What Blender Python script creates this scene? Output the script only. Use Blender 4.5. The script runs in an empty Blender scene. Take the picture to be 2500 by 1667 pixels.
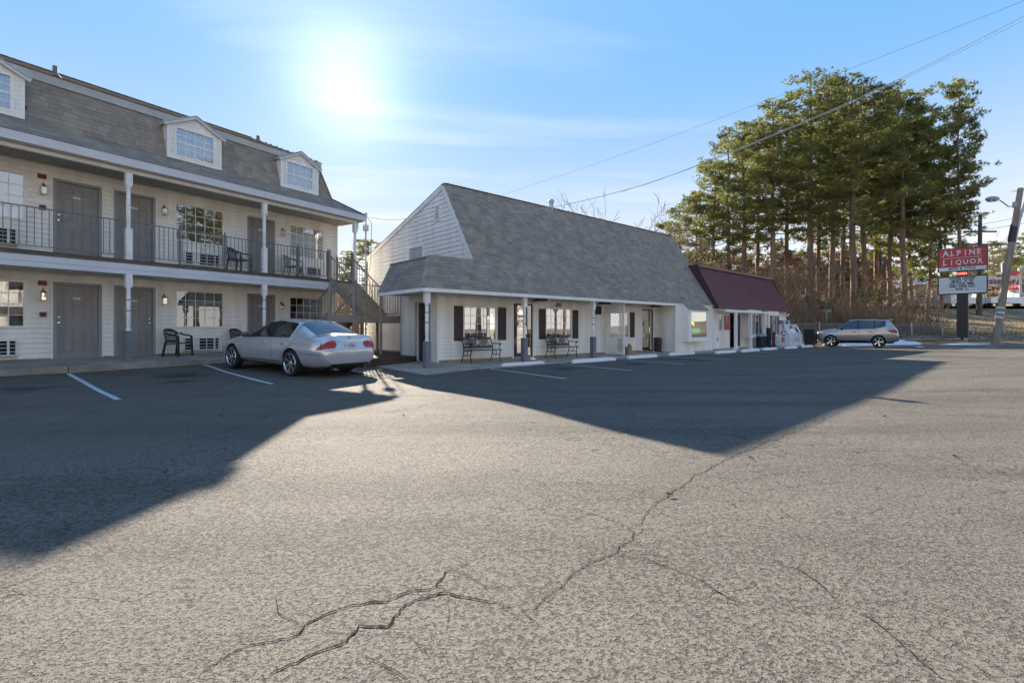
import bpy, bmesh, math, random
import numpy as np
from mathutils import Vector, Matrix, Euler
from mathutils.bvhtree import BVHTree
R = math.radians
PI = math.pi
scene = bpy.context.scene
COL = scene.collection
random.seed(7)
rng = np.random.default_rng(11)

# ------------------------------------------------------------ camera
SUN_EL, SUN_AZ = 25.3, -19.0          # azimuth from +Y, negative towards -X
cam_d = bpy.data.cameras.new('camera')
cam = bpy.data.objects.new('camera', cam_d)
COL.objects.link(cam)
cam.location = (0, 0, 1.22)
cam.rotation_euler = (R(90), 0, 0)
cam_d.sensor_width = 36.0
cam_d.lens = 1185 / 2500 * 36.0
cam_d.shift_y = -(833.5 - 802) / 2500
cam_d.clip_end = 3000
scene.camera = cam

# ------------------------------------------------------------ sky and sun
SKY_STRENGTH = 0.15
SUN_STRENGTH = 2.0
EXPOSURE = 2.85
SKY_RANGE = ((0.265, 0.8), (0.54, 0.8), (0.97, 0.9))
HAZE_COL = (0.98, 0.99, 0.99)
HORIZON_COL = (1.75, 1.62, 1.48)
world = bpy.data.worlds.new('World')
scene.world = world
world.use_nodes = True


def build_world():
    nt = world.node_tree
    for n in list(nt.nodes):
        nt.nodes.remove(n)
    N = nt.nodes.new
    L = nt.links.new
    out = N('ShaderNodeOutputWorld')
    bg = N('ShaderNodeBackground')
    sky = N('ShaderNodeTexSky')
    sky.sky_type = 'NISHITA'
    sky.sun_disc = False
    sky.sun_elevation = R(SUN_EL)
    sky.sun_rotation = R(SUN_AZ)
    sky.air_density = 1.0
    sky.dust_density = 0.6
    sky.ozone_density = 2.2
    sky.altitude = 300
    tc = N('ShaderNodeTexCoord')
    # thin high cirrus: stretched noise on a plane far overhead
    sep = N('ShaderNodeSeparateXYZ')
    L(tc.outputs['Generated'], sep.inputs[0])
    zc = N('ShaderNodeMath'); zc.operation = 'MAXIMUM'; zc.inputs[1].default_value = 0.04
    L(sep.outputs[2], zc.inputs[0])
    dx = N('ShaderNodeMath'); dx.operation = 'DIVIDE'
    dy = N('ShaderNodeMath'); dy.operation = 'DIVIDE'
    L(sep.outputs[0], dx.inputs[0]); L(zc.outputs[0], dx.inputs[1])
    L(sep.outputs[1], dy.inputs[0]); L(zc.outputs[0], dy.inputs[1])
    cmb = N('ShaderNodeCombineXYZ')
    L(dx.outputs[0], cmb.inputs[0]); L(dy.outputs[0], cmb.inputs[1])
    mp = N('ShaderNodeMapping')
    mp.inputs['Rotation'].default_value = (0, 0, R(38))
    mp.inputs['Scale'].default_value = (0.42, 1.5, 1)
    mp.inputs['Location'].default_value = (1.7, 0.35, 0)
    L(cmb.outputs[0], mp.inputs[0])
    no = N('ShaderNodeTexNoise')
    no.inputs['Scale'].default_value = 0.62
    no.inputs['Detail'].default_value = 7
    no.inputs['Roughness'].default_value = 0.52
    no.inputs['Distortion'].default_value = 0.5
    L(mp.outputs[0], no.inputs['Vector'])
    rp = N('ShaderNodeValToRGB')
    rp.color_ramp.elements[0].position = 0.53
    rp.color_ramp.elements[1].position = 0.76
    rp.color_ramp.elements[0].color = (0, 0, 0, 1)
    rp.color_ramp.elements[1].color = (1, 1, 1, 1)
    L(no.outputs[0], rp.inputs[0])
    cm = N('ShaderNodeMath'); cm.operation = 'MULTIPLY'; cm.inputs[1].default_value = 0.65
    L(rp.outputs[0], cm.inputs[0])
    cl = N('ShaderNodeMixRGB')
    cl.inputs[2].default_value = (0.98, 0.99, 1.0, 1)
    L(cm.outputs[0], cl.inputs[0])
    # compress the sky's range channel by channel: M * (1 - exp(-c / q)), so that
    # neither the sun's side burns out nor the far side goes dark
    sp = N('ShaderNodeSeparateColor'); L(sky.outputs[0], sp.inputs[0])
    cb = N('ShaderNodeCombineColor')
    for i, (M_, q_) in enumerate(SKY_RANGE):
        d_ = N('ShaderNodeMath'); d_.operation = 'DIVIDE'; d_.inputs[1].default_value = -q_
        L(sp.outputs[i], d_.inputs[0])
        e_ = N('ShaderNodeMath'); e_.operation = 'EXPONENT'; L(d_.outputs[0], e_.inputs[0])
        f_ = N('ShaderNodeMath'); f_.operation = 'SUBTRACT'; f_.inputs[0].default_value = 1.0; L(e_.outputs[0], f_.inputs[1])
        g_ = N('ShaderNodeMath'); g_.operation = 'MULTIPLY'; g_.inputs[1].default_value = M_; L(f_.outputs[0], g_.inputs[0])
        L(g_.outputs[0], cb.inputs[i])
    # pale haze towards the horizon, all the way round
    hz_ = N('ShaderNodeMapRange'); hz_.interpolation_type = 'SMOOTHERSTEP'
    hz_.inputs[1].default_value = -0.05; hz_.inputs[2].default_value = 0.52; hz_.inputs[3].default_value = 0.95; hz_.inputs[4].default_value = 0.0
    L(sep.outputs[2], hz_.inputs[0])
    hm = N('ShaderNodeMixRGB'); hm.inputs[2].default_value = (*HAZE_COL, 1)
    L(hz_.outputs[0], hm.inputs[0]); L(cb.outputs[0], hm.inputs[1])
    # the air is brightest right at the horizon
    h2 = N('ShaderNodeMapRange'); h2.interpolation_type = 'SMOOTHSTEP'
    h2.inputs[1].default_value = 0.0; h2.inputs[2].default_value = 0.17; h2.inputs[3].default_value = 0.9; h2.inputs[4].default_value = 0.0
    L(sep.outputs[2], h2.inputs[0])
    hm2 = N('ShaderNodeMixRGB'); hm2.inputs[2].default_value = (*HORIZON_COL, 1)
    L(h2.outputs[0], hm2.inputs[0]); L(hm.outputs[0], hm2.inputs[1])
    L(hm2.outputs[0], cl.inputs[1])
    # bright aureole round the sun
    sd = (math.sin(R(SUN_AZ)) * math.cos(R(SUN_EL)), math.cos(R(SUN_AZ)) * math.cos(R(SUN_EL)), math.sin(R(SUN_EL)))
    dt = N('ShaderNodeVectorMath'); dt.operation = 'DOT_PRODUCT'
    dt.inputs[1].default_value = sd
    nrm = N('ShaderNodeVectorMath'); nrm.operation = 'NORMALIZE'
    L(tc.outputs['Generated'], nrm.inputs[0]); L(nrm.outputs[0], dt.inputs[0])
    mx = N('ShaderNodeMath'); mx.operation = 'MAXIMUM'; mx.inputs[1].default_value = 0
    L(dt.outputs['Value'], mx.inputs[0])
    acc = None
    for pw, k in ((300, 0.40), (80, 0.17), (14, 0.075)):
        p = N('ShaderNodeMath'); p.operation = 'POWER'; p.inputs[1].default_value = pw
        L(mx.outputs[0], p.inputs[0])
        m = N('ShaderNodeMath'); m.operation = 'MULTIPLY'; m.inputs[1].default_value = k
        L(p.outputs[0], m.inputs[0])
        if acc is None:
            acc = m
        else:
            a = N('ShaderNodeMath'); a.operation = 'ADD'
            L(acc.outputs[0], a.inputs[0]); L(m.outputs[0], a.inputs[1])
            acc = a
    gl = N('ShaderNodeMixRGB'); gl.blend_type = 'ADD'; gl.inputs[0].default_value = 1
    gc = N('ShaderNodeMixRGB'); gc.blend_type = 'MULTIPLY'; gc.inputs[0].default_value = 1
    gc.inputs[2].default_value = (1.0, 0.99, 0.95, 1)
    L(acc.outputs[0], gc.inputs[1])
    L(cl.outputs[0], gl.inputs[1]); L(gc.outputs[0], gl.inputs[2])
    L(gl.outputs[0], bg.inputs[0])
    bg.inputs[1].default_value = SKY_STRENGTH
    L(bg.outputs[0], out.inputs[0])


build_world()
sun_d = bpy.data.lights.new('sun', 'SUN')
sun = bpy.data.objects.new('sun', sun_d)
COL.objects.link(sun)
sun_d.energy = SUN_STRENGTH
sun_d.angle = R(0.53)
sun_d.color = (1.0, 0.89, 0.74)
sun.rotation_euler = (R(90 - SUN_EL), 0, -R(SUN_AZ) + PI)
sun.location = (-20, 60, 60)
# lamp's -Z must point away from the sun
_d = Vector((-math.sin(R(SUN_AZ)) * math.cos(R(SUN_EL)), -math.cos(R(SUN_AZ)) * math.cos(R(SUN_EL)), -math.sin(R(SUN_EL))))
sun.rotation_euler = _d.to_track_quat('-Z', 'Y').to_euler()
scene.view_settings.view_transform = 'Standard'
scene.view_settings.look = 'None'
scene.view_settings.exposure = EXPOSURE
scene.view_settings.gamma = 1.0
scene.view_settings.use_curve_mapping = False
scene.render.engine = 'CYCLES'
scene.cycles.max_bounces = 10
scene.cycles.diffuse_bounces = 6
scene.cycles.transparent_max_bounces = 24
scene.cycles.use_denoising = True
scene.cycles.denoising_prefilter = 'ACCURATE'
scene.cycles.sample_clamp_indirect = 6.0

# ------------------------------------------------------------ materials
MATS = {}


def mat(name, col, rough=0.6, metal=0.0, var=0.12, scale=3.0, bump=0.0, bscale=40.0, spec=0.5, rnd=0.0, coat=0.0,
        col2=None, streak=False, transl=0.0, emit=None, thr=(0.35, 0.7)):
    if name in MATS:
        return MATS[name]
    m = bpy.data.materials.new(name)
    m.use_nodes = True
    nt = m.node_tree
    N = nt.nodes.new
    L = nt.links.new
    b = nt.nodes['Principled BSDF']
    b.inputs['Roughness'].default_value = rough
    b.inputs['Metallic'].default_value = metal
    b.inputs['Specular IOR Level'].default_value = spec
    b.inputs['Coat Weight'].default_value = coat
    b.inputs['Coat Roughness'].default_value = 0.04
    geo = N('ShaderNodeNewGeometry')
    vec = geo.outputs['Position']
    if streak:
        mpn = N('ShaderNodeMapping'); mpn.inputs['Scale'].default_value = (1, 1, 0.12)
        L(vec, mpn.inputs[0]); vec = mpn.outputs[0]
    no = N('ShaderNodeTexNoise')
    no.inputs['Scale'].default_value = scale
    no.inputs['Detail'].default_value = 6
    no.inputs['Roughness'].default_value = 0.6
    L(vec, no.inputs['Vector'])
    rp = N('ShaderNodeMapRange')
    rp.inputs[1].default_value = thr[0]; rp.inputs[2].default_value = thr[1]
    L(no.outputs[0], rp.inputs[0])
    mx = N('ShaderNodeMixRGB')
    c1 = tuple(c * (1 - var) for c in col)
    c2 = tuple(min(1, c * (1 + var)) for c in col) if col2 is None else col2
    mx.inputs[1].default_value = (*c1, 1)
    mx.inputs[2].default_value = (*c2, 1)
    L(rp.outputs[0], mx.inputs[0])
    last = mx.outputs[0]
    if rnd > 0:
        oi = N('ShaderNodeObjectInfo')
        ad = N('ShaderNodeMath'); ad.operation = 'ADD'
        L(oi.outputs['Random'], ad.inputs[0]); L(geo.outputs['Random Per Island'], ad.inputs[1])
        fr = N('ShaderNodeMath'); fr.operation = 'FRACT'
        L(ad.outputs[0], fr.inputs[0])
        mr = N('ShaderNodeMapRange')
        mr.inputs[3].default_value = 1 - rnd; mr.inputs[4].default_value = 1 + rnd
        L(fr.outputs[0], mr.inputs[0])
        vm = N('ShaderNodeVectorMath'); vm.operation = 'SCALE'
        L(last, vm.inputs[0]); L(mr.outputs[0], vm.inputs['Scale'])
        last = vm.outputs[0]
    L(last, b.inputs['Base Color'])
    if bump > 0:
        nb = N('ShaderNodeTexNoise'); nb.inputs['Scale'].default_value = bscale; nb.inputs['Detail'].default_value = 4
        L(geo.outputs['Position'], nb.inputs['Vector'])
        bp = N('ShaderNodeBump'); bp.inputs['Strength'].default_value = 1.0; bp.inputs['Distance'].default_value = bump
        L(nb.outputs[0], bp.inputs['Height']); L(bp.outputs[0], b.inputs['Normal'])
    if emit:
        b.inputs['Emission Color'].default_value = (*emit[0], 1)
        b.inputs['Emission Strength'].default_value = emit[1]
    if transl > 0:
        tr = N('ShaderNodeBsdfTranslucent')
        L(last, tr.inputs[0])
        ms = N('ShaderNodeMixShader'); ms.inputs[0].default_value = transl
        out = nt.nodes['Material Output']
        L(b.outputs[0], ms.inputs[1]); L(tr.outputs[0], ms.inputs[2]); L(ms.outputs[0], out.inputs[0])
    MATS[name] = m
    return m


def glass_mat(name, tint=(0.85, 0.88, 0.88), refl=0.10, dark=None, rough=0.01):
    m = bpy.data.materials.new(name)
    m.use_nodes = True
    nt = m.node_tree
    for n in list(nt.nodes):
        if n.type == 'BSDF_PRINCIPLED':
            nt.nodes.remove(n)
    N = nt.nodes.new; L = nt.links.new
    out = nt.nodes['Material Output']
    gl = N('ShaderNodeBsdfGlossy'); gl.inputs['Roughness'].default_value = rough
    gl.inputs[0].default_value = (0.95, 0.97, 1, 1)
    if dark is None:
        tr = N('ShaderNodeBsdfTransparent'); tr.inputs[0].default_value = (*tint, 1)
    else:
        tr = N('ShaderNodeBsdfDiffuse'); tr.inputs[0].default_value = (*dark, 1)
    fr = N('ShaderNodeFresnel'); fr.inputs[0].default_value = 1.5
    ad = N('ShaderNodeMath'); ad.operation = 'ADD'; ad.use_clamp = True; ad.inputs[1].default_value = refl
    no = N('ShaderNodeTexNoise'); no.inputs['Scale'].default_value = 1.3
    bp = N('ShaderNodeBump'); bp.inputs['Distance'].default_value = 0.0012; bp.inputs['Strength'].default_value = 0.5
    geo = N('ShaderNodeNewGeometry'); L(geo.outputs['Position'], no.inputs['Vector'])
    L(no.outputs[0], bp.inputs['Height']); L(bp.outputs[0], gl.inputs['Normal'])
    ms = N('ShaderNodeMixShader')
    L(fr.outputs[0], ad.inputs[0]); L(ad.outputs[0], ms.inputs[0])
    L(tr.outputs[0], ms.inputs[1]); L(gl.outputs[0], ms.inputs[2]); L(ms.outputs[0], out.inputs[0])
    MATS[name] = m
    return m


WHITE = mat('white_vinyl', (0.85, 0.80, 0.72), 0.45, var=0.13, scale=2.2, streak=True)
TRIM = mat('white_trim', (0.85, 0.81, 0.75), 0.45, var=0.06)
TRIMW = mat('white_painted_wood', (0.84, 0.81, 0.76), 0.6, var=0.10, scale=6, bump=0.002, bscale=60)
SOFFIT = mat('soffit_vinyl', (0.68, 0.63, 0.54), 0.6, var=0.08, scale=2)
GREY_DOOR = mat('grey_door_paint', (0.25, 0.235, 0.22), 0.4, var=0.08)
GREY_FRAME = mat('grey_frame_paint', (0.27, 0.275, 0.28), 0.5, var=0.06)
RAIL = mat('grey_rail_paint', (0.17, 0.17, 0.18), 0.45, var=0.1, scale=8)
STAIRM = mat('taupe_steel_paint', (0.27, 0.225, 0.19), 0.55, var=0.15, scale=4)
POSTGREY = mat('grey_post_wrap', (0.17, 0.175, 0.195), 0.6, var=0.1)
CONC = mat('concrete', (0.38, 0.32, 0.26), 0.85, var=0.2, scale=1.6, bump=0.004, bscale=45)
CONCDARK = mat('stained_concrete', (0.31, 0.26, 0.205), 0.9, var=0.3, scale=1.2, bump=0.004, bscale=40)
STOPM = mat('painted_concrete', (0.72, 0.71, 0.69), 0.75, var=0.16, scale=7, bump=0.008, bscale=28, col2=(0.8, 0.79, 0.77), thr=(0.2, 0.4))
SHING = mat('asphalt_shingle', (0.285, 0.235, 0.18), 0.85, var=0.16, scale=2.2, rnd=0.15, bump=0.003, bscale=180, col2=(0.34, 0.275, 0.215))
SHINGB = mat('roof_underlay', (0.06, 0.06, 0.06), 0.9)
MAROON = mat('maroon_metal', (0.165, 0.045, 0.042), 0.42, metal=0.0, var=0.1, scale=1.0, spec=0.6)
MAROOND = mat('maroon_metal_edge', (0.06, 0.022, 0.026), 0.5, var=0.1)
BROWN = mat('brown_shutter', (0.062, 0.036, 0.034), 0.6, var=0.15)
MAUVE = mat('faded_maroon_shutter', (0.16, 0.085, 0.08), 0.6, var=0.15)
DARK = mat('dark_interior', (0.02, 0.018, 0.016), 0.8, var=0.3)
BANDM = mat('roof_band_grey', (0.42, 0.41, 0.39), 0.6, var=0.1)
GUTTER = mat('eave_gutter', (0.62, 0.60, 0.60), 0.4, var=0.05)
FASC = mat('deck_fascia_paint', (0.66, 0.64, 0.64), 0.6, var=0.07, scale=2, streak=True)
DECKEDGE = mat('weathered_deck_edge', (0.13, 0.09, 0.06), 0.9, var=0.4, scale=7)
BRASS = mat('aged_brass', (0.42, 0.28, 0.10), 0.3, metal=0.9, var=0.35, scale=30)
CHROME = mat('chrome', (0.75, 0.75, 0.77), 0.12, metal=1.0, var=0.03)
STEEL = mat('galvanised_steel', (0.45, 0.46, 0.47), 0.45, metal=0.7, var=0.15, scale=12)
REDBOX = mat('alarm_red', (0.22, 0.03, 0.025), 0.45, var=0.2)
ACW = mat('ac_white', (0.74, 0.73, 0.68), 0.5, var=0.08)
BLACK = mat('black_paint', (0.012, 0.012, 0.013), 0.4, var=0.2)
PLASTB = mat('dark_green_brown_plastic', (0.030, 0.029, 0.026), 0.35, var=0.15)
PLASTT = mat('tan_plastic', (0.30, 0.25, 0.19), 0.5, var=0.15, scale=8)
IRON = mat('cast_iron', (0.035, 0.03, 0.026), 0.45, var=0.3, scale=20)
BENCHM = mat('plum_bench_paint', (0.075, 0.042, 0.05), 0.45, var=0.15, scale=10)
CRACKM = None
CURT = mat('curtain_cloth', (0.52, 0.50, 0.44), 0.9, var=0.1, scale=3)
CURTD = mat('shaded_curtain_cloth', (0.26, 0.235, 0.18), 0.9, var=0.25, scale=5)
REDLET = mat('red_lettering', (0.33, 0.02, 0.02), 0.5, var=0.05)
PINKLET = mat('rose_lettering', (0.55, 0.16, 0.17), 0.5, var=0.05)
WHITELET = mat('white_lettering', (0.8, 0.8, 0.8), 0.5, var=0.05)
BLACKLET = mat('black_lettering', (0.02, 0.02, 0.022), 0.5, var=0.05)
LINE = mat('parking_line_paint', (0.62, 0.61, 0.58), 0.8, var=0.1, scale=30, col2=(0.30, 0.29, 0.27), thr=(0.50, 0.60))
GLASS = glass_mat('window_glass', refl=0.16)
GLASSR = glass_mat('reflective_window_glass', tint=(0.75, 0.77, 0.77), refl=0.34)
CARGLASS = glass_mat('car_glass', dark=(0.014, 0.015, 0.015), refl=0.07)
TIMBER = mat('old_timber', (0.17, 0.12, 0.08), 0.9, var=0.3, scale=5, bump=0.006, bscale=30)
POLEW = mat('utility_pole_wood', (0.27, 0.22, 0.165), 0.9, var=0.25, scale=4, streak=True, bump=0.01, bscale=25)
BARK = mat('pine_bark', (0.25, 0.165, 0.115), 0.95, var=0.4, scale=5, streak=True, bump=0.03, bscale=9, rnd=0.15)
TWIG = mat('bare_twig', (0.30, 0.205, 0.13), 0.9, var=0.3, scale=2, rnd=0.15)
NEEDLE = mat('pine_needles', (0.17, 0.20, 0.045), 0.5, var=0.45, scale=0.45, rnd=0.5, transl=0.5, col2=(0.36, 0.36, 0.09))
LEAFB = mat('dead_leaf', (0.21, 0.12, 0.055), 0.85, var=0.4, scale=4, rnd=0.35, transl=0.3)
DRYG = mat('dry_grass_stem', (0.30, 0.225, 0.12), 0.9, var=0.3, scale=2, rnd=0.35, transl=0.2)
SNOWM = mat('old_snow', (0.82, 0.83, 0.85), 0.7, var=0.1, scale=3, bump=0.02, bscale=9, col2=(0.55, 0.50, 0.43), thr=(0.6, 0.75))

# ------------------------------------------------------------ mesh helpers


class MB:
    def __init__(s):
        s.v = []; s.f = []; s.m = []

    def add(s, vs, fs, m=0):
        o = len(s.v)
        s.v.extend([tuple(v) for v in vs])
        s.f.extend([tuple(i + o for i in f) for f in fs])
        s.m.extend([m] * len(fs))
        return s

    def box(s, x0, x1, y0, y1, z0, z1, m=0):
        vs = [(x, y, z) for z in (z0, z1) for y in (y0, y1) for x in (x0, x1)]
        return s.add(vs, [(0, 2, 3, 1), (4, 5, 7, 6), (0, 1, 5, 4), (2, 6, 7, 3), (0, 4, 6, 2), (1, 3, 7, 5)], m)

    def obox(s, M, sx, sy, sz, m=0):
        vs = [M @ Vector((x * sx / 2, y * sy / 2, z * sz / 2)) for z in (-1, 1) for y in (-1, 1) for x in (-1, 1)]
        return s.add(vs, [(0, 2, 3, 1), (4, 5, 7, 6), (0, 1, 5, 4), (2, 6, 7, 3), (0, 4, 6, 2), (1, 3, 7, 5)], m)

    def bar(s, a, b, w, h=None, m=0, up=(0, 0, 1)):
        a = Vector(a); b = Vector(b); h = h or w
        d = (b - a)
        ln = d.length
        if ln < 1e-6:
            return s
        d.normalize()
        u = Vector(up)
        if abs(d.dot(u)) > 0.98:
            u = Vector((0, 1, 0))
        sd = d.cross(u).normalized()
        u = sd.cross(d)
        M = Matrix((sd, d, u)).transposed().to_4x4()
        M.translation = (a + b) / 2
        return s.obox(M, w, ln, h, m)

    def tube(s, pts, r, n=6, m=0, caps=True):
        pts = [Vector(p) for p in pts]
        k = len(pts)
        rs = r if isinstance(r, (list, tuple)) else [r] * k
        base = len(s.v)
        ref = None
        for i, p in enumerate(pts):
            t = (pts[min(i + 1, k - 1)] - pts[max(i - 1, 0)])
            if t.length < 1e-9:
                t = Vector((0, 0, 1))
            t.normalize()
            if ref is None:
                ref = Vector((0, 0, 1)) if abs(t.z) < 0.9 else Vector((1, 0, 0))
            a = t.cross(ref)
            if a.length < 1e-4:
                a = t.orthogonal()
            a.normalize()
            b = a.cross(t)
            ref = b
            for j in range(n):
                an = 2 * PI * j / n
                s.v.append(tuple(p + (a * math.cos(an) + b * math.sin(an)) * rs[i]))
        for i in range(k - 1):
            for j in range(n):
                q = base + i * n
                s.f.append((q + j, q + (j + 1) % n, q + n + (j + 1) % n, q + n + j)); s.m.append(m)
        if caps:
            s.f.append(tuple(base + j for j in range(n - 1, -1, -1))); s.m.append(m)
            s.f.append(tuple(base + (k - 1) * n + j for j in range(n))); s.m.append(m)
        return s

    def lathe(s, prof, n=12, m=0, M=None, closed=False):
        base = len(s.v)
        M = M or Matrix()
        for (r, z) in prof:
            for j in range(n):
                a = 2 * PI * j / n
                s.v.append(tuple(M @ Vector((r * math.cos(a), r * math.sin(a), z))))
        k = len(prof)
        for i in range(k if closed else k - 1):
            for j in range(n):
                q = base + i * n; q2 = base + ((i + 1) % k) * n
                s.f.append((q + j, q + (j + 1) % n, q2 + (j + 1) % n, q2 + j)); s.m.append(m)
        if not closed:
            s.f.append(tuple(base + j for j in range(n - 1, -1, -1))); s.m.append(m)
            s.f.append(tuple(base + (k - 1) * n + j for j in range(n))); s.m.append(m)
        return s

    def prism(s, poly, a0, a1, axis='x', m=0):
        n = len(poly)

        def P(p, a):
            return (a, p[0], p[1]) if axis == 'x' else ((p[0], a, p[1]) if axis == 'y' else (p[0], p[1], a))
        vs = [P(p, a0) for p in poly] + [P(p, a1) for p in poly]
        fs = [tuple(range(n - 1, -1, -1)), tuple(range(n, 2 * n))]
        fs += [(i, (i + 1) % n, n + (i + 1) % n, n + i) for i in range(n)]
        return s.add(vs, fs, m)

    def mesh(s, name, mats, smooth=None):
        me = bpy.data.meshes.new(name)
        me.from_pydata(s.v, [], s.f)
        if not isinstance(mats, (list, tuple)):
            mats = [mats]
        for m in mats:
            me.materials.append(m)
        if len(mats) > 1:
            me.polygons.foreach_set('material_index', s.m)
        bm = bmesh.new(); bm.from_mesh(me)
        bmesh.ops.recalc_face_normals(bm, faces=bm.faces)
        bm.to_mesh(me); bm.free()
        if smooth:
            me.polygons.foreach_set('use_smooth', [True] * len(me.polygons))
            me.set_sharp_from_angle(angle=R(smooth))
        me.update()
        return me

    def obj(s, name, mats, parent=None, smooth=None, kind=None):
        o = bpy.data.objects.new(name, s.mesh(name, mats, smooth))
        COL.objects.link(o)
        if parent:
            o.parent = parent
        if kind:
            o['kind'] = kind
        return o


def link(name, me, parent=None, loc=(0, 0, 0), rot=(0, 0, 0), scale=(1, 1, 1)):
    o = bpy.data.objects.new(name, me)
    COL.objects.link(o)
    if parent:
        o.parent = parent
    o.location = loc; o.rotation_euler = rot; o.scale = scale
    return o


def thing(name, label, cat, loc=(0, 0, 0), rz=0.0, group=None):
    o = bpy.data.objects.new(name, None)
    COL.objects.link(o)
    o.empty_display_size = 0.2
    o.location = loc; o.rotation_euler = (0, 0, rz)
    o['label'] = label; o['category'] = cat
    if group:
        o['group'] = group
    return o


def tag(o, label, cat, group=None):
    o['label'] = label; o['category'] = cat
    if group:
        o['group'] = group
    return o


def struct(o):
    o['kind'] = 'structure'
    return o


def dup(root, loc, rz=None, label=None, group=None, scale=None):
    r = root.copy(); COL.objects.link(r); r.location = loc
    if rz is not None:
        r.rotation_euler = (0, 0, rz)
    if scale is not None:
        r.scale = scale
    if label:
        r['label'] = label
    if group:
        r['group'] = group

    def rec(src, dst):
        for ch in list(src.children):
            c = ch.copy(); COL.objects.link(c); c.parent = dst
            rec(ch, c)
    rec(root, r)
    return r


class Frame:
    """local x along the facade (s), local -y outwards (w)"""
    def __init__(s, px, py, th):
        s.p = Vector((px, py, 0)); t = R(th)
        s.d = Vector((math.sin(t), math.cos(t), 0)); s.n = Vector((math.cos(t), -math.sin(t), 0))
        s.rz = R(90 - th)

    def W(s, a, w, z=0.0):
        v = s.p + s.d * a + s.n * w
        return Vector((v.x, v.y, z))


FM = Frame(-12.485, 13.3, 33.2)       # motel
FO = Frame(0.0458, 18.1, 49.0)        # office
FS = Frame(10.687, 25.826, 47.3)      # liquor store


def text(name, s, size, m, parent=None, loc=(0, 0, 0), rot=(R(90), 0, 0), ext=0.003, sx=1.0, off=0.0, align='CENTER'):
    cu = bpy.data.curves.new('t', 'FONT')
    cu.body = s; cu.size = size; cu.extrude = ext; cu.align_x = align; cu.align_y = 'CENTER'
    cu.offset = off; cu.resolution_u = 3
    o = bpy.data.objects.new('t', cu); COL.objects.link(o)
    me = bpy.data.meshes.new_from_object(o)
    bpy.data.objects.remove(o); bpy.data.curves.remove(cu)
    me.materials.clear(); me.materials.append(m)
    return link(name, me, parent, loc, rot, (sx, 1, 1))


# ------------------------------------------------------------ ground heights
_cp = [(0, 0, 0), (-6, 0, 0), (8, 0, .04), (2, 4.4, 0), (-4, 5, 0), (14, 15.2, .2), (22, 8, .3), (8, 12, .06), (0, 10, 0),
       (-5.6, 12.2, .01), (-8, 6, .0), (-13, 4, .0), (26, 20, .22), (16, 22, .06)]
for a, w, z in ((-4, 1.85, .10), (0, 1.85, .10), (4, 1.85, .14), (8, 1.9, .16), (12, 1.9, .16)):
    q = FM.W(a, w); _cp.append((q.x, q.y, z))
for a, w, z in ((-5, 2.7, .0), (-1, 2.3, .0), (3, 2.3, .02), (8, 2.3, .02), (12, 2.6, .02), (17, 2.6, .02), (22, 3, .02)):
    q = FO.W(a, w); _cp.append((q.x, q.y, z))
_cp += [(22, 31.5, .0), (33, 33, .15), (45, 30, .4), (0, -20, 0), (20, -15, .3), (-20, -10, 0), (60, 10, .8), (-30, 20, .1), (0, 40, .1), (20, 42, .1)]
_C = np.array(_cp, float)


def _phi(r):
    return np.sqrt(r * r + 9.0)


_A = _phi(np.linalg.norm(_C[:, None, :2] - _C[None, :, :2], axis=2)) + np.eye(len(_C)) * -0.02
_Wt = np.linalg.solve(np.block([[_A, np.c_[np.ones(len(_C)), _C[:, :2]]], [np.r_[[np.ones(len(_C))], _C[:, :2].T], np.zeros((3, 3))]]),
                      np.r_[_C[:, 2], 0, 0, 0])


def gz_np(X, Y):
    X = np.asarray(X, float); Y = np.asarray(Y, float)
    z = _Wt[-3] + _Wt[-2] * X + _Wt[-1] * Y
    for i in range(len(_C)):
        z = z + _Wt[i] * _phi(np.hypot(X - _C[i, 0], Y - _C[i, 1]))
    far = np.clip((np.hypot(X, Y) - 45) / 25, 0, 1)
    return np.clip(z, -0.3, 0.9) * (1 - far) + 0.1 * far


def gz(x, y):
    return float(gz_np(x, y))


def hill_np(X, Y):
    """natural ground beyond the lot: low bank then a slope up to the highway"""
    t = Y - 37.5
    z = np.interp(t, [-60, -4, 0, 0.6, 6, 16, 24, 34, 60, 150, 400], [0, 0, 0.25, 0.5, 0.8, 2.0, 3.6, 4.3, 4.6, 6, 9])
    fx = np.clip((X + 30) / 45, 0.25, 1)
    return z * fx
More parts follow.
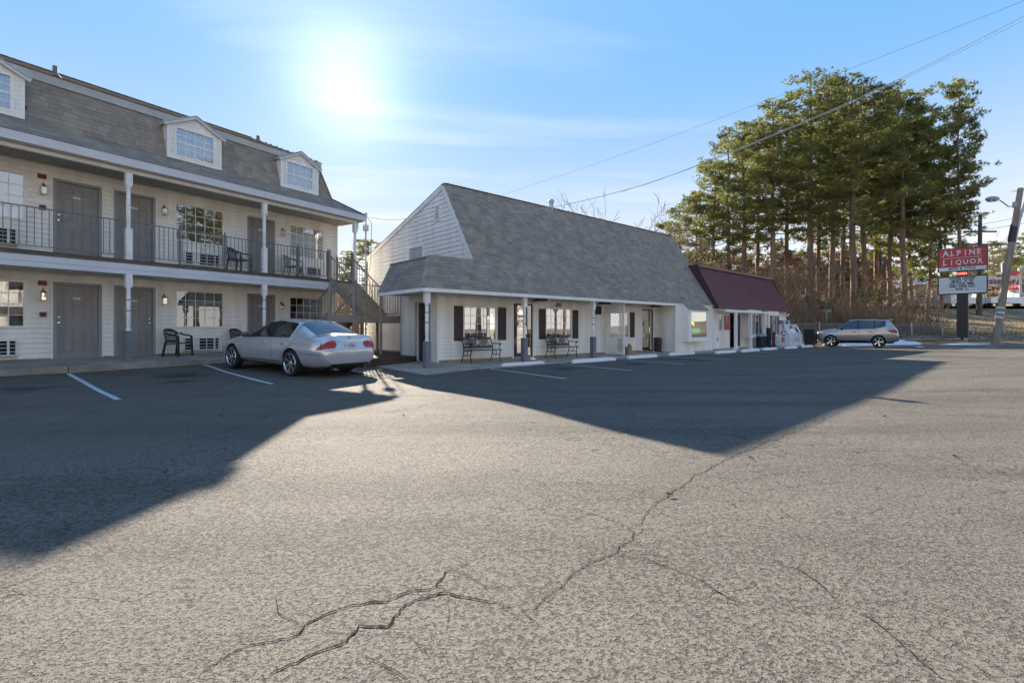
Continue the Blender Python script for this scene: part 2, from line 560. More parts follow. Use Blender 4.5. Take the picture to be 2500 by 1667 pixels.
# ============================================================ GROUND
def asphalt_material():
    m = bpy.data.materials.new('aged_asphalt'); m.use_nodes = True
    nt = m.node_tree; N = nt.nodes.new; L = nt.links.new
    b = nt.nodes['Principled BSDF']
    geo = N('ShaderNodeNewGeometry'); P = geo.outputs['Position']

    def noise(sc, det=4, rough=0.55, dist=0.0, vec=P):
        n = N('ShaderNodeTexNoise'); n.inputs['Scale'].default_value = sc; n.inputs['Detail'].default_value = det
        n.inputs['Roughness'].default_value = rough; n.inputs['Distortion'].default_value = dist
        L(vec, n.inputs['Vector']); return n.outputs[0]

    def vor(sc, feat='F1', out='Distance', vec=P):
        n = N('ShaderNodeTexVoronoi'); n.feature = feat; n.inputs['Scale'].default_value = sc
        L(vec, n.inputs['Vector']); return n.outputs[out]

    def rng_(x, a, b_, c=0.0, d=1.0):
        n = N('ShaderNodeMapRange'); n.inputs[1].default_value = a; n.inputs[2].default_value = b_
        n.inputs[3].default_value = c; n.inputs[4].default_value = d; L(x, n.inputs[0]); return n.outputs[0]

    def math_(op, a, b_):
        n = N('ShaderNodeMath'); n.operation = op
        for i, x in enumerate((a, b_)):
            if isinstance(x, (int, float)):
                n.inputs[i].default_value = x
            else:
                L(x, n.inputs[i])
        return n.outputs[0]

    def mix(f, a, b_, mode='MIX'):
        n = N('ShaderNodeMixRGB'); n.blend_type = mode
        if isinstance(f, (int, float)):
            n.inputs[0].default_value = f
        else:
            L(f, n.inputs[0])
        for i, x in ((1, a), (2, b_)):
            if isinstance(x, tuple):
                n.inputs[i].default_value = (*x, 1)
            else:
                L(x, n.inputs[i])
        return n.outputs[0]
    # stones of two sizes, matrix between them, ravelled pits
    big = noise(0.35, 5, 0.6)
    mid = noise(1.7, 5, 0.6, 0.4)
    st1 = vor(95)
    st2 = vor(46)
    cellc = N('ShaderNodeTexVoronoi'); cellc.inputs['Scale'].default_value = 95; L(P, cellc.inputs['Vector'])
    cs = N('ShaderNodeSeparateColor'); L(cellc.outputs['Color'], cs.inputs[0])
    # long worn and ravelled bands left by years of traffic, running across the lot
    mpb = N('ShaderNodeMapping'); mpb.inputs['Rotation'].default_value = (0, 0, R(-38)); mpb.inputs['Scale'].default_value = (0.10, 0.95, 1)
    L(P, mpb.inputs[0])
    band = noise(1.0, 5, 0.62, 0.5, mpb.outputs[0])
    ravel = math_('ADD', math_('MULTIPLY', rng_(mid, 0.36, 0.64), 0.55), math_('MULTIPLY', rng_(band, 0.42, 0.62), 0.75))
    zone = math_('ADD', math_('MULTIPLY', ravel, 0.055), 0.0)
    pitA = rng_(math_('ADD', noise(40, 3, 0.62, 0.3), zone), 0.56, 0.62)
    pitB = rng_(math_('ADD', noise(95, 2, 0.5), zone), 0.57, 0.65)
    pitm = math_('MAXIMUM', pitA, math_('MULTIPLY', pitB, 0.8))
    base = mix(rng_(big, 0.35, 0.65), (0.100, 0.087, 0.071), (0.172, 0.149, 0.120))
    base = mix(rng_(mid, 0.35, 0.7, 0, 0.5), base, (0.19, 0.165, 0.133))
    base = mix(rng_(band, 0.36, 0.66, 0.42, 0.0), base, (0.235, 0.204, 0.165))
    base = mix(rng_(band, 0.50, 0.72, 0.0, 0.45), base, (0.095, 0.083, 0.07))
    # oil darkening and old seal-coat patches
    oil = rng_(noise(0.75, 5, 0.65, 1.2), 0.58, 0.72, 0, 0.6)
    base = mix(oil, base, (0.085, 0.08, 0.077))
    stone = mix(rng_(cs.outputs[0], 0.0, 1.0, 0.0, 0.85), (0.085, 0.075, 0.063), (0.30, 0.262, 0.214))
    base = mix(0.42, base, stone)
    base = mix(math_('MULTIPLY', pitm, 0.6), base, (0.05, 0.046, 0.042))  # pits also darkened in colour, standing in for the sun's shadow inside them
    # alligator cracking in worn zones, thin smooth crack-fill bands, old tar stains
    wv = N('ShaderNodeVectorMath'); wv.operation = 'ADD'
    nv = N('ShaderNodeTexNoise'); nv.inputs['Scale'].default_value = 1.6; nv.inputs['Detail'].default_value = 5; L(P, nv.inputs['Vector'])
    sv = N('ShaderNodeVectorMath'); sv.operation = 'SCALE'; sv.inputs['Scale'].default_value = 0.9; L(nv.outputs['Color'], sv.inputs[0])
    L(P, wv.inputs[0]); L(sv.outputs[0], wv.inputs[1])
    ed = vor(1.5, 'DISTANCE_TO_EDGE', 'Distance', wv.outputs[0])
    ed2 = vor(4.2, 'DISTANCE_TO_EDGE', 'Distance', wv.outputs[0])
    zone1 = rng_(noise(0.23, 3), 0.42, 0.54)
    zone2 = math_('MULTIPLY', zone1, rng_(noise(0.6, 3), 0.52, 0.60))
    ck = math_('MAXIMUM', math_('MULTIPLY', rng_(ed, 0.0, 0.014, 1.0, 0.0), zone1), math_('MULTIPLY', rng_(ed2, 0.0, 0.022, 1.0, 0.0), zone2))
    ck = math_('MULTIPLY', ck, rng_(noise(9, 3), 0.38, 0.55))
    base = mix(math_('MULTIPLY', ck, 0.85), base, (0.02, 0.018, 0.016))
    pale = rng_(noise(0.5, 6, 0.7, 2.0), 0.60, 0.68, 0, 0.35)
    base = mix(pale, base, (0.235, 0.204, 0.165))
    # the strip by the buildings: seal coat, its colour warmed and lifted against the shade there, blended by distance from both facades
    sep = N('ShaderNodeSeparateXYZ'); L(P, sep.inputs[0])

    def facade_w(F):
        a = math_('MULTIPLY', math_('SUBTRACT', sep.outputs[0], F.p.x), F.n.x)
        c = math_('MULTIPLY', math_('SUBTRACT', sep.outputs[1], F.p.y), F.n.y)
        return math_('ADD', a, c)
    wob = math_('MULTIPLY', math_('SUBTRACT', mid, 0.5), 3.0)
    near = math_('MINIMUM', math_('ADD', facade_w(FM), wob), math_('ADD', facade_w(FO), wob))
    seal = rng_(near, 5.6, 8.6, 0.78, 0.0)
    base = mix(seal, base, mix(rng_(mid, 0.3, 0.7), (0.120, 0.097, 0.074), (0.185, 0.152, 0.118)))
    # oil drips where cars stand: one soft blot per bay
    blot = None
    for F, a, w, r_ in ((FO, -.9, 3.6, .5), (FO, 2.1, 4.0, .55), (FO, 5.4, 3.5, .6), (FO, 5.0, 4.7, .4), (FO, 8.6, 4.1, .6), (FO, 11.4, 4.4, .6), (FO, 14.6, 4.4, .55), (FM, 1.3, 4.2, .6), (FM, .9, 5.4, .4), (FM, -1.6, 4.6, .5), (FM, 4.4, 6.9, .4)):
        q_ = F.W(a, w)
        vd = N('ShaderNodeVectorMath'); vd.operation = 'DISTANCE'; L(P, vd.inputs[0]); vd.inputs[1].default_value = (q_.x, q_.y, gz(q_.x, q_.y))
        dd = math_('ADD', vd.outputs['Value'], math_('MULTIPLY', math_('SUBTRACT', mid, 0.5), 1.6))
        m_ = rng_(dd, r_ * .3, r_ * 1.25, 0.7, 0.0)
        blot = m_ if blot is None else math_('MAXIMUM', blot, m_)
    base = mix(blot, base, (0.035, 0.031, 0.028))
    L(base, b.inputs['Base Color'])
    b.inputs['Roughness'].default_value = 0.85
    b.inputs['Specular IOR Level'].default_value = 0.25
    h = math_('MULTIPLY', pitA, -0.013)
    h = math_('ADD', h, math_('MULTIPLY', pitB, -0.008))
    h = math_('ADD', h, math_('MULTIPLY', noise(85, 4, 0.7), 0.006))
    h = math_('ADD', h, math_('MULTIPLY', noise(5, 3), 0.012))
    h = math_('SUBTRACT', h, math_('MULTIPLY', ck, 0.008))
    bp = N('ShaderNodeBump'); bp.inputs['Strength'].default_value = 0.85; bp.inputs['Distance'].default_value = 1.0
    L(h, bp.inputs['Height']); L(bp.outputs[0], b.inputs['Normal'])
    return m


ASPH = asphalt_material()


def grid_mesh(name, xs, ys, zfun, m):
    X, Y = np.meshgrid(xs, ys)
    Z = zfun(X, Y)
    nx, ny = len(xs), len(ys)
    V = np.stack([X, Y, Z], -1).reshape(-1, 3)
    i = np.arange(nx - 1)[None, :] + np.arange(ny - 1)[:, None] * nx
    F = np.stack([i, i + 1, i + nx + 1, i + nx], -1).reshape(-1, 4)
    me = bpy.data.meshes.new(name)
    me.vertices.add(len(V)); me.vertices.foreach_set('co', V.ravel())
    me.loops.add(F.size); me.loops.foreach_set('vertex_index', F.ravel())
    me.polygons.add(len(F)); me.polygons.foreach_set('loop_start', np.arange(0, F.size, 4)); me.polygons.foreach_set('loop_total', np.full(len(F), 4))
    me.materials.append(m)
    me.update(calc_edges=True); me.validate()
    me.polygons.foreach_set('use_smooth', [True] * len(F))
    return me


LOT_X, LOT_Y = (-32, 75), (-30, 35.2)
soil = mat('winter_ground', (0.20, 0.135, 0.075), 0.95, var=0.3, scale=0.8, bump=0.05, bscale=6, col2=(0.36, 0.26, 0.14))


def terrain_z(X, Y):
    z = gz_np(X, Y)
    inlot = (X > LOT_X[0]) & (X < LOT_X[1]) & (Y > LOT_Y[0]) & (Y < LOT_Y[1])
    return z + hill_np(X, Y) - np.where(inlot, 0.06, 0.0)


xs = np.unique(np.r_[np.linspace(-700, -60, 14), np.linspace(-60, -32.2, 16), np.linspace(-32.2, 75.2, 150), np.linspace(75.2, 130, 20), np.linspace(130, 900, 14)])
ys = np.unique(np.r_[np.linspace(-500, -30.1, 12), np.linspace(-30.1, 34.9, 40), np.linspace(34.9, 46, 45), np.linspace(46, 110, 60), np.linspace(110, 1200, 14)])
ground = struct(link('ground', grid_mesh('ground', xs, ys, terrain_z, soil)))
xs = np.unique(np.r_[np.linspace(LOT_X[0], -14, 12), np.linspace(-14, 30, 111), np.linspace(30, LOT_X[1], 40)])
ys = np.unique(np.r_[np.linspace(LOT_Y[0], -1, 12), np.linspace(-1, 30, 90), np.linspace(30, LOT_Y[1], 12)])


def lot_z(X, Y):
    u = 0.012 * np.sin(X * 0.9 + 1.3 * np.sin(Y * .5)) * np.sin(Y * 0.7 + 0.8 * np.sin(X * .37)) + 0.006 * np.sin(X * 2.3) * np.sin(Y * 1.9 + X)
    return gz_np(X, Y) + u * np.clip((np.hypot(X, Y) - 0) / 3, 0, 1)


lot = struct(link('parking_lot', grid_mesh('parking_lot', xs, ys, lot_z, ASPH)))


def lz(x, y):
    return float(lot_z(np.array(x), np.array(y)))


def ground_strip(name, pts, width, m, dz=0.006, seg=0.25, jitter=0.0, parent=None):
    """ribbon lying on the lot surface along pts; width may vary per point"""
    P = [Vector((p[0], p[1], 0)) for p in pts]
    W = width if isinstance(width, list) else [width] * len(P)
    out = []
    for i in range(len(P) - 1):
        d = (P[i + 1] - P[i]).length
        k = max(1, int(d / seg))
        for j in range(k):
            t = j / k
            out.append((P[i].lerp(P[i + 1], t), W[i] * (1 - t) + W[i + 1] * t))
    out.append((P[-1], W[-1]))
    mb = MB(); L_ = []
    for i, (p, w) in enumerate(out):
        a = out[max(0, i - 1)][0]; b = out[min(len(out) - 1, i + 1)][0]
        d = (b - a).normalized(); n = Vector((-d.y, d.x, 0))
        p = p + n * random.uniform(-1, 1) * jitter
        w1 = w * (1 + random.uniform(-.6, .6) * (1 if jitter else 0)); w2 = w * (1 + random.uniform(-.6, .6) * (1 if jitter else 0))
        for q in (p + n * w1 / 2, p - n * w2 / 2):
            L_.append((q.x, q.y, lz(q.x, q.y) + dz))
    mb.add(L_, [(2 * i, 2 * i + 1, 2 * i + 3, 2 * i + 2) for i in range(len(out) - 1)])
    return mb.obj(name, m, parent)


# pavements (concrete walks) --------------------------------------------
def walk(name, F, outline, top, drop=0.35, m=CONC, tilt=None):
    """outline in (s,w); top = z or function(s,w)"""
    tz = top if callable(top) else (lambda s, w: top)
    mb = MB()
    n = len(outline)
    vs = [tuple(F.W(a, w, tz(a, w))) for a, w in outline] + [tuple(F.W(a, w, tz(a, w) - drop)) for a, w in outline]
    mb.add(vs, [tuple(range(n)), tuple(range(2 * n - 1, n - 1, -1))] + [(i, n + i, n + (i + 1) % n, (i + 1) % n) for i in range(n)])
    return struct(mb.obj(name, m))


mz = lambda s, w: 0.395 - w * 0.072 if w < 1.9 else 0.26
for i in range(5):                                    # motel walk poured in bays, joints between
    a0 = -7 + i * 3.4; a1 = a0 + 3.38
    walk('pavement', FM, [(a0, -0.05), (a1, -0.05), (a1, 1.8), (a0, 1.8)], mz, m=CONCDARK)
bays = [(-5.28, -2.7), (-2.68, 0.0), (0.02, 2.7), (2.72, 5.42), (5.44, 8.1), (8.12, 10.7)]
for i, (a0, a1) in enumerate(bays):
    w0 = -2.5 if i == 0 else -0.05
    w1 = 2.42 if i == 0 else 2.02
    if i == 0:
        ol = [(a0, w0), (-3.28, w0), (-3.28, -0.05), (a1, -0.05), (a1, 1.9), (-4.2, 2.2), (-5.22, 2.42)]
    else:
        ol = [(a0, w0), (a1, w0), (a1, 1.95), (a0, 1.95)]
    walk('pavement', FO, ol, (lambda s, w: 0.10 - max(0, w) * 0.035))
walk('pavement', FO, [(10.72, 0), (13.1, 0), (13.1, 2.0), (10.72, 1.95)], (lambda s, w: 0.10 - max(0, w) * 0.035))
for i in range(5):
    a0 = 0.02 + i * 2.6
    walk('pavement', FS, [(a0, -0.05), (a0 + 2.58, -0.05), (a0 + 2.58, 1.35), (a0, 1.35)], (lambda s, w: 0.125 - max(0, w) * 0.04))
# worn parking lines
lines = [(FM, (-0.25, 1.95), (-1.05, 7.6)), (FM, (2.85, 1.95), (1.75, 7.5)), (FM, (5.85, 1.95), (4.45, 7.5)),
         (FO, (-2.7, 2.05), (-3.2, 5.6)), (FO, (0.32, 2.1), (-.1, 5.3)), (FO, (3.65, 2.1), (3.1, 5.2)), (FO, (6.7, 2.2), (6.1, 5.4)),
         (FO, (9.9, 2.4), (9.3, 5.6)), (FO, (12.9, 2.6), (12.4, 5.8)), (FO, (16.4, 2.7), (15.9, 5.9)), (FO, (20.2, 2.9), (19.6, 6)), (FM, (-3.3, 1.95), (-4.1, 7.4))]
for F, a, b in lines:
    p, q = F.W(*a), F.W(*b)
    struct(ground_strip('parking_line', [p, q], 0.095, LINE))
# cracks: traced as ground positions, dark soil and needle litter in them
CRACK = mat('crack_soil', (0.05, 0.041, 0.032), 1.0, var=0.5, scale=30, spec=0.0)


def G(u, v):
    Y = 1.22 * 1185 / (v - 802); return ((u - 1250) / 1185 * Y, Y)


def crack(pts, w):
    P = [G(*p) for p in pts]
    Q = []
    for i in range(len(P) - 1):
        d = math.hypot(P[i + 1][0] - P[i][0], P[i + 1][1] - P[i][1]); k = max(1, int(d / 0.09))
        for j in range(k):
            t = j / k
            Q.append((P[i][0] + (P[i + 1][0] - P[i][0]) * t + random.gauss(0, .016), P[i][1] + (P[i + 1][1] - P[i][1]) * t + random.gauss(0, .016)))
    Q.append(P[-1])
    n = len(Q)
    ws = [w * .55 * (0.25 + 0.5 * math.sin(PI * (i + .5) / n) ** .5 + .35 * random.random()) for i in range(n)]
    # the crack opens and closes: leave it out where it has healed
    runs, cur = [], []
    for i in range(n):
        shut = (random.random() < .10) and w < .015
        cur.append(i)
        if shut and len(cur) > 2:
            runs.append(cur); cur = []
    if len(cur) > 1: runs.append(cur)
    for run in runs:
        struct(ground_strip('pavement_crack', [Q[i] for i in run], [ws[i] * (.5 if i in (run[0], run[-1]) else 1) for i in run], CRACK, dz=0.004, seg=0.022, jitter=w * .35))
    return P
    o = struct(ground_strip('pavement_crack', Q, ws, CRACK, dz=0.004, seg=0.022, jitter=w * .35))
    return P


CR = []
for pts, w in (([(480, 1650), (560, 1600), (640, 1570), (700, 1545), (760, 1520), (800, 1500), (870, 1480), (940, 1475), (1010, 1445), (1060, 1435), (1100, 1400), (1150, 1380)], .016),
               ([(640, 1660), (740, 1610), (830, 1570), (930, 1520), (990, 1480), (1075, 1452), (1130, 1455), (1180, 1475), (1250, 1485)], .018),
               ([(675, 1455), (690, 1500), (725, 1522), (760, 1520)], .006),
               ([(1250, 1520), (1330, 1470), (1365, 1432), (1400, 1400), (1440, 1375), (1500, 1357), (1540, 1320), (1570, 1275), (1600, 1235), (1650, 1195), (1730, 1145), (1800, 1110), (1860, 1085), (1960, 1050), (2050, 1010)], .012),
               ([(1250, 1355), (1330, 1345), (1400, 1365), (1440, 1377)], .006),
               ([(1500, 1357), (1560, 1360), (1620, 1385), (1700, 1415), (1760, 1455), (1810, 1475)], .010),
               ([(1880, 1375), (1950, 1390), (1990, 1430), (2040, 1465), (2110, 1505), (2180, 1560), (2240, 1610), (2300, 1665)], .014),
               ([(930, 1540), (1000, 1560), (1060, 1590), (1100, 1600)], .006),
               ([(900, 1600), (960, 1640), (1000, 1665)], .008),
               ([(700, 990), (620, 1030), (520, 1060), (400, 1085), (250, 1105), (60, 1130)], .012),
               ([(940, 1010), (1010, 998), (1060, 985), (1120, 973), (1200, 962), (1340, 950), (1480, 948)], .014),
               ([(1140, 1400), (1200, 1430), (1260, 1440)], .006),
               ([(1100, 1452), (1105, 1500), (1090, 1540)], .005),
               ([(1270, 1482), (1300, 1510), (1320, 1530)], .006),
               ([(1400, 1000), (1500, 975), (1580, 955), (1700, 948)], .01)):
    CR.append((crack(pts, w), w))
# pine-needle litter caught in the cracks and fallen leaves
mb = MB()
for P, w in CR:
    if w < .01:
        continue
    for i in range(len(P) - 1):
        d = math.hypot(P[i + 1][0] - P[i][0], P[i + 1][1] - P[i][1])
        for j in range(int(d * 16)):
            t = random.random(); x = P[i][0] + (P[i + 1][0] - P[i][0]) * t + random.gauss(0, .03); y = P[i][1] + (P[i + 1][1] - P[i][1]) * t + random.gauss(0, .03)
            a = random.uniform(0, PI); l = random.uniform(.03, .07)
            z = lz(x, y) + .011
            mb.bar((x, y, z), (x + math.cos(a) * l, y + math.sin(a) * l, z + random.uniform(0, .01)), .0012)
mb.obj('pine_needle_litter', LEAFB, kind='stuff')
for i, (u, v, lab) in enumerate(((2160, 1025, 'pale curled leaf lying on the sunlit asphalt below the leaning pole'), (1835, 1124, 'small brown leaf just past the tip of the office shadow'),
                                 (2335, 1124, 'orange brown leaf alone on the right side of the lot'), (1637, 1214, 'dry leaf beside the long crack in mid lot'),
                                 (540, 1016, 'brown leaf in the motel shadow left of the parked sedan'), (245, 1228, 'tan leaf in the deep motel shadow near the left edge'), (985, 1018, 'reddish leaf on the asphalt near the point of the motel eave shadow'))):
    x, y = G(u, v); z = lz(x, y)
    mb = MB(); pr = [(-.03, 0), (-.012, .013), (.018, .011), (.036, 0), (.018, -.012), (-.012, -.011)]
    a = random.uniform(0, 6)
    vs = [(x + (p[0] * math.cos(a) - p[1] * math.sin(a)), y + (p[0] * math.sin(a) + p[1] * math.cos(a)), z + .012 + abs(p[1]) * .8 + (p[0] > 0) * .012) for p in pr]
    mb.add(vs + [(v_[0], v_[1], v_[2] - .002) for v_ in vs], [(0, 1, 2, 3), (0, 3, 4, 5), (6, 9, 8, 7), (6, 11, 10, 9)])
    tag(mb.obj('leaf', LEAFB), lab, 'leaf', 'fallen leaves on the lot')

# leaf and grit litter gathered along the foot of the motel kerb
_r = random.Random(3)
mb = MB()
for i in range(700):
    a = _r.uniform(-3.5, 9); w = 1.82 + abs(_r.gauss(0, .10))
    p = FM.W(a, w); z = lz(p.x, p.y) + .006
    an = _r.uniform(0, 6.28); l = _r.uniform(.012, .05); wd = l * _r.uniform(.3, .7)
    c, s_ = math.cos(an), math.sin(an)
    mb.add([(p.x - c * l, p.y - s_ * l, z), (p.x + s_ * wd, p.y - c * wd, z + .01 * _r.random()), (p.x + c * l, p.y + s_ * l, z + .012 * _r.random()), (p.x - s_ * wd, p.y + c * wd, z)], [(0, 1, 2, 3)])
mb.obj('kerb_leaf_litter', LEAFB, kind='stuff')
# ============================================================ shared building pieces
def board_mesh(name, h, m):
    """one lap of siding, 1 m long: thin at the top, proud at the bottom"""
    mb = MB()
    mb.prism([(0, 0.017), (-0.030, 0.017), (-0.030, 0.024), (-0.008, h), (0, h)], 0, 1, 'x')
    return mb.mesh(name, m)


BOARD_H = 0.133
_bm = board_mesh('siding_board', BOARD_H, WHITE)


def siding(parent, s0, s1, z0, z1, holes, w=0.0, h=BOARD_H, joined=False, mesh=_bm, top=None, rot=0.0):
    """courses of lap siding round rectangular holes (s0,s1,z0,z1); each run a board of its own"""
    mb = MB()
    z = z0
    while z < z1 - 0.01:
        zt = min(z + h, z1)
        cuts = [(s0, s1, z, zt)]
        for (a, b, c, d) in holes:
            nxt = []
            for (p, q, r, t) in cuts:
                if b <= p or a >= q or d <= r + .004 or c >= t - .004:
                    nxt.append((p, q, r, t)); continue
                if a > p: nxt.append((p, a, r, t))
                if b < q: nxt.append((b, q, r, t))
                if c > r: nxt.append((max(a, p), min(b, q), r, c))
                if d < t: nxt.append((max(a, p), min(b, q), d, t))
            cuts = nxt
        for (p, q, r, t) in cuts:
            if top:                                   # clip run to a sloping roofline
                p2, q2 = top(r, t)
                p, q = max(p, p2), min(q, q2)
            if q - p < 0.02 or t - r < 0.006:
                continue
            if joined:
                hh = t - r
                mb.prism([(-w, r + .017), (-w - 0.030, r + .017), (-w - 0.030, max(r + .0175, r + 0.024 * hh / h)), (-w - 0.008, t), (-w, t)], p, q, 'x') if hh > .03 else None
            else:
                link('siding_board', mesh, parent, (p, -w, r), (0, 0, 0), (q - p, 1, (t - r) / h))
        z += h
    if joined:
        return mb.obj('siding', WHITE, parent, kind='stuff')


def six_panel_door(parent, s0, z0, wd, ht, hinge_right, num, tagside, m=GREY_DOOR, fm=GREY_FRAME):
    fr = MB()
    fr.box(s0 - .075, s0, -.035, .03, z0, z0 + ht + .075).box(s0 + wd, s0 + wd + .075, -.035, .03, z0, z0 + ht + .075).box(s0, s0 + wd, -.035, .03, z0 + ht, z0 + ht + .075)
    fr.box(s0, s0 + wd, -.045, .05, z0 - .02, z0 + .012)
    fr.obj('door_frame', [fm], parent)
    tr = MB()
    tr.box(s0 - .11, s0 - .075, -.028, .0, z0, z0 + ht + .11).box(s0 + wd + .075, s0 + wd + .11, -.028, .0, z0, z0 + ht + .11).box(s0 - .075, s0 + wd + .075, -.028, .0, z0 + ht + .075, z0 + ht + .11)
    tr.obj('door_trim', TRIM, parent)
    d = MB().box(s0 + .004, s0 + wd - .004, .03, .07, z0 + .014, z0 + ht - .004).obj('door', m, parent)
    cols = ((.12, .36), (.55, .79))
    rows = ((.17, .80), (1.02, 1.62), (1.72, 1.90))
    for (a, b) in cols:
        for (c, e) in rows:
            a_, b_ = s0 + a * wd / .91, s0 + b * wd / .91
            p = MB()
            # moulded recess: a sunk frame round a raised field
            for k, (ins, y) in enumerate(((0, .029), (.03, .038))):
                pass
            rim = .018
            p.box(a_, b_, .014, .03, z0 + c, z0 + c + rim).box(a_, b_, .014, .03, z0 + e - rim, z0 + e)
            p.box(a_, a_ + rim, .014, .03, z0 + c + rim, z0 + e - rim).box(b_ - rim, b_, .014, .03, z0 + c + rim, z0 + e - rim)
            p.box(a_ + .045, b_ - .045, .012, .03, z0 + c + .045, z0 + e - .045)
            p.obj('door_panel', m, d)
    hx = s0 + (.06 if hinge_right else wd - .06); sg = 1 if hinge_right else -1
    Mx = Matrix.Translation((hx, .03, z0 + .98)) @ Matrix.Rotation(R(90), 4, 'X')
    hd = MB().lathe([(.033, 0), (.033, .012), (.014, .016), (.012, .05)], 12, M=Mx)
    hd.tube([(hx, -.02, z0 + .98), (hx + sg * .05, -.022, z0 + .98), (hx + sg * .12, -.02, z0 + .972)], [.012, .010, .008], 8)
    hd.lathe([(.026, 0), (.024, .014), (.012, .018)], 12, M=Matrix.Translation((hx, .03, z0 + 1.13)) @ Matrix.Rotation(R(90), 4, 'X'))
    hd.obj('door_handle', CHROME, d, smooth=40)
    if num:
        text('door_number', num, .085, WHITELET, d, (s0 + wd * .5 - .02, .026, z0 + 1.665), sx=1.35, off=.002)
    if tagside:
        MB().box(s0 + wd * .66, s0 + wd * .66 + .19, .024, .03, z0 + 1.635, z0 + 1.685).obj('door_plate', mat('brass_tan_plate', (.33, .19, .09), .5), d)
    MB().lathe([(.008, 0), (.008, .006)], 8, M=Matrix.Translation((s0 + wd / 2, .03, z0 + 1.5)) @ Matrix.Rotation(R(90), 4, 'X')).obj('peephole', BLACK, d)
    return d


def window(parent, s0, s1, z0, z1, nc, nr, curtain=CURT, frame=TRIM, gm=GLASS, w=0.0, fw=.05, room=True, rail=None, cfrac=(0, 1)):
    """frame (part) with muntins, panes and curtain as its sub-parts"""
    y = -w
    f = MB()
    f.box(s0 - fw, s0, y - .032, y + .05, z0 - fw, z1 + fw).box(s1, s1 + fw, y - .032, y + .05, z0 - fw, z1 + fw)
    f.box(s0, s1, y - .032, y + .05, z1, z1 + fw).box(s0, s1, y - .038, y + .05, z0 - fw, z0)
    f.box(s0, s0 + .022, y - .01, y + .04, z0, z1).box(s1 - .022, s1, y - .01, y + .04, z0, z1)
    fo = f.obj('window_frame', frame, parent)
    mn = .009
    mu = MB()
    for i in range(1, nc):
        x = s0 + (s1 - s0) * i / nc; mu.box(x - mn, x + mn, y + .004, y + .016, z0, z1)
    for j in range(1, nr):
        z = z0 + (z1 - z0) * j / nr
        t = mn if (rail is None or j != rail) else .022
        mu.box(s0, s1, y + .002, y + .018, z - t, z + t)
    mu.obj('muntins', frame, fo)
    for i in range(nc):
        for j in range(nr):
            a = s0 + (s1 - s0) * i / nc; b = s0 + (s1 - s0) * (i + 1) / nc
            c = z0 + (z1 - z0) * j / nr; e = z0 + (z1 - z0) * (j + 1) / nr
            MB().add([(a, y + .011, c), (b, y + .011, c), (b, y + .011, e), (a, y + .011, e)], [(0, 1, 2, 3)]).obj('pane', gm, fo)
    if room:
        MB().box(s0 - .3, s1 + .3, y + .9, y + .92, z0 - .4, z1 + .3).obj('room_wall', DARK, fo)
    if curtain:
        ca, cb = s0 + (s1 - s0) * cfrac[0], s0 + (s1 - s0) * cfrac[1]
        c = MB(); n = int((cb - ca) / .02); vs = []
        for i in range(n + 1):
            x = ca + (cb - ca) * i / n
            yy = y + .13 + .025 * math.sin(x * 62) + .012 * math.sin(x * 29 + 1)
            vs += [(x, yy, z0 - .1), (x, yy, z1 + .03)]
        c.add(vs, [(2 * i, 2 * i + 2, 2 * i + 3, 2 * i + 1) for i in range(n)])
        c.obj('curtain', curtain, fo, smooth=80)
    return fo


def ac_unit(parent, s0, s1, z0, z1, w=.12, m=ACW, split=(.22, .42, .86)):
    a = MB()
    wd = s1 - s0
    y = -w
    t = .028
    a.box(s0, s1, y, .05, z0, z0 + t).box(s0, s1, y, .05, z1 - t, z1).box(s0, s0 + t, y, .05, z0 + t, z1 - t).box(s1 - t, s1, y, .05, z0 + t, z1 - t)
    for f in (split[0], split[2] - .03):
        a.box(s0 + wd * f, s0 + wd * f + t * 1.6, y + .002, y + .03, z0 + t, z1 - t)
    a.box(s0 + wd * split[0] + t * 1.6, s0 + wd * split[1], y + .006, y + .03, z0 + t, z1 - t)
    o = a.obj('ac_unit', m, parent)
    g = MB()
    for j in range(1, 4):
        z = z0 + (z1 - z0) * j / 4
        g.box(s0 + t, s0 + wd * split[0], y + .008, y + .02, z - .007, z + .007)
        g.box(s0 + wd * split[1], s0 + wd * (split[2] - .03), y + .008, y + .02, z - .007, z + .007)
        g.box(s0 + wd * split[2], s1 - t, y + .008, y + .02, z - .007, z + .007)
    g.box(s0 + wd * .62, s0 + wd * .635, y + .008, y + .02, z0 + t, z1 - t)
    g.obj('grille_bars', m, o)
    MB().box(s0 + t, s1 - t, y + .05, y + .06, z0 + t, z1 - t).obj('grille_core', DARK, o)
    MB().box(s0 - .02, s1 + .02, y + .01, .03, z0 - .035, z0 - .002).obj('drip_ledge', mat('dusty_ledge', (.42, .36, .27), .8), o)
    return o


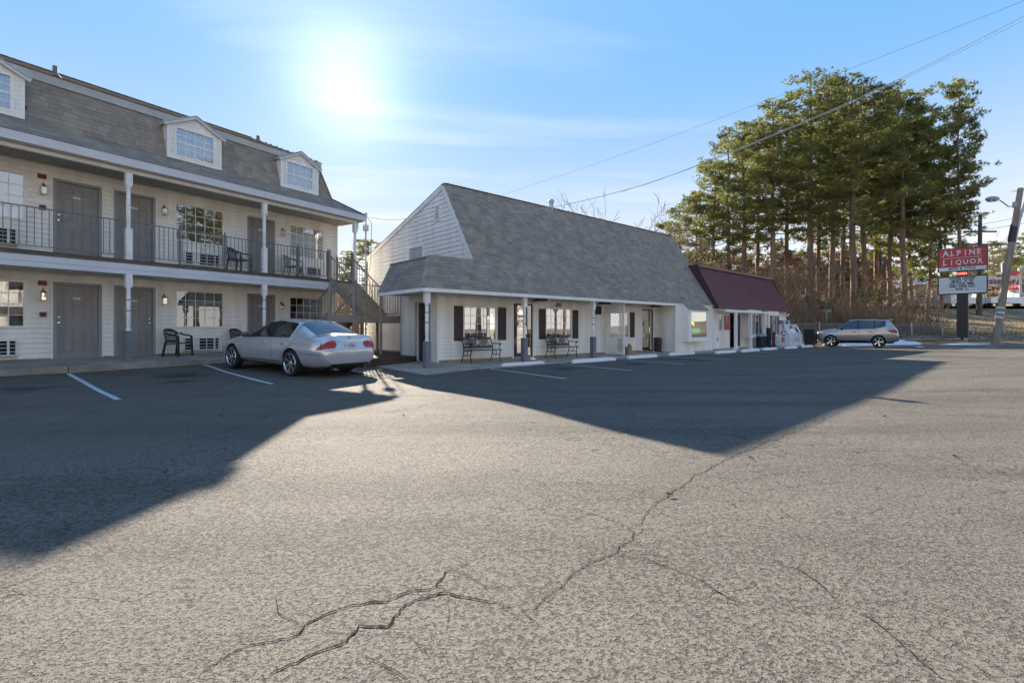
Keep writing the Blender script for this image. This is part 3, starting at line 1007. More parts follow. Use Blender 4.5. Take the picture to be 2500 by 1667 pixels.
def turned_post(name, label, F, s, w, zb, zt, sleeve=None, bands=(), sidesq=.075, group='white turned porch posts', wide=False):
    """porch post: square head, turned shaft, square foot or grey wrap"""
    p = F.W(s, w)
    t = thing(name, label, 'post', (p.x, p.y, zb), F.rz, group)
    H = zt - zb
    q = sidesq
    hd = .36 if H > 2.2 else .3
    MB().box(-q, q, -q, q, H - hd, H).obj('post_head', TRIMW, t)
    fb = .86
    r = q * .72
    zs, ze = fb, H - hd
    pr = [(q * .9, zs), (q * .93, zs + .02), (r * .8, zs + .05), (r, zs + .08), (r * .82, zs + .12), (r * .82, zs + .15), (r, zs + .17), (r, ze - .25), (r * .85, ze - .23), (r, ze - .2), (r * .85, ze - .17), (r, ze - .13), (r * .8, ze - .08), (q * .93, ze - .03), (q * .9, ze)]
    MB().lathe(pr, 16).obj('post_shaft', TRIMW, t, smooth=35)
    if sleeve:
        b = MB().box(-q - .012, q + .012, -q - .012, q + .012, 0.0, fb)
        b.obj('post_wrap', POSTGREY, t)
        if wide:
            MB().box(-q - .05, q + .05, -q - .05, q + .05, -.01, .1).obj('post_base', POSTGREY, t)
    else:
        MB().box(-q, q, -q, q, 0, fb).obj('post_foot', TRIMW, t)
    for z in bands:
        MB().lathe([(r + .006, z - .016), (r + .006, z + .016)], 16).obj('post_band', POSTGREY, t)
    return t


# ---- shingles: individual tabs, the 300 that show largest as parts, the rest one mesh
SH_W, SH_E, SH_T = .32, .142, .010


def _tab(L_=SH_E * 1.25, W=SH_W - .006, t=SH_T):
    # local: x along course, y up slope, z outward
    return [(0, 0, t * .9), (W, 0, t * .9), (W, L_, .001), (0, L_, .001), (0, 0, 0), (W, 0, 0), (W, L_, -.001), (0, L_, -.001)], \
           [(0, 1, 2, 3), (0, 4, 5, 1), (1, 5, 6, 2), (3, 2, 6, 7), (0, 3, 7, 4), (4, 7, 6, 5)]


_tmb = MB(); _tmb.add(*_tab()); TABMESH = _tmb.mesh('shingle', SHING)


def shingle_planes(parent, planes, F, n_parts, holes=None):
    """planes: list of (origin, xdir, updir, length_up, extent function v->(u0,u1)) in the building's frame"""
    cells = []
    for (o, xd, ud, Lu, ext) in planes:
        o = Vector(o); xd = Vector(xd).normalized(); ud = Vector(ud).normalized(); nd = xd.cross(ud)
        k = 0; v = 0.0
        while v < Lu - .02:
            hh = min(SH_E, Lu - v)
            u0, u1 = ext(v + hh * .5)
            off = (k % 2) * SH_W * .5 + random.uniform(-.04, .04)
            u = u0 - off
            while u < u1:
                wd = random.choice((.5, .7, .8, 1, 1)) * SH_W
                a, b = max(u, u0), min(u + wd, u1)
                u += wd
                if b - a < .02:
                    continue
                M = Matrix((xd, ud, nd)).transposed().to_4x4(); M.translation = o + xd * a + ud * v
                lift = random.choice((0, 0, .004))
                c = o + xd * (a + b) / 2 + ud * v
                if holes and holes(c):
                    continue
                cells.append((M, (b - a) / (SH_W - .001), min(1, (Lu - v) / (SH_E * 1.25)), 1 + lift / SH_T, c))
            v += SH_E; k += 1
    mw = Matrix.Translation(F.p) @ Matrix.Rotation(F.rz, 4, 'Z')

    def shown(cell):                       # apparent size seen from where the picture is taken
        p = mw @ cell[4]; q = p - Vector((0, 0, 1.22))
        inview = abs(q.x) < q.y * 1.07 and q.y > 1
        nrm = (mw.to_3x3() @ Vector(cell[0].col[2][:3]))
        return -(abs(nrm.dot(q.normalized())) * cell[1] / q.length_squared) * (1 if inview else 0)
    cells.sort(key=shown)
    rest = MB()
    tv, tf = _tab()
    for i, (M, sx, sy, sz, c) in enumerate(cells):
        S = Matrix.Diagonal((sx, sy, sz, 1))
        if i < n_parts:
            ob = link('shingle', TABMESH, parent)
            ob.matrix_local = M @ S
        else:
            T = M @ S
            rest.add([T @ Vector(v) for v in tv], tf[:4])
    rest.obj('shingles', SHING, parent, kind='stuff')


# ============================================================ MOTEL
motel = thing('motel_building', 'two storey white sided motel wing with grey doors, balcony and shingled mansard roof with dormers', 'building', FM.p, FM.rz)
S0, S1 = -6.0, 9.06
ZF, ZU, ZT = .395, 3.22, 5.66
doors = [(0.0, True), (1.34, False), (5.27, False)]
wins = [(-2.1, -.63), (2.90, 4.37), (6.87, 8.37)]
holes = []
for s, _ in doors:
    for z in (ZF, ZU):
        holes.append((s - .11, s + 1.02, z - .1, z + 2.14))
for a, b in wins:
    holes.append((a - .05, b + .05, 1.29 - .05, 2.43 + .05)); holes.append((a - .05, b + .05, 4.10 - .05, 5.26 + .05))
acs = [(-1.87, -.79, .52, .925, 1), (3.10, 4.20, .50, .92, 1), (-1.87, -.79, 3.39, 3.80, 0), (3.12, 4.2, 3.33, 3.745, 0), (7.1, 8.18, 3.35, 3.72, 0)]
# walls with their boards
wall = MB()
D = 8.6


def holed_wall(mb, s0, s1, z0, z1, hs, y0, y1, m=0):
    """wall slab as boxes round holes"""
    xs = sorted({s0, s1, *[h[0] for h in hs], *[h[1] for h in hs]})
    for a, b in zip(xs, xs[1:]):
        if b <= s0 or a >= s1 or b - a < 1e-6:
            continue
        mid = (a + b) / 2
        iv = sorted([(h[2], h[3]) for h in hs if h[0] < mid < h[1]])
        z = z0
        for c, e in iv:
            if c > z: mb.box(a, b, y0, y1, z, min(c, z1), m)
            z = max(z, e)
        if z < z1: mb.box(a, b, y0, y1, z, z1, m)


wholes = [(a, b, c, d) for (a, b, c, d) in [(w[0], w[1], 1.29, 2.43) for w in wins] + [(w[0], w[1], 4.10, 5.26) for w in wins] + [(s, s + .91, ZF, ZF + 2.03) for s, _ in doors] + [(s, s + .91, ZU, ZU + 2.03) for s, _ in doors]]
holed_wall(wall, S0, S1, .1, 5.72, wholes, 0, .14)
wall.box(S0, S1 - .14, D - .14, D, .1, 5.72).box(S0, S0 + .14, .14, D - .14, .1, 5.72).box(S1 - .14, S1, .14, D, .1, 5.72)
wall.box(S0 + .14, S1 - .14, .14, D - .14, 2.95, 3.05).box(S0 + .14, S1 - .14, .14, D - .14, 5.5, 5.6)
fw_ = wall.obj('wall', WHITE, motel)
siding(fw_, S0, S1 - .03, ZF + .02, 2.735, holes)
siding(fw_, S0, S1 - .03, ZU + .005, ZT, holes)
MB().box(S1 - .03, S1 + .012, -.025, .06, ZF, 2.735).box(S1 - .03, S1 + .012, -.025, .06, ZU, ZT).obj('corner_trim', TRIM, motel)
# gable-end siding (barely seen, raked light)
e = MB()
for k in range(40):
    z = .4 + k * BOARD_H
    if z < 5.5:
        e.prism([(S1, z), (S1 + .016, z + .002), (S1 + .016, z + .012), (S1 + .003, z + BOARD_H), (S1, z + BOARD_H)], .06, D, 'y')
e.obj('end_siding', WHITE, motel, kind='stuff')
# stains: thresholds at wall base
MB().box(S0, S1, -.02, .0, .3, ZF + .02).obj('wall_footing', CONCDARK, motel)
nums = {(0, 0): '303', (0, 1): '304', (0, 2): '302', (1, 0): '403', (1, 1): '404', (1, 2): '402'}
for fl, z in ((0, ZF), (1, ZU)):
    for i, (s, hr) in enumerate(doors):
        six_panel_door(motel, s, z, .91, 2.03, hr, nums[(fl, i)], (fl == 0 and i < 2) or (fl == 1 and i == 1))
window(motel, *wins[0], 1.29, 2.43, 5, 4, CURTD)
window(motel, *wins[1], 1.29, 2.43, 5, 4, CURTD, cfrac=(.28, 1))
window(motel, *wins[2], 1.29, 2.43, 5, 4, None)
window(motel, *wins[0], 4.10, 5.26, 5, 4, CURT, gm=GLASSR)
window(motel, *wins[1], 4.10, 5.26, 5, 4, CURTD, gm=GLASSR)
window(motel, *wins[2], 4.10, 5.26, 5, 4, CURT, gm=GLASSR)
for a, b, c, d, k in acs:
    ac_unit(motel, a, b, c, d)
# deck and soffits
dk = MB()
dk.prism([(0, 3.2), (-1.36, 3.10), (-1.36, 3.02), (0, 3.1)], S0, 8.98, 'x')
dk.obj('balcony_deck', mat('deck_boards', (.22, .19, .15), .85, var=.25), motel)
MB().box(S0, 9.0, -1.40, -1.30, 3.105, 3.142).obj('deck_edge_board', DECKEDGE, motel)
MB().box(S0, 9.0, -1.36, -1.31, 2.87, 3.104).obj('fascia_board', FASC, motel)
MB().box(S0, 9.0, -1.372, -1.31, 2.735, 2.862).obj('fascia_board', FASC, motel)
sf = MB()                                              # ribbed soffits run across the walk
for k in range(int((9.0 - S0) / .1)):
    a = S0 + k * .1
    sf.box(a, a + .092, -1.31, -.016, 2.742, 2.752)
sf.box(S0, 9.0, -1.31, 0, 2.753, 2.77)
sf.obj('lower_soffit', SOFFIT, motel, kind='stuff')
sf = MB()
for k in range(int((9.3 - S0) / .1)):
    a = S0 + k * .1
    sf.box(a, a + .092, -1.44, -.016, 5.665, 5.675)
for k in range(60):
    a = k * .1
    sf.box(9.08, 9.26, a, a + .092, 5.665, 5.675)
sf.box(S0, 9.28, -1.44, .0, 5.676, 5.70).box(9.06, 9.28, 0, D, 5.676, 5.70)
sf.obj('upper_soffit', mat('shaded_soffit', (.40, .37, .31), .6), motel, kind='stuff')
MB().box(S0, 9.0, -1.36, -1.24, 5.56, 5.665).obj('eave_beam', SOFFIT, motel)
# eave gutter / fascia, front then end
MB().box(S0, 9.30, -1.52, -1.44, 5.70, 5.925).obj('eave_fascia', GUTTER, motel)
MB().box(9.22, 9.30, -1.44, D + .3, 5.70, 5.925).obj('eave_fascia', GUTTER, motel)
# roof body: flared skirt, steep mansard, trim band, low slope to ridge
zE, zK, zB = 5.93, 6.45, 7.68
wE, wK, wB = 1.50, .80, .42
sE, sK, sB = 9.30, 8.22, 7.90
DB = D + 1.0
rf = MB()


def ring(w, s, z, back):
    return [(S0, -w, z), (s, -w, z), (s, back, z)]


rings = [ring(wE, sE, zE - .01, D + .4), ring(wK, sK, zK, D - .2), ring(wB, sB, zB, D - .4)]
for r0, r1 in zip(rings, rings[1:]):
    rf.add([r0[0], r0[1], r1[1], r1[0]], [(0, 1, 2, 3)])
    rf.add([r0[1], r0[2], r1[2], r1[1]], [(0, 1, 2, 3)])
zC = 7.90
RW, RS, RZ = -3.4, 7.2, 9.52                           # ridge
rf.add([(S0, -wB - .05, zC), (sB + .05, -wB - .05, zC), (RS, -RW, RZ), (S0, -RW, RZ)], [(0, 1, 2, 3)])
rf.add([(sB + .05, -wB - .05, zC), (sB + .05, D, zC), (RS, -RW, RZ)], [(0, 1, 2)])
rf.add([(S0, D, zC), (sB + .05, D, zC), (RS, -RW, RZ), (S0, -RW, RZ)], [(0, 1, 2, 3)])
rf.add([(S0, D, zE), (sE, D + .4, zE), (sB, D, zC), (S0, D, zC)], [(0, 1, 2, 3)])
rf.add([(S0, -wE, zE), (S0, -wK, zK), (S0, -wB, zC), (S0, -RW, RZ), (S0, D, zC), (S0, D, zE)], [(0, 1, 2, 3, 4, 5)])
roof = rf.obj('roof', SHINGB, motel)
MB().box(S0, sB + .05, -wB - .06, -wB + .1, zB, zB + .225).box(sB - .08, sB + .07, -wB + .1, D - .4, zB, zB + .225).obj('roof_trim_band', BANDM, motel)
dorm = [(-2.50, -.82), (2.34, 3.88), (6.0, 7.53)]
DWF = .80                                              # dormer face distance


def in_dormer(c):
    return any(a < c.x < b and 6.47 < c.z < 7.66 and c.y < -wB + .05 for a, b in dorm)


def slope(o0, o1, ext, xd=(1, 0, 0)):
    up = Vector(o1) - Vector(o0)
    return (o0, xd, up, up.length, ext)


L1 = (Vector((0, -wK, zK)) - Vector((0, -wE, zE))).length
L2 = (Vector((0, -wB, zB)) - Vector((0, -wK, zK))).length
L3 = (Vector((0, -RW, RZ)) - Vector((0, -wB - .05, zC))).length
planes = [slope((0, -wE - .02, zE + .004), (0, -wK, zK + .012), lambda v: (S0, sE + (sK - sE) * v / L1)),
          slope((0, -wK - .01, zK + .004), (0, -wB - .01, zB), lambda v: (-3.2, sK + (sB - sK) * v / L2)),
          slope((0, -wB - .09, zC + .01), (0, -RW, RZ + .01), lambda v: (-3.0, sB + .08 + (RS - sB) * v / L3)),
          ((sE + .02, -wE, zE + .004), (0, 1, 0), (sK - sE, 0, zK - zE), math.hypot(sE - sK, zK - zE), lambda v: (v * .6, 6)),
          ((sK + .01, -wK, zK + .004), (0, 1, 0), (sB - sK, 0, zB - zK), math.hypot(sK - sB, zB - zK), lambda v: (v * .3, 6)),
          ((sB + .07, -wB, zC + .01), (0, 1, 0), (RS - sB, RZ * 0 + (-RW + wB) * 0, RZ - zC), math.hypot(sB - RS, RZ - zC), lambda v: (v * 2.2, 7 - v * 2.2))]
shingle_planes(roof, planes, FM, 300, in_dormer)
# hip cap
hc = MB()
for a, b in (((sB + .05, -wB - .05, zC), (RS, -RW, RZ)), ((S0, -RW, RZ), (RS, -RW, RZ)), ((sE, -wE, zE), (sK, -wK, zK)), ((sK, -wK, zK), (sB, -wB, zB))):
    A, B = Vector(a), Vector(b); n = int((B - A).length / .2)
    for k in range(n):
        p, q = A.lerp(B, k / n), A.lerp(B, (k + 1) / n)
        hc.bar(p + Vector((0, 0, .018)), q + Vector((0, 0, .024)), .17, .014)
hc.obj('ridge_cap', SHING, roof, kind='stuff')
# dormers
for i, (a, b) in enumerate(dorm):
    d = MB()
    z0, z1, zp = 6.45, 7.50, 7.92
    f = -DWF - .04
    c = (a + b) / 2
    yb = -wB + .3
    q0, q1, r0_, r1_ = a + .22, b - .22, 6.60, 7.42
    d.add([(a, f, z0), (b, f, z0), (b, f, r0_), (a, f, r0_)], [(0, 1, 2, 3)])
    d.add([(a, f, r0_), (q0, f, r0_), (q0, f, r1_), (a, f, r1_)], [(0, 1, 2, 3)])
    d.add([(q1, f, r0_), (b, f, r0_), (b, f, r1_), (q1, f, r1_)], [(0, 1, 2, 3)])
    d.add([(a, f, r1_), (b, f, r1_), (b, f, z1), (c, f, zp - .06), (a, f, z1)], [(0, 1, 2, 3, 4)])
    d.add([(a, f, z0), (a, f, z1), (a, yb, z1), (a, -wK + .02, z0)], [(0, 1, 2, 3)])
    d.add([(b, f, z0), (b, f, z1), (b, yb, z1), (b, -wK + .02, z0)], [(0, 1, 2, 3)])
    dm = d.obj('dormer', WHITE, motel)
    w0, w1, v0, v1 = a + .22, b - .22, 6.60, 7.42
    sd = MB()
    z = z0 + .1
    while z < zp - .1:
        zt = z + .115
        lim = 1.0 if zt < z1 else max(0, (zp - .06 - zt) / (zp - z1))
        x0, x1 = c - (c - a) * lim + .06, c + (b - c) * lim - .06
        segs = [(x0, x1)] if (z > v1 + .02 or zt < v0 - .02) else [(x0, w0 - .05), (w1 + .05, x1)]
        for p, q in segs:
            if q - p > .03:
                sd.prism([(f, z), (f - .013, z + .002), (f - .013, z + .01), (f - .002, zt), (f, zt)], p, q, 'x')
        if zt < z1:
            for sx in (a, b):
                sgn = -1 if sx == a else 1
                yk = -wK + (zt - zK) / (zB - zK) * (wK - wB) + .0
                sd.prism([(sx, z), (sx + sgn * .013, z + .002), (sx + sgn * .013, z + .01), (sx + sgn * .002, zt), (sx, zt)], f + .03, yk, 'y')
        z += .115
    sd.obj('dormer_siding', WHITE, dm, kind='stuff')
    tr = MB()
    tr.box(a - .02, a + .06, f - .025, f + .03, z0, z1).box(b - .06, b + .02, f - .025, f + .03, z0, z1).box(a + .06, b - .06, f - .025, f + .03, z0, z0 + .11)
    tr.obj('dormer_trim', TRIM, dm)
    rk = MB()
    for (p, q) in (((a - .12, z1 - .04), (c, zp)), ((b + .12, z1 - .04), (c, zp))):
        rk.bar((p[0], f - .07, p[1] - .02), (q[0], f - .07, q[1] - .02), .06, .1, up=(0, 0, 1))
        rk.bar((p[0], f + .02, p[1] + .02), (q[0], f + .02, q[1] + .02), .24, .05, up=(0, 0, 1))
        rk.bar((p[0] * .97 + q[0] * .03, -wB + .05, p[1] + .01), (q[0], -wB + .05, q[1] + .01), 1.0, .035, up=(0, 0, 1))
    rk.obj('dormer_roof', GUTTER, dm)
    gm = GLASSR
    fo = window(dm, w0, w1, v0, v1, 4, 4, CURT, w=-f, fw=.045, gm=gm, room=False, rail=2)
# roof vents
for (s, w, z, h) in ((-.05, .1, 8.06, .34), (5.55, .1, 8.06, .3)):
    v = MB().lathe([(.055, 0), (.055, h)], 10, M=Matrix.Translation((s, -w, z - .05)))
    v.lathe([(.16, -.02), (.07, .09), (.06, .1)], 12, M=Matrix.Translation((s, -w, z)))
    v.obj('roof_vent', mat('rusty_vent_pipe', (.20, .13, .10), .7, var=.3), motel, smooth=40)
MB().tube([(9.06 + .03, -1.30, 5.6), (9.09, -1.30, 5.35)], .03, 6).obj('conduit', STEEL, motel)

# posts of the walk and of the balcony -------------------------------------
pl = [(-2.7, 'post beyond the left edge'), (1.2, ''), (5.1, ''), (9.0, '')]
turned_post('porch_post', 'white turned balcony post in front of the second upper grey door from the left', FM, 1.2, 1.3, 3.142, 5.56, group='upper balcony posts')
turned_post('porch_post', 'white turned balcony post standing beside the dark plastic chair upstairs', FM, 5.1, 1.3, 3.142, 5.56, group='upper balcony posts')
turned_post('porch_post', 'white turned post at the far corner of the balcony under the eave tip', FM, 8.95, 1.3, 3.142, 5.56, group='upper balcony posts')
turned_post('porch_post', 'white ground floor post with grey wrapped foot before the second motel door', FM, 1.2, 1.3, .30, 2.735, sleeve=1, bands=(1.72, 1.42), group='ground floor motel posts')
turned_post('porch_post', 'white ground floor post with grey bands rising behind the silver sedan', FM, 5.1, 1.3, .30, 2.735, sleeve=1, bands=(1.9, 1.6), group='ground floor motel posts')

# balcony railing: sections between posts, each with its bars -----------------
railing = thing('balcony_railing', 'long grey metal railing with thin upright bars along the upper balcony', 'railing', FM.W(0, 1.3, 3.14), FM.rz)
BAL = MB().box(-.008, .008, -.008, .008, 0, 1).mesh('baluster', RAIL)


def rail_run(parent, a, b, z_bot, z_top, n, mesh=BAL, r=.019):
    """top and bottom rail from a to b (x,y,z base), with n bars"""
    A, B = Vector(a), Vector(b)
    MB().bar(A + Vector((0, 0, z_top)), B + Vector((0, 0, z_top)), .045, .026).obj('top_rail', RAIL, parent)
    MB().bar(A + Vector((0, 0, z_bot)), B + Vector((0, 0, z_bot)), .03, .022).obj('bottom_rail', RAIL, parent)
    for k in range(n):
        p = A.lerp(B, (k + .5) / n)
        link('baluster', mesh, parent, (p.x, p.y, p.z + z_bot), (0, 0, 0), (1, 1, z_top - z_bot))


def rail_post(parent, x, y, z0, h, m=RAIL, q=.028):
    mb = MB().box(x - q, x + q, y - q, y + q, z0, z0 + h)
    mb.lathe([(.024, h), (.036, h + .02), (.012, h + .035), (.024, h + .06), (.022, h + .08), (.004, h + .11)], 8, M=Matrix.Translation((x, y, z0)))
    return mb.obj('rail_post', m, parent)


rp = [-6.0, -4.1, -2.8, -1.45, 2.49, 3.79, 6.38, 7.66]
runs = [(-6.0, -2.7, 24), (-2.7, 1.12, 28), (1.28, 2.49, 10), (2.49, 3.79, 10), (3.79, 5.02, 10), (5.18, 6.38, 10), (6.38, 7.66, 10)]
for a, b, n in runs:
    rail_run(railing, (a, 0, 0), (b, 0, 0), .12, 1.07, n)
for s in rp[4:]:
    rail_post(railing, s, 0, -.1, 1.2)
# end of the balcony walk behind the stair, and side stretch
rail_post(railing, 8.78, 0, -.1, 1.25)
rail_run(railing, (8.98, .1, 0), (8.98, 1.2, 0), .12, 1.07, 9)
rail_post(railing, 8.98, 1.2, -.1, 1.2)

# lanterns and alarms: hung on the wall, things of their own -----------------


def lantern(label, s, z, first=None):
    p = FM.W(s, .02, z)
    if first:
        return dup(first, p, label=label)
    t = thing('wall_lantern', label, 'lantern', p, FM.rz, 'brass wall lanterns')
    MB().box(-.11, .11, -.012, .012, -.17, .2).obj('back_plate', TRIM, t)
    a = MB().lathe([(.03, -.02), (.03, .0)], 10, M=Matrix.Translation((0, -.012, .1)) @ Matrix.Rotation(R(90), 4, 'X'))
    a.tube([(0, -.02, .1), (0, -.06, .17), (0, -.11, .16), (0, -.12, .1)], .011, 6)
    a.tube([(.02, -.05, .17), (.03, -.05, .24)], .004, 4)
    a.obj('bracket', BRASS, t, smooth=50)
    g = MB()
    for an in range(4):
        x, y = (.055 * (1 if an in (0, 3) else -1)), (.055 * (1 if an < 2 else -1))
        g.bar((x * 1.05, -.12 + y * 1.05, .06), (x, -.12 + y, -.14), .011)
    g.lathe([(.085, -.15), (.085, -.135)], 4, M=Matrix.Translation((0, -.12, 0)) @ Matrix.Rotation(R(45), 4, 'Z'))
    g.lathe([(.095, .055), (.03, .11), (.02, .13)], 4, M=Matrix.Translation((0, -.12, 0)) @ Matrix.Rotation(R(45), 4, 'Z'))
    g.obj('lantern_cage', BRASS, t)
    q = MB()
    for k in range(4):
        an = k * PI / 2
        c, s_ = math.cos(an), math.sin(an)
        q.add([(c * .052 - s_ * .05, -.12 + s_ * .052 + c * .05, -.13), (c * .052 + s_ * .05, -.12 + s_ * .052 - c * .05, -.13), (c * .056 + s_ * .052, -.12 + s_ * .056 - c * .052, .05), (c * .056 - s_ * .052, -.12 + s_ * .056 + c * .052, .05)], [(0, 1, 2, 3)])
    q.obj('lantern_glass', GLASSR, t)
    MB().lathe([(.012, -.1), (.022, -.06), (.01, .0)], 8, M=Matrix.Translation((0, -.12, 0))).obj('bulb', mat('bulb_glass', (.7, .66, .5), .3), t, smooth=60)
    return t


ln = lantern('brass wall lantern beside the upper left window with a red box above it', -.29, 4.95)
for lab, s, z in (('brass wall lantern between the upper middle window and the second upper door', 2.53, 4.95), ('brass wall lantern between the far upper door and the last upper window', 6.5, 4.93),
                  ('brass wall lantern beside the lower left window with a red box above it', -.29, 2.12), ('brass wall lantern between the lower middle window and the second lower door', 2.53, 2.13), ('brass wall lantern between the far lower door and the last lower window', 6.46, 2.1)):
    lantern(lab, s, z, ln)


def alarm(label, s, z, wd, ht, dome):
    p = FM.W(s, .018, z)
    t = thing('alarm_box', label, 'alarm', p, FM.rz, 'red alarm boxes on the motel wall')
    MB().box(-wd / 2, wd / 2, -.05, .01, -ht / 2, ht / 2).obj('housing', REDBOX, t)
    g = MB()
    if dome:
        g.lathe([(.045, 0), (.04, .01), (.01, .014)], 12, M=Matrix.Translation((0, -.05, 0)) @ Matrix.Rotation(R(90), 4, 'X'))
    else:
        for k in range(4):
            g.box(-wd / 2 + .015, -.01, -.056, -.05, -ht / 2 + .02 + k * .025, -ht / 2 + .03 + k * .025)
        g.box(.015, wd / 2 - .015, -.06, -.05, -.03, .03)
    g.obj('sounder', mat('alarm_dark', (.09, .02, .018), .5), t)


alarm('wide red alarm strobe above the upper lantern next to the door marked 403', -.3, 5.30, .17, .125, False)
alarm('small square red box under the upper lantern just above the railing', -.29, 4.47, .13, .125, True)
alarm('wide red alarm strobe above the lower left lantern', -.29, 2.44, .17, .125, False)
alarm('small square red box under the lower left lantern beside the ground floor door', -.28, 1.6, .13, .13, True)
# ============================================================ EXTERIOR STAIR
LZ = 1.69
stair = thing('outdoor_staircase', 'taupe steel staircase with barred landing between the motel balcony and the office', 'staircase', (0, 0, 0), 0)
SBAL = MB().box(-.008, .008, -.008, .008, 0, 1).mesh('stair_baluster', STAIRM)


def srun(parent, A, B, zb, zt, n, posts=(1, 1), m=STAIRM):
    A, B = Vector(A), Vector(B)
    MB().bar(A + Vector((0, 0, zt)), B + Vector((0, 0, zt)), .045, .03).obj('handrail', m, parent)
    MB().bar(A + Vector((0, 0, zb)), B + Vector((0, 0, zb)), .032, .025).obj('bottom_rail', m, parent)
    for k in range(n):
        p = A.lerp(B, (k + .5) / n)
        link('baluster', SBAL, parent, (p.x, p.y, p.z + zb), (0, 0, 0), (1, 1, zt - zb))


def spost(p, z0, z1, q=.035, m=STAIRM, cap=True):
    mb = MB().box(p[0] - q, p[0] + q, p[1] - q, p[1] + q, z0, z1)
    if cap:
        mb.lathe([(.02, 0), (.035, .02), (.012, .035), (.022, .06), (.004, .1)], 8, M=Matrix.Translation((p[0], p[1], z1)))
    return mb.obj('stair_post', m, stair)


def flight(F, s0, s1, w_a, z_a, w_b, z_b, nst, m=STAIRM):
    """w_a,z_a top end; w_b,z_b bottom end"""
    for s in (s0, s1):
        a, b = F.W(s, w_a, z_a - .02), F.W(s, w_b, z_b - .02)
        MB().bar(a, b, .05, .26).obj('stringer', m, stair)
        ra, rb = F.W(s, w_a, z_a), F.W(s, w_b, z_b)
        srun(stair, ra, rb, .1, .93, 12)
    tm = mat('stair_tread_wood', (.46, .34, .20), .85, var=.25, scale=5)
    for k in range(1, nst):
        t = k / nst
        w = w_a + (w_b - w_a) * t; z = z_a + (z_b - z_a) * t
        sgn = 1 if w_b > w_a else -1
        p = [F.W(s0 + .03, w - sgn * .02), F.W(s1 - .03, w - sgn * .02), F.W(s1 - .03, w + sgn * .25), F.W(s0 + .03, w + sgn * .25)]
        mb = MB()
        vs = [(q.x, q.y, z) for q in p] + [(q.x, q.y, z - .04) for q in p]
        mb.add(vs, [(0, 1, 2, 3), (7, 6, 5, 4), (0, 4, 5, 1), (1, 5, 6, 2), (2, 6, 7, 3), (3, 7, 4, 0)])
        mb.obj('tread', tm, stair)
        q0, q1 = F.W(s0 + .03, w + sgn * .24), F.W(s1 - .03, w + sgn * .24)
        dzr = abs(z_a - z_b) / nst
        r_ = MB(); r_.bar((q0.x, q0.y, z - .04 - dzr / 2 + .02), (q1.x, q1.y, z - .04 - dzr / 2 + .02), .02, dzr - .045)
        if w_b < w_a or True: r_.obj('riser', tm, stair)


flight(FM, 7.70, 8.80, 1.38, 3.14, 3.25, LZ, 8)
flight(FM, 6.12, 7.25, 3.45, LZ, 1.62, .36, 8)
A = Vector((-6.2, 16.5, 0)); ed = FO.d; bk = -FO.n
B = A + ed * 2.74
outl = [A, B, B + bk * 1.75, FM.W(8.85, 3.1), FM.W(7.3, 3.1), FM.W(6.1, 3.35)]
mb = MB(); n = len(outl)
vs = [(p.x, p.y, LZ) for p in outl] + [(p.x, p.y, LZ - .06) for p in outl]
mb.add(vs, [tuple(range(n)), tuple(range(2 * n - 1, n - 1, -1))] + [(i, n + i, n + (i + 1) % n, (i + 1) % n) for i in range(n)])
mb.obj('landing', mat('landing_planks', (.36, .28, .17), .85, var=.25, scale=4), stair)
for p, q in ((A, B), (B, B + bk * 1.75), (A, FM.W(6.1, 3.35))):
    MB().bar(Vector((p.x, p.y, LZ - .13)), Vector((q.x, q.y, LZ - .13)), .05, .27).obj('landing_beam', STAIRM, stair)
cuts = [0, .86 * .98, 1.84, 2.70]
for a, b, n in ((0, .86, 8), (.86, 1.87, 10), (1.87, 2.70, 8)):
    srun(stair, (A + ed * a) + Vector((0, 0, LZ)), (A + ed * b) + Vector((0, 0, LZ)), .07, 1.08, n)
srun(stair, B + Vector((0, 0, LZ)), B + bk * 1.7 + Vector((0, 0, LZ)), .07, 1.08, 14)
for a, lo in ((0, LZ - .3), (.86, .15), (1.87, .15), (2.70, .15)):
    p = A + ed * a
    spost((p.x, p.y), lo if lo > 1 else gz(p.x, p.y) + .05, LZ + 1.09, .04 if lo < 1 else .035, cap=False)
for a in (.86, 1.87, 2.5):
    p = A + ed * a + bk * 1.6
    spost((p.x, p.y), .1, LZ - .1, .045, cap=False)
for s in (7.70, 8.80):
    p = FM.W(s, 1.36)
    spost((p.x, p.y), 3.0, 4.25)
p, q = A + ed * .86 + Vector((0, 0, .3)), A + ed * .1 + bk * .2 + Vector((0, 0, LZ - .2))
MB().bar(p, q, .05).obj('brace', STAIRM, stair)
def bed():
    o = [(-5.35, -.35), (-3.4, -1.2), (-3.4, -2.5), (-2.2, -2.55), (-2.2, -8.5), (-6.6, -8.0), (-7.3, -1.9)]
    m = MB(); n = len(o)
    vs = [tuple(FO.W(s, w, .27)) for s, w in o] + [tuple(FO.W(s, w, -.1)) for s, w in o]
    m.add(vs, [tuple(range(n)), tuple(range(2 * n - 1, n - 1, -1))] + [(i, n + i, n + (i + 1) % n, (i + 1) % n) for i in range(n)])
    return struct(m.obj('path', mat('red_brown_paving', (.085, .05, .036), .9, var=.3, scale=8, bump=.01, bscale=20)))


bed()

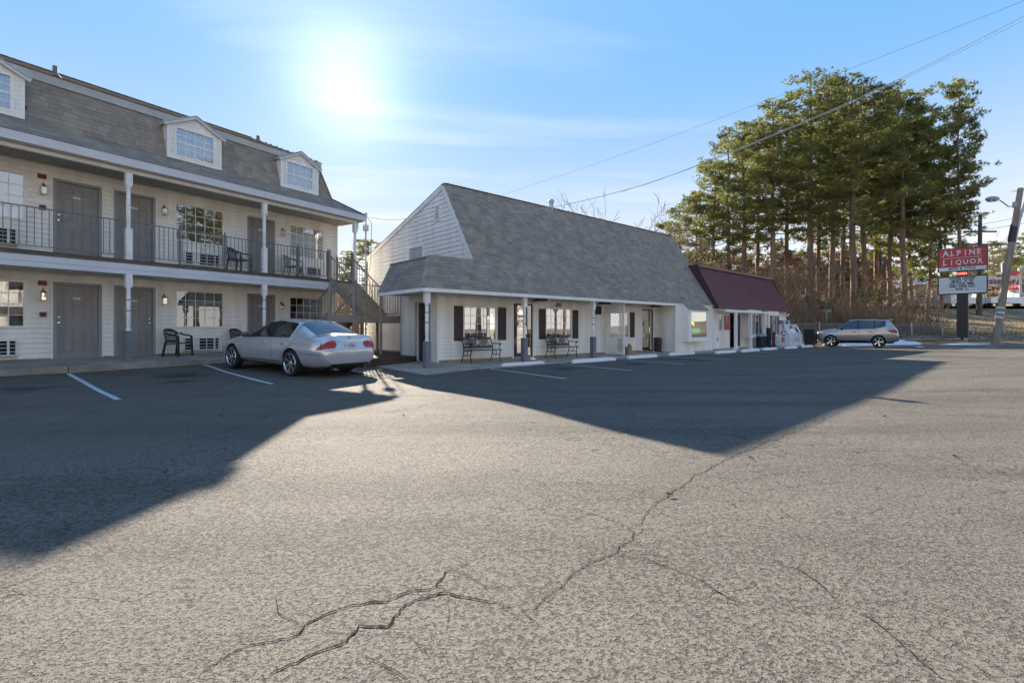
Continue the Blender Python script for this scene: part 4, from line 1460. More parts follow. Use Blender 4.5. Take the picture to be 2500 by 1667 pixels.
# brown board wall closing the yard behind the stair
yw = thing('board_wall', 'brown board wall closing the yard behind the outdoor staircase', 'wall', FM.W(9.3, -1.5, .1), 0)
_a, _b = FM.W(9.3, -1.5), FO.W(-2.3, -7.6)
_d = (_b - _a); _L = _d.length; yw.rotation_euler = (0, 0, math.atan2(_d.y, _d.x))
_n = int(_L / .19)
_wb = mat('brown_fence_board', (.36, .26, .17), .9, var=.25, scale=4, streak=True)
for k in range(_n):
    MB().box(k * .19, k * .19 + .178, -.012, .012, 0, 3.0 + random.uniform(-.02, .02)).obj('board', _wb, yw)
for z in (.5, 2.5):
    MB().box(0, _n * .19, .013, .06, z, z + .09).obj('wall_rail', _wb, yw)
# ============================================================ OFFICE (lodge office, one and a half storeys)
office = thing('office_building', 'white sided office building with huge steep grey shingle roof and corner porch', 'building', FO.p, FO.rz)
OZ = .10
# walls
ow = MB()
oh = [(-2.24, -.83, .83, 1.95), (0.0, .99, .12, 2.16), (1.72, 3.19, .86, 2.0), (8.28, 9.23, .12, 2.16), (5.8, 7.2, .83, 1.95)]
holed_wall(ow, -3.3, 9.38, -.1, 2.46, oh, 0, .14)
holed_wall(ow, 9.24 + .14, 13.1, -.1, 2.46, [(10.55, 11.9, .80, 2.0)], -1.15, -1.01)
ow.box(9.38, 9.52, -1.01, 0, -.1, 2.46)                        # return wall of the projecting bay
ow.box(13.0, 13.1, -1.01, 8, -.1, 2.6)
wl = ow.obj('wall', WHITE, office)
sh = BOARD_H * .93
sidm = board_mesh('siding_board', sh, WHITE)
siding(wl, -3.27, 5.42, OZ + .06, 2.44, [(a - .06, b + .06, c - .06, d + .06) for a, b, c, d in oh] + [(-2.7, -2.3, .8, 1.98)] * 0, h=sh, mesh=sidm)
siding(wl, 5.48, 9.38, OZ + .06, 2.44, [(a - .06, b + .06, c - .06, d + .06) for a, b, c, d in oh], h=sh, mesh=sidm)
siding(wl, 9.42, 13.07, OZ + .0, 2.46, [(10.2, 12.35, .55, 2.46)], w=1.15, h=sh, mesh=sidm)
siding(wl, 9.42, 13.07, OZ + .0, .56, [], w=1.149, h=sh, joined=True)
tr = MB()
tr.box(-3.33, -3.27, -.028, .05, OZ, 2.44).box(5.42, 5.48, -.028, 0, OZ, 2.44).box(9.35, 9.42, -1.178, -1.1, OZ, 2.46).box(13.06, 13.12, -1.178, -1.1, OZ, 2.46).box(9.34, 9.385, -.028, 0, OZ, 2.44)
tr.obj('corner_trim', TRIM, office)
MB().box(-3.3, 9.38, -.012, .0, -.1, OZ + .07).obj('wall_footing', CONCDARK, office)
# return wall siding (faces the porch) and side wing siding (faces the motel)


def siding_x(x, y0, y1, z0, z1, sg, hs=(), h=sh, name='siding', parent=None, top=None):
    mb = MB(); z = z0
    while z < z1 - .02:
        zt = min(z + h, z1)
        segs = [(y0, y1)]
        for (a, b, c, d) in hs:
            if d > z + .02 and c < zt - .02:
                segs = [q for p in segs for q in ((p[0], min(p[1], a)), (max(p[0], b), p[1])) if q[1] - q[0] > .02]
        if top:
            t0, t1 = top(zt)
            segs = [(max(p, t0), min(q, t1)) for p, q in segs]
        for p, q in segs:
            if q - p > .03:
                mb.prism([(x, z + .016), (x + sg * .028, z + .016), (x + sg * .028, z + .023), (x + sg * .007, zt), (x, zt)], p, q, 'y')
        z += h
    return mb.obj(name, WHITE, parent or wl, kind='stuff')


siding_x(9.38, -1.1, 0, OZ, 2.45, -1)
# low wing wall facing the motel, with the recessed side door
sw = MB()
holes_s = [(.46, 1.38, .1, 2.1)]
for a, b, c, d in ((.14, .46, -.1, 2.46), (1.38, 2.4, -.1, 2.46), (.46, 1.38, 2.1, 2.46)):
    sw.box(-3.3, -3.16, a, b, c, d)
sw.box(-3.3, -2.14, 2.4, 2.5, -.1, 2.46)
sw.obj('side_wall', WHITE, office)
siding_x(-3.3, .02, 2.4, OZ, 2.44, -1, hs=[(.40, 1.44, .1, 2.16)])
st = MB().box(-3.325, -3.28, .40, .46, .1, 2.16).box(-3.325, -3.28, 1.38, 1.46, .1, 2.16).box(-3.325, -3.28, .46, 1.38, 2.1, 2.16)
st.box(-3.33, -3.27, 2.34, 2.42, .1, 2.45)
st.obj('side_door_frame', mat('grey_white_trim', (.5, .5, .5), .5), office)
sd = MB().box(-3.2, -3.16, .46, 1.38, .12, 2.1).obj('side_door', mat('dark_glass_door', (.03, .028, .03), .25), office)
MB().bar((-3.24, .58, 1.05), (-3.24, .58, 1.25), .025).obj('door_handle', CHROME, sd)
# main gable wall facing the motel
GX = -2.14
gy0, gyr, gy1 = -.62, 1.42, 7.85
def rl(y):                       # roofline over the gable
    return 6.46 - (gyr - y) * 1.585 if y < gyr else 6.46 - (y - gyr) * .305


g = MB()
poly = [(0.14, -.1), (gy1, -.1), (gy1, rl(gy1)), (gyr, rl(gyr)), (-.55, rl(-.55)), (-.55, 3.3), (0.14, 3.3)]
g.prism(poly, GX, GX + .1, 'x')
g.obj('gable_wall', WHITE, office)


def gtop(z):
    a = gyr - (6.46 - z) / 1.585 if z < 6.46 else gyr
    b = gyr + (6.46 - z) / .305
    return (a + .05, min(b, gy1) - .05)


gs = siding_x(GX, -.5, gy1, 3.3, 6.45, -1, hs=[(1.60, 2.00, 5.20, 5.82), (2.78, 3.95, 3.85, 4.50)], h=.165, top=gtop)
siding_x(GX, 2.42, gy1, .1, 3.3, -1, h=.15)
rk = MB()
for (ya, yb) in ((-.6, gyr), (gyr, gy1 + .1)):
    rk.bar((GX - .03, ya, rl(ya) - .06), (GX - .03, yb, rl(yb) - .06), .07, .17)
rk.obj('rake_board', TRIM, office)
vt = MB().box(GX - .05, GX - .01, 1.60, 1.66, 5.2, 5.82).box(GX - .05, GX - .01, 1.94, 2.0, 5.2, 5.82).box(GX - .05, GX - .01, 1.66, 1.94, 5.76, 5.82).box(GX - .05, GX - .01, 1.66, 1.94, 5.2, 5.26)
for k in range(9):
    z = 5.28 + k * .054
    vt.bar((GX - .035, 1.66, z), (GX - .035, 1.94, z), .05, .008)
    vt.box(GX - .045, GX - .03, 1.66, 1.94, z, z + .03)
vt.obj('louvre_vent', TRIM, office)
MB().box(GX - .05, GX - .0, 2.78, 2.86, 3.8, 4.5).box(GX - .05, GX, 3.87, 3.95, 3.8, 4.5).box(GX - .05, GX, 2.86, 3.87, 4.42, 4.5).obj('window_surround', TRIM, office)
MB().box(GX - .02, GX - .0, 2.86, 3.87, 3.8, 4.42).obj('window_board', mat('grey_board', (.44, .44, .47), .7), office)
MB().box(GX - .5, GX, 4.0, 6.6, .25, .3).box(GX - .16, GX - .02, 3.0, 3.7, .35, 1.0).obj('wall_cabinet', mat('beige_cabinet', (.33, .29, .24), .7), office)
# roof: one great steep slope to the ridge, lower slope behind
eW, eZ, rW, rZ = 1.20, 2.42, -1.42, 6.52
XR = 13.3
rb = MB()
th = .10
rb.prism([(-eW, eZ), (-rW, rZ), (-rW, rZ - .12), (-eW + .04, eZ - .06)], GX - .06, XR, 'x')
rb.prism([(-rW, rZ), (gy1 + .15, rl(gy1 + .15) + .06), (gy1 + .15, rl(gy1 + .15) - .04), (-rW, rZ - .12)], GX - .06, XR, 'x')
roofo = rb.obj('roof', SHINGB, office)
# corner skirt roof: outer eave ring and inner top ring
X0, X1, hz = -4.55, -3.95, 3.45
ow_, iw_ = 1.20, .525
sb = MB()
sb.add([(X0, -ow_, eZ), (GX, -ow_, eZ), (GX, -iw_, hz), (X1, -iw_, hz)], [(0, 1, 2, 3)])
sb.add([(X0, -ow_, eZ), (X0, 1.75, eZ), (X1, 1.95, hz), (X1, -iw_, hz)], [(0, 1, 2, 3)])
sb.add([(X0, 1.75, eZ), (X1, 1.95, hz), (X1 + .8, 1.95, hz), (X1 + .8, 1.95, eZ)], [(0, 1, 2, 3)])
sb.add([(X1, -iw_, hz - .02), (GX, -iw_, hz - .02), (GX, 2.5, hz - .02), (X1, 1.95, hz - .02)], [(0, 1, 2, 3)])
sb.obj('skirt_roof', SHINGB, office)
Lm = math.hypot(eW - rW, rZ - eZ); Ls = math.hypot(ow_ - iw_, hz - eZ); Lx = math.hypot(X1 - X0, hz - eZ)
pls = [((0, -eW - .02, eZ + .005), (1, 0, 0), (0, eW - rW, rZ - eZ), Lm, lambda v: ((X0 + (X1 - X0) * v / Ls) if v < Ls + .08 else GX - .07, XR)),
       ((X0 - .02, 0, eZ + .005), (0, -1, 0), (X1 - X0, 0, hz - eZ), Lx, lambda v: (-1.75 - .2 * v / Lx, ow_ - (ow_ - iw_) * v / Lx))]
shingle_planes(roofo, pls, FO, 300)
cp = MB()
cp.bar((X1, -iw_, hz), (GX - .02, -iw_, hz), .11, .035).bar((X1, -iw_ - .05, hz), (X1, 1.97, hz), .13, .04)
cp.obj('parapet_cap', mat('brown_grey_cap', (.26, .21, .18), .5), office)
hcp = MB()
for a, b in (((X0 - .01, -ow_, eZ + .02), (X1, -iw_, hz)), ((GX, -rW, rZ), (XR, -rW, rZ))):
    A_, B_ = Vector(a), Vector(b); n = int((B_ - A_).length / .18)
    for k in range(n):
        hcp.bar(A_.lerp(B_, k / n) + Vector((0, 0, .012)), A_.lerp(B_, (k + 1.15) / n) + Vector((0, 0, .03)), .15, .012)
hcp.obj('hip_cap', SHING, roofo, kind='stuff')
ev = MB()
ev.box(X0 - .02, 9.38, -eW - .03, -eW + .05, eZ - .11, eZ - .0).box(X0 - .02, X0 + .05, -eW + .05, 1.75, eZ - .11, eZ)
ev.box(9.38, 13.1, -eW - .03, -eW + .045, eZ - .05, eZ)
ev.obj('eave_trim', TRIM, office)
so = MB()
for k in range(int(13.9 / .1)):
    a = X0 + .06 + k * .1
    if a < 9.3:
        so.box(a, a + .093, -eW + .05, (-.02 if a > -3.3 else 1.7), eZ - .075, eZ - .066)
so.box(X0 + .05, 9.38, -eW + .05, .0, eZ - .06, eZ - .04).box(X0 + .05, -3.3, 0, 1.7, eZ - .06, eZ - .04)
so.obj('porch_soffit', SOFFIT, office, kind='stuff')
v = MB().lathe([(.10, -.2), (.10, .28)], 12, M=Matrix.Translation((3.5, 1.45, rZ - .0)))
v.lathe([(.13, .26), (.14, .34), (.11, .40)], 12, M=Matrix.Translation((3.5, 1.45, rZ)))
v.obj('flue', STEEL, office, smooth=40)
# windows, shutters, doors
window(office, -2.24, -.83, .83, 1.95, 5, 4, CURTD, gm=GLASSR, cfrac=(.0, .16))
window(office, 1.72, 3.19, .86, 2.0, 5, 4, CURTD, gm=GLASSR, cfrac=(.9, 1))
window(office, 5.8, 7.2, .83, 1.95, 2, 1, None, gm=GLASS)
for a, b in ((-2.67, -2.30), (-.76, -.38), (1.31, 1.67), (3.25, 3.60), (7.27, 7.63)):
    s_ = MB()
    s_.box(a, b, -.045, -.018, .80, .86).box(a, b, -.045, -.018, 1.36, 1.42).box(a, b, -.045, -.018, 1.93, 1.99)
    s_.box(a, a + .045, -.045, -.018, .86, 1.93).box(b - .045, b, -.045, -.018, .86, 1.93).box(a + .045, b - .045, -.032, -.018, .86, 1.93)
    so_ = s_.obj('shutter', BROWN, office)
    lv = MB()
    for z0_ in (.88, 1.44):
        for k in range(12):
            lv.bar((a + .05, -.036, z0_ + k * .04), (b - .05, -.036, z0_ + k * .04), .02, .006)
    lv.obj('shutter_slats', BROWN, so_, kind='stuff')


def glass_door(parent, s0, s1, z1, F=None):
    f = MB()
    f.box(s0 - .05, s0, -.03, .05, OZ, z1 + .05).box(s1, s1 + .05, -.03, .05, OZ, z1 + .05).box(s0, s1, -.03, .05, z1, z1 + .05)
    f.obj('door_frame', TRIM, parent)
    d = MB()
    m = s1 - .26
    for a, b in ((s0, s0 + .06), (m - .05, m), (s1 - .04, s1)):
        d.box(a, b, .01, .05, OZ + .02, z1)
    d.box(s0 + .06, m - .05, .01, .05, OZ + .02, OZ + .2).box(s0 + .06, m - .05, .01, .05, z1 - .07, z1).box(m, s1 - .04, .01, .05, OZ + .02, OZ + .1).box(m, s1 - .04, .01, .05, z1 - .06, z1)
    do = d.obj('door', mat('bronze_door_frame', (.03, .026, .022), .35), parent)
    for a, b in ((s0 + .06, m - .05), (m, s1 - .04)):
        MB().add([(a, .03, OZ + .1), (b, .03, OZ + .1), (b, .03, z1 - .06), (a, .03, z1 - .06)], [(0, 1, 2, 3)]).obj('pane', GLASS, do)
    MB().box(s0, s1, .9, .92, 0, z1 + .2).box(s0 + .2, s1 - .3, .7, .9, OZ, .95).obj('room_wall', DARK, do)
    MB().tube([(m - .1, -.03, 1.0), (m - .1, -.03, 1.3)], .012, 6).obj('door_handle', CHROME, do)
    return do


d1 = glass_door(office, 0.0, .99, 2.16)
text('lettering', 'Alpine', .19, PINKLET, d1, (.40, .026, 1.70), sx=.95, off=.006)
text('lettering', 'LODGE', .16, PINKLET, d1, (.40, .026, 1.50), sx=.95, off=.004)
text('lettering', 'OFFICE', .15, WHITELET, d1, (.40, .026, 1.28), sx=.85)
text('lettering', '8 pm to close', .06, WHITELET, d1, (.37, .026, .97))
d2 = glass_door(office, 8.28, 9.23, 2.16)
for (x, z, w_, h_, c) in ((8.42, 1.45, .16, .26, (.05, .2, .42)), (8.62, 1.55, .07, .2, (.42, .42, .08)), (8.70, 1.30, .42, .08, (.28, .55, .45)), (8.42, 1.75, .1, .1, (.6, .6, .6)), (8.72, .85, .12, .3, (.25, .22, .06)), (8.86, 1.95, .06, .16, (.08, .4, .75)), (8.5, 1.15, .1, .2, (.4, .2, .13))):
    MB().box(x - w_ / 2, x + w_ / 2, .02, .027, z - h_ / 2, z + h_ / 2).obj('door_sticker', mat('sticker_%d' % int(c[0] * 100 + c[1] * 1000), c, .5), d2)
text('house_number', '2038', .17, BLACKLET, office, (2.42, -.026, 2.16), off=.006)
MB().box(4.73, 5.15, -.035, -.016, 1.84, 2.2).obj('dark_wall_board', mat('brown_sign_board', (.035, .02, .015), .5), office)
for s in (.95, 4.8, 8.7):
    l = MB().box(s - .24, s + .24, -.62, -.34, eZ - .17, eZ - .078)
    lo = l.obj('porch_light', mat('light_housing_brown', (.10, .07, .035), .5), office)
    MB().box(s - .2, s + .2, -.6, -.36, eZ - .185, eZ - .171).obj('light_lens', mat('warm_lens', (.6, .5, .25), .3), lo)
# bay window in the projecting wall
bx0, bx1, by, bz0, bz1 = 9.95, 11.85, -1.52, .58, 2.12
b = MB()
b.box(bx0, bx1, by, -1.17, bz0, bz0 + .09).box(bx0, bx1, by, -1.17, bz1, bz1 + .05)
b.box(bx0, bx0 + .04, by, -1.17, bz0 + .09, bz1)
b.box(bx1 - .04, bx1, by, -1.17, bz0 + .09, bz1)
b.box(bx0 + .04, bx0 + .26, by, by + .05, bz0 + .09, bz1).box(bx1 - .12, bx1 - .04, by, by + .05, bz0 + .09, bz1)
b.box(bx0 + .26, bx1 - .12, by, by + .05, bz0 + .09, bz0 + .22).box(bx0 + .26, bx1 - .12, by, by + .05, bz1 - .08, bz1)
bay = b.obj('bay_window', TRIM, office)
gx0, gx1, gz0, gz1 = bx0 + .26, bx1 - .12, bz0 + .22, bz1 - .08
MB().add([(gx0, by + .02, gz0), (gx1, by + .02, gz0), (gx1, by + .02, gz1), (gx0, by + .02, gz1)], [(0, 1, 2, 3)]).obj('pane', GLASSR, bay)
MB().box(gx0 - .3, gx1 + .5, -.3, -.28, 0, 2.4).obj('shop_interior', DARK, bay)
for k in range(5):
    s_ = MB().box(gx0 + .75, gx1 + .3, -.62, -.4, .85 + k * .24, .87 + k * .24)
    s_.obj('shelf', mat('shelf_wood', (.25, .12, .05), .6), bay)
    for j in range(9):
        x = gx0 + .8 + j * .1
        c = random.choice(((.3, .12, .03), (.05, .16, .06), (.35, .2, .05), (.12, .04, .03), (.4, .35, .2)))
        MB().lathe([(.033, 0), (.033, .11), (.012, .15), (.012, .19)], 7, M=Matrix.Translation((x, -.5, .87 + k * .24))).obj('bottle', mat('bottle_%d' % int(c[0] * 100), c, .2), bay)
ns = MB()
for k in range(9):
    an = PI * k / 8
    ns.bar((gx0 + .17 + .13 * math.cos(an), by + .06, 1.36 + .12 * math.sin(an)), (gx0 + .17 + .16 * math.cos(an), by + .06, 1.36 + .20 * math.sin(an)), .05, .03)
ns.obj('neon_sign', mat('yellow_neon', (.6, .5, .03), .4, emit=((.9, .75, .05), .5)), bay)
MB().box(gx0 + .05, gx0 + .27, by + .05, by + .06, 1.24, 1.30).obj('window_sign', mat('pale_green_sign', (.3, .5, .42), .5), bay)
MB().box(gx0 + .42, gx1 - .3, by + .2, by + .21, 1.0, 1.22).obj('window_sign', mat('mint_sign', (.13, .42, .26), .5, emit=((.1, .5, .3), .15)), bay)
bp = [((0, by - .06, 2.14), (1, 0, 0), (0, 1.52 + .06 - 1.16, .34), math.hypot(.42, .34), lambda v: (bx0 + .02, bx1 + .02))]
shingle_planes(bay, bp, FO, 0)
MB().prism([(by - .04, 2.125), (-1.15, 2.46), (-1.15, 2.2), (by - .04, 2.11)], bx0, bx1, 'x').obj('bay_roof', TRIM, bay)
# lattice screen beside the door
lat = thing('lattice_screen', 'white diamond lattice screen standing across the porch between two doors', 'screen', FO.W(5.45, 0, OZ), FO.rz)
f = MB()
f.box(-.03, .03, -1.03, -.96, -.03, 2.3).box(-.03, .03, -.08, -.018, 0, 2.28)
f.box(-.02, .02, -.96, -.08, 0, .12).box(-.02, .02, -.96, -.08, 1.78, 2.28).box(-.02, .02, -.96, -.08, .86, .93)
f.obj('screen_frame', TRIMW, lat)
sl = MB().box(-.5, .5, -.004, .004, -.017, .017).mesh('lattice_slat', TRIMW)


def lat_slats(z0, z1):
    y0, y1 = -.96, -.08
    for sg in (1, -1):
        for k in range(-14, 30):
            c = k * .135
            pts = []
            # line z - z0 = sg*(y - y0) + c
            for y in (y0, y1):
                z = z0 + sg * (y - y0) + c
                if z0 <= z <= z1: pts.append((y, z))
            for z in (z0, z1):
                y = y0 + sg * (z - z0 - c)
                if y0 < y < y1: pts.append((y, z))
            if len(pts) >= 2:
                pts = sorted(set(pts))
                (ya, za), (yb, zb) = pts[0], pts[-1]
                L_ = math.hypot(yb - ya, zb - za)
                if L_ > .06:
                    o = link('lattice_slat', sl, lat)
                    o.matrix_local = Matrix.Translation((.006 * sg, (ya + yb) / 2, (za + zb) / 2)) @ Matrix.Rotation(math.atan2(zb - za, yb - ya), 4, 'X') @ Matrix.Rotation(R(90), 4, 'Z') @ Matrix.Diagonal((L_, 1, 1, 1))


lat_slats(.12, .86)
lat_slats(.93, 1.78)
# porch posts
for lab, s, bn in (('grey wrapped white post at the outer corner of the office porch', -4.32, (1.72, 1.42)), ('grey wrapped white post standing before the office door lettering', -.38, (1.62, 1.36)), ('grey wrapped white post right of the second porch bench', 3.37, (1.62, 1.36))):
    turned_post('porch_post', lab, FO, s, 1.03, .03 if s > -4 else -.02, eZ - .07, sleeve=1, bands=bn, sidesq=.078, group='office porch posts', wide=s > 0)
# dark patch vent by the porch corner is a small utility box
# ============================================================ LIQUOR STORE
store = thing('liquor_store', 'low white sided store with maroon ribbed metal mansard roof', 'building', FS.p, FS.rz)
SL = 11.0
sw_ = MB()
sh2 = [(.72, 1.12, 1.13, 1.97), (2.08, 3.02, .14, 2.09), (4.0, 5.1, .78, 2.05), (7.0, 8.1, .78, 2.05)]
holed_wall(sw_, 0.02, SL, -.05, 2.42, sh2, 0, .14)
sw_.box(SL - .14, SL, .14, 7, -.05, 2.42).box(0.02, SL, 6.9, 7, -.05, 2.42)
sw = sw_.obj('wall', WHITE, store)
siding(sw, .04, SL - .03, .14, 2.40, [(a - .05, b + .05, c - .05, d + .05) for a, b, c, d in sh2] + [(3.6, 5.5, .7, 2.4), (6.6, 8.5, .7, 2.4)], joined=True, h=.125)
MB().box(.0, .05, -.03, .0, .1, 2.4).box(SL - .03, SL + .02, -.03, .05, .1, 2.4).obj('corner_trim', TRIM, store)
# maroon roof with upright ribs
e0, r0 = (.32, 2.42), (-.85, 4.62)
mr = MB()
mr.prism([(-e0[0], e0[1]), (-r0[0], r0[1]), (-r0[0] + .5, r0[1] + .02), (-r0[0] + .5, r0[1] - .3), (-e0[0] + .1, e0[1] - .02)], -.05, 10.75, 'x')
ro = mr.obj('roof', MAROON, store)
up = Vector((0, e0[0] - r0[0], r0[1] - e0[1])); ul = up.length; up.normalize()
ribm = MB().box(-.018, .018, -.022, 0, 0, 1).mesh('roof_rib', MAROON)
nrm = Vector((0, -up.z, up.y))
for k in range(47):
    x = .02 + k * .23
    o = link('roof_rib', ribm, ro)
    Mx = Matrix((Vector((1, 0, 0)), -nrm, up)).transposed().to_4x4()
    Mx.translation = Vector((x, -e0[0], e0[1]))
    o.matrix_local = Mx @ Matrix.Diagonal((1, 1, ul, 1))
MB().bar((-.08, -r0[0] - .03, r0[1] + .02), (10.78, -r0[0] - .03, r0[1] + .02), .16, .12).obj('ridge_flashing', MAROON, store)
MB().box(-.1, 10.8, -e0[0] - .02, -e0[0] + .1, e0[1] - .13, e0[1] - .0).obj('eave_flashing', MAROOND, store)
for xa_, xb_ in ((-.1, -.055), (10.755, 10.8)):
    MB().prism([(-e0[0] - .02, e0[1] - .1), (-r0[0] - .04, r0[1] + .08), (-r0[0] + 1.6, r0[1] + .05), (1.2, 2.3)], xa_, xb_, 'x').obj('roof_end', MAROOND, store)
MB().box(-.1, 10.8, .85, 7.2, 2.4, 2.5).box(0, 10.7, 2.0, 7.0, 2.5, 4.3).obj('flat_roof', SHINGB, store)
# porch beam and three plain posts
MB().box(.0, 6.2, -.76, -.64, 2.09, 2.22).obj('porch_beam', TRIMW, store)
MB().box(.0, 6.2, -.64, -.3, 2.16, 2.20).obj('porch_soffit', SOFFIT, store)
for i, (s, lab) in enumerate(((1.2, 'plain white post in front of the store doorway'), (3.2, 'plain white post in front of the first store bay window'), (5.25, 'plain white post beside the dark newspaper box'))):
    p = FS.W(s, .7)
    t = thing('porch_post', lab, 'post', (p.x, p.y, .03), FS.rz, 'square white store porch posts')
    MB().box(-.065, .065, -.065, .065, .12, 2.06).obj('post_shaft', TRIMW, t)
    MB().box(-.1, .1, -.1, .1, -.05, .12).obj('post_base', TRIMW, t)
window(store, .72, 1.12, 1.13, 1.97, 2, 4, CURTD, gm=GLASS)
po = MB().box(1.32, 1.97, -.035, -.02, 1.14, 1.92).obj('poster', mat('red_poster', (.42, .05, .025), .5), store)
PW = mat('poster_cream', (.6, .5, .42), .5)
text('poster_text', 'BEER', .19, PW, po, (1.645, -.037, 1.80), ext=.001, off=.004)
text('poster_text', 'WINE', .19, PW, po, (1.645, -.037, 1.62), ext=.001, off=.004)
text('poster_text', 'LIQUOR', .13, PW, po, (1.645, -.037, 1.45), ext=.001)
text('poster_text', 'OPEN', .12, mat('poster_yellow', (.7, .42, .03), .5), po, (1.645, -.037, 1.24), ext=.001)
dr = MB().box(2.08, 2.13, -.02, .05, .12, 2.09).box(2.97, 3.02, -.02, .05, .12, 2.09).box(2.13, 2.97, -.02, .05, 2.04, 2.09).obj('open_doorway', BROWN, store)
MB().box(2.0, 3.1, 1.3, 1.32, 0, 2.2).obj('doorway_interior', DARK, dr)
for k in range(6):
    MB().box(2.2, 2.85, .7, .95, .3 + k * .22, .33 + k * .22).obj('shelf', mat('grey_shelf', (.35, .36, .38), .5), dr)
MB().box(2.35, 2.6, .5, .55, 1.3, 1.75).obj('hanging_bag', mat('blue_bag', (.12, .2, .42), .5), dr)
MB().box(3.10, 3.38, -.05, -.018, .22, 2.04).obj('tall_shutter', BROWN, store)
for (a, b, g0, g1) in ((3.62, 5.52, 4.2, 5.12), (6.66, 8.52, 7.22, 8.1)):
    y = -.42
    m_ = MB()
    m_.box(a, b, y, -.02, .70, .79).box(a, b, y, -.02, 2.12, 2.30).box(a, a + .04, y, -.02, .79, 2.12).box(b - .04, b, y, -.02, .79, 2.12)
    m_.box(a + .04, g0 - .06, y, y + .05, .79, 2.12).box(g1 + .06, b - .04, y, y + .05, .79, 2.12).box(g0 - .06, g1 + .06, y, y + .05, .79, .90).box(g0 - .06, g1 + .06, y, y + .05, 2.02, 2.12)
    bo = m_.obj('bay_window', TRIM, store)
    MB().add([(g0, y + .03, .9), (g1, y + .03, .9), (g1, y + .03, 2.02), (g0, y + .03, 2.02)], [(0, 1, 2, 3)]).obj('pane', GLASSR, bo)
    MB().box(g0 - .3, g1 + .3, .3, .32, .5, 2.3).obj('shop_interior', DARK, bo)
    mx_ = (g0 + g1) / 2
    MB().box(mx_ - .012, mx_ + .012, y + .01, y + .04, .9, 2.02).obj('mullion', TRIM, bo)
    for c0, c1 in ((g0 - .27, g0 - .07), (g1 + .07, g1 + .27)):
        s_ = MB().box(c0, c1, y - .035, y - .003, .84, 2.04)
        for k in range(22):
            s_.bar((c0 + .02, y - .036, .88 + k * .052), (c1 - .02, y - .036, .88 + k * .052), .018, .006)
        s_.obj('shutter', MAUVE, bo)
    MB().box(g0 + .05, g0 + .22, y + .06, y + .07, 1.2, 1.75).obj('window_poster', mat('red_window_poster', (.3, .05, .05), .5), bo)
MB().tube([(10.6, -.35, 2.34), (10.9, -.36, 2.3), (11.06, -.2, 2.15), (11.06, -.05, 2.05), (11.06, -.04, .2)], .045, 8).obj('downspout', mat('brown_gutter', (.05, .03, .025), .4), store, smooth=50)
MB().box(.42, .56, -.035, -.018, .55, .72).obj('outlet_cover', mat('grey_outlet', (.3, .3, .3), .5), store)

# ---- street furniture in front of both shops --------------------------------
# ice chest
ic = thing('ice_chest', 'white slant front ice merchandiser with red ICE lettering at the store corner', 'ice chest', FS.W(8.3, 0, .10), FS.rz)
prof = [(-.25, 0), (-1.15, 0), (-1.15, .68), (-.82, 1.38), (-.25, 1.38)]
MB().prism(prof, 0, 2.25, 'x').obj('cabinet', mat('ice_white', (.72, .73, .76), .35, var=.03), ic)
cu = MB().box(.1, 1.25, -.72, -.3, 1.385, 1.66)
co = cu.obj('compressor_housing', mat('ice_grey', (.5, .5, .52), .4), ic)
gr = MB()
for k in range(6):
    gr.box(.42 + k * .09, .46 + k * .09, -.735, -.722, 1.42, 1.63)
for k in range(5):
    gr.box(.085, .098, -.68 + k * .08, -.64 + k * .08, 1.42, 1.63)
gr.obj('louvres', mat('dark_louvre', (.10, .11, .13), .5), co)
sl_n = Vector((0, -(1.38 - .68), -(1.15 - .82))).normalized()
upv = Vector((0, .33, .70)).normalized()
for k in range(2):
    x0 = .25 + k * .92
    M_ = Matrix((Vector((1, 0, 0)), upv, Vector((1, 0, 0)).cross(upv))).transposed().to_4x4()
    M_.translation = Vector((x0 + .42, -1.15, .68)) + upv * .385 + Vector((1, 0, 0)).cross(upv) * .02
    d = MB().obox(M_, .84, .70, .04).obj('ice_door', mat('door_steel', (.55, .56, .58), .35, metal=.3), ic)
    M2 = M_.copy(); M2.translation = M_.translation + Vector((1, 0, 0)).cross(upv) * .022
    MB().obox(M2 @ Matrix.Translation((0, .05, 0)), .62, .48, .004).obj('pane', GLASSR, d)
    MB().obox(M2 @ Matrix.Translation((.36, -.1, .02)), .04, .3, .03).obj('handle', CHROME, d)
for k, ch in enumerate('ICE'):
    text('lettering', ch, .42, REDLET, ic, (-.004, -.72, 1.20 - k * .40), rot=(R(90), 0, R(-90)), off=.012, ext=.003)
    text('lettering', ch, .34, REDLET, ic, (.75 + k * .42, -1.154, .40), off=.008)
# bins and vending boxes
tb = thing('trash_bin', 'dark blue ribbed bin with pale blue bag rim left of the news boxes', 'bin', FS.W(4.95, .62, .10), FS.rz)
r_ = MB().lathe([(.24, 0), (.27, .66)], 20).obj('bin_body', mat('navy_bin', (.012, .022, .04), .45), tb, smooth=40)
rb_ = MB()
for k in range(20):
    an = 2 * PI * k / 20
    rb_.bar((.25 * math.cos(an), .25 * math.sin(an), .02), (.275 * math.cos(an), .275 * math.sin(an), .64), .02)
rb_.obj('bin_ribs', mat('navy_bin', (.012, .022, .04)), tb)
MB().lathe([(.285, .66), (.29, .78), (.25, .86), (.2, .86)], 20).obj('bin_lid', mat('pale_blue_bag', (.22, .32, .40), .5), tb, smooth=40)


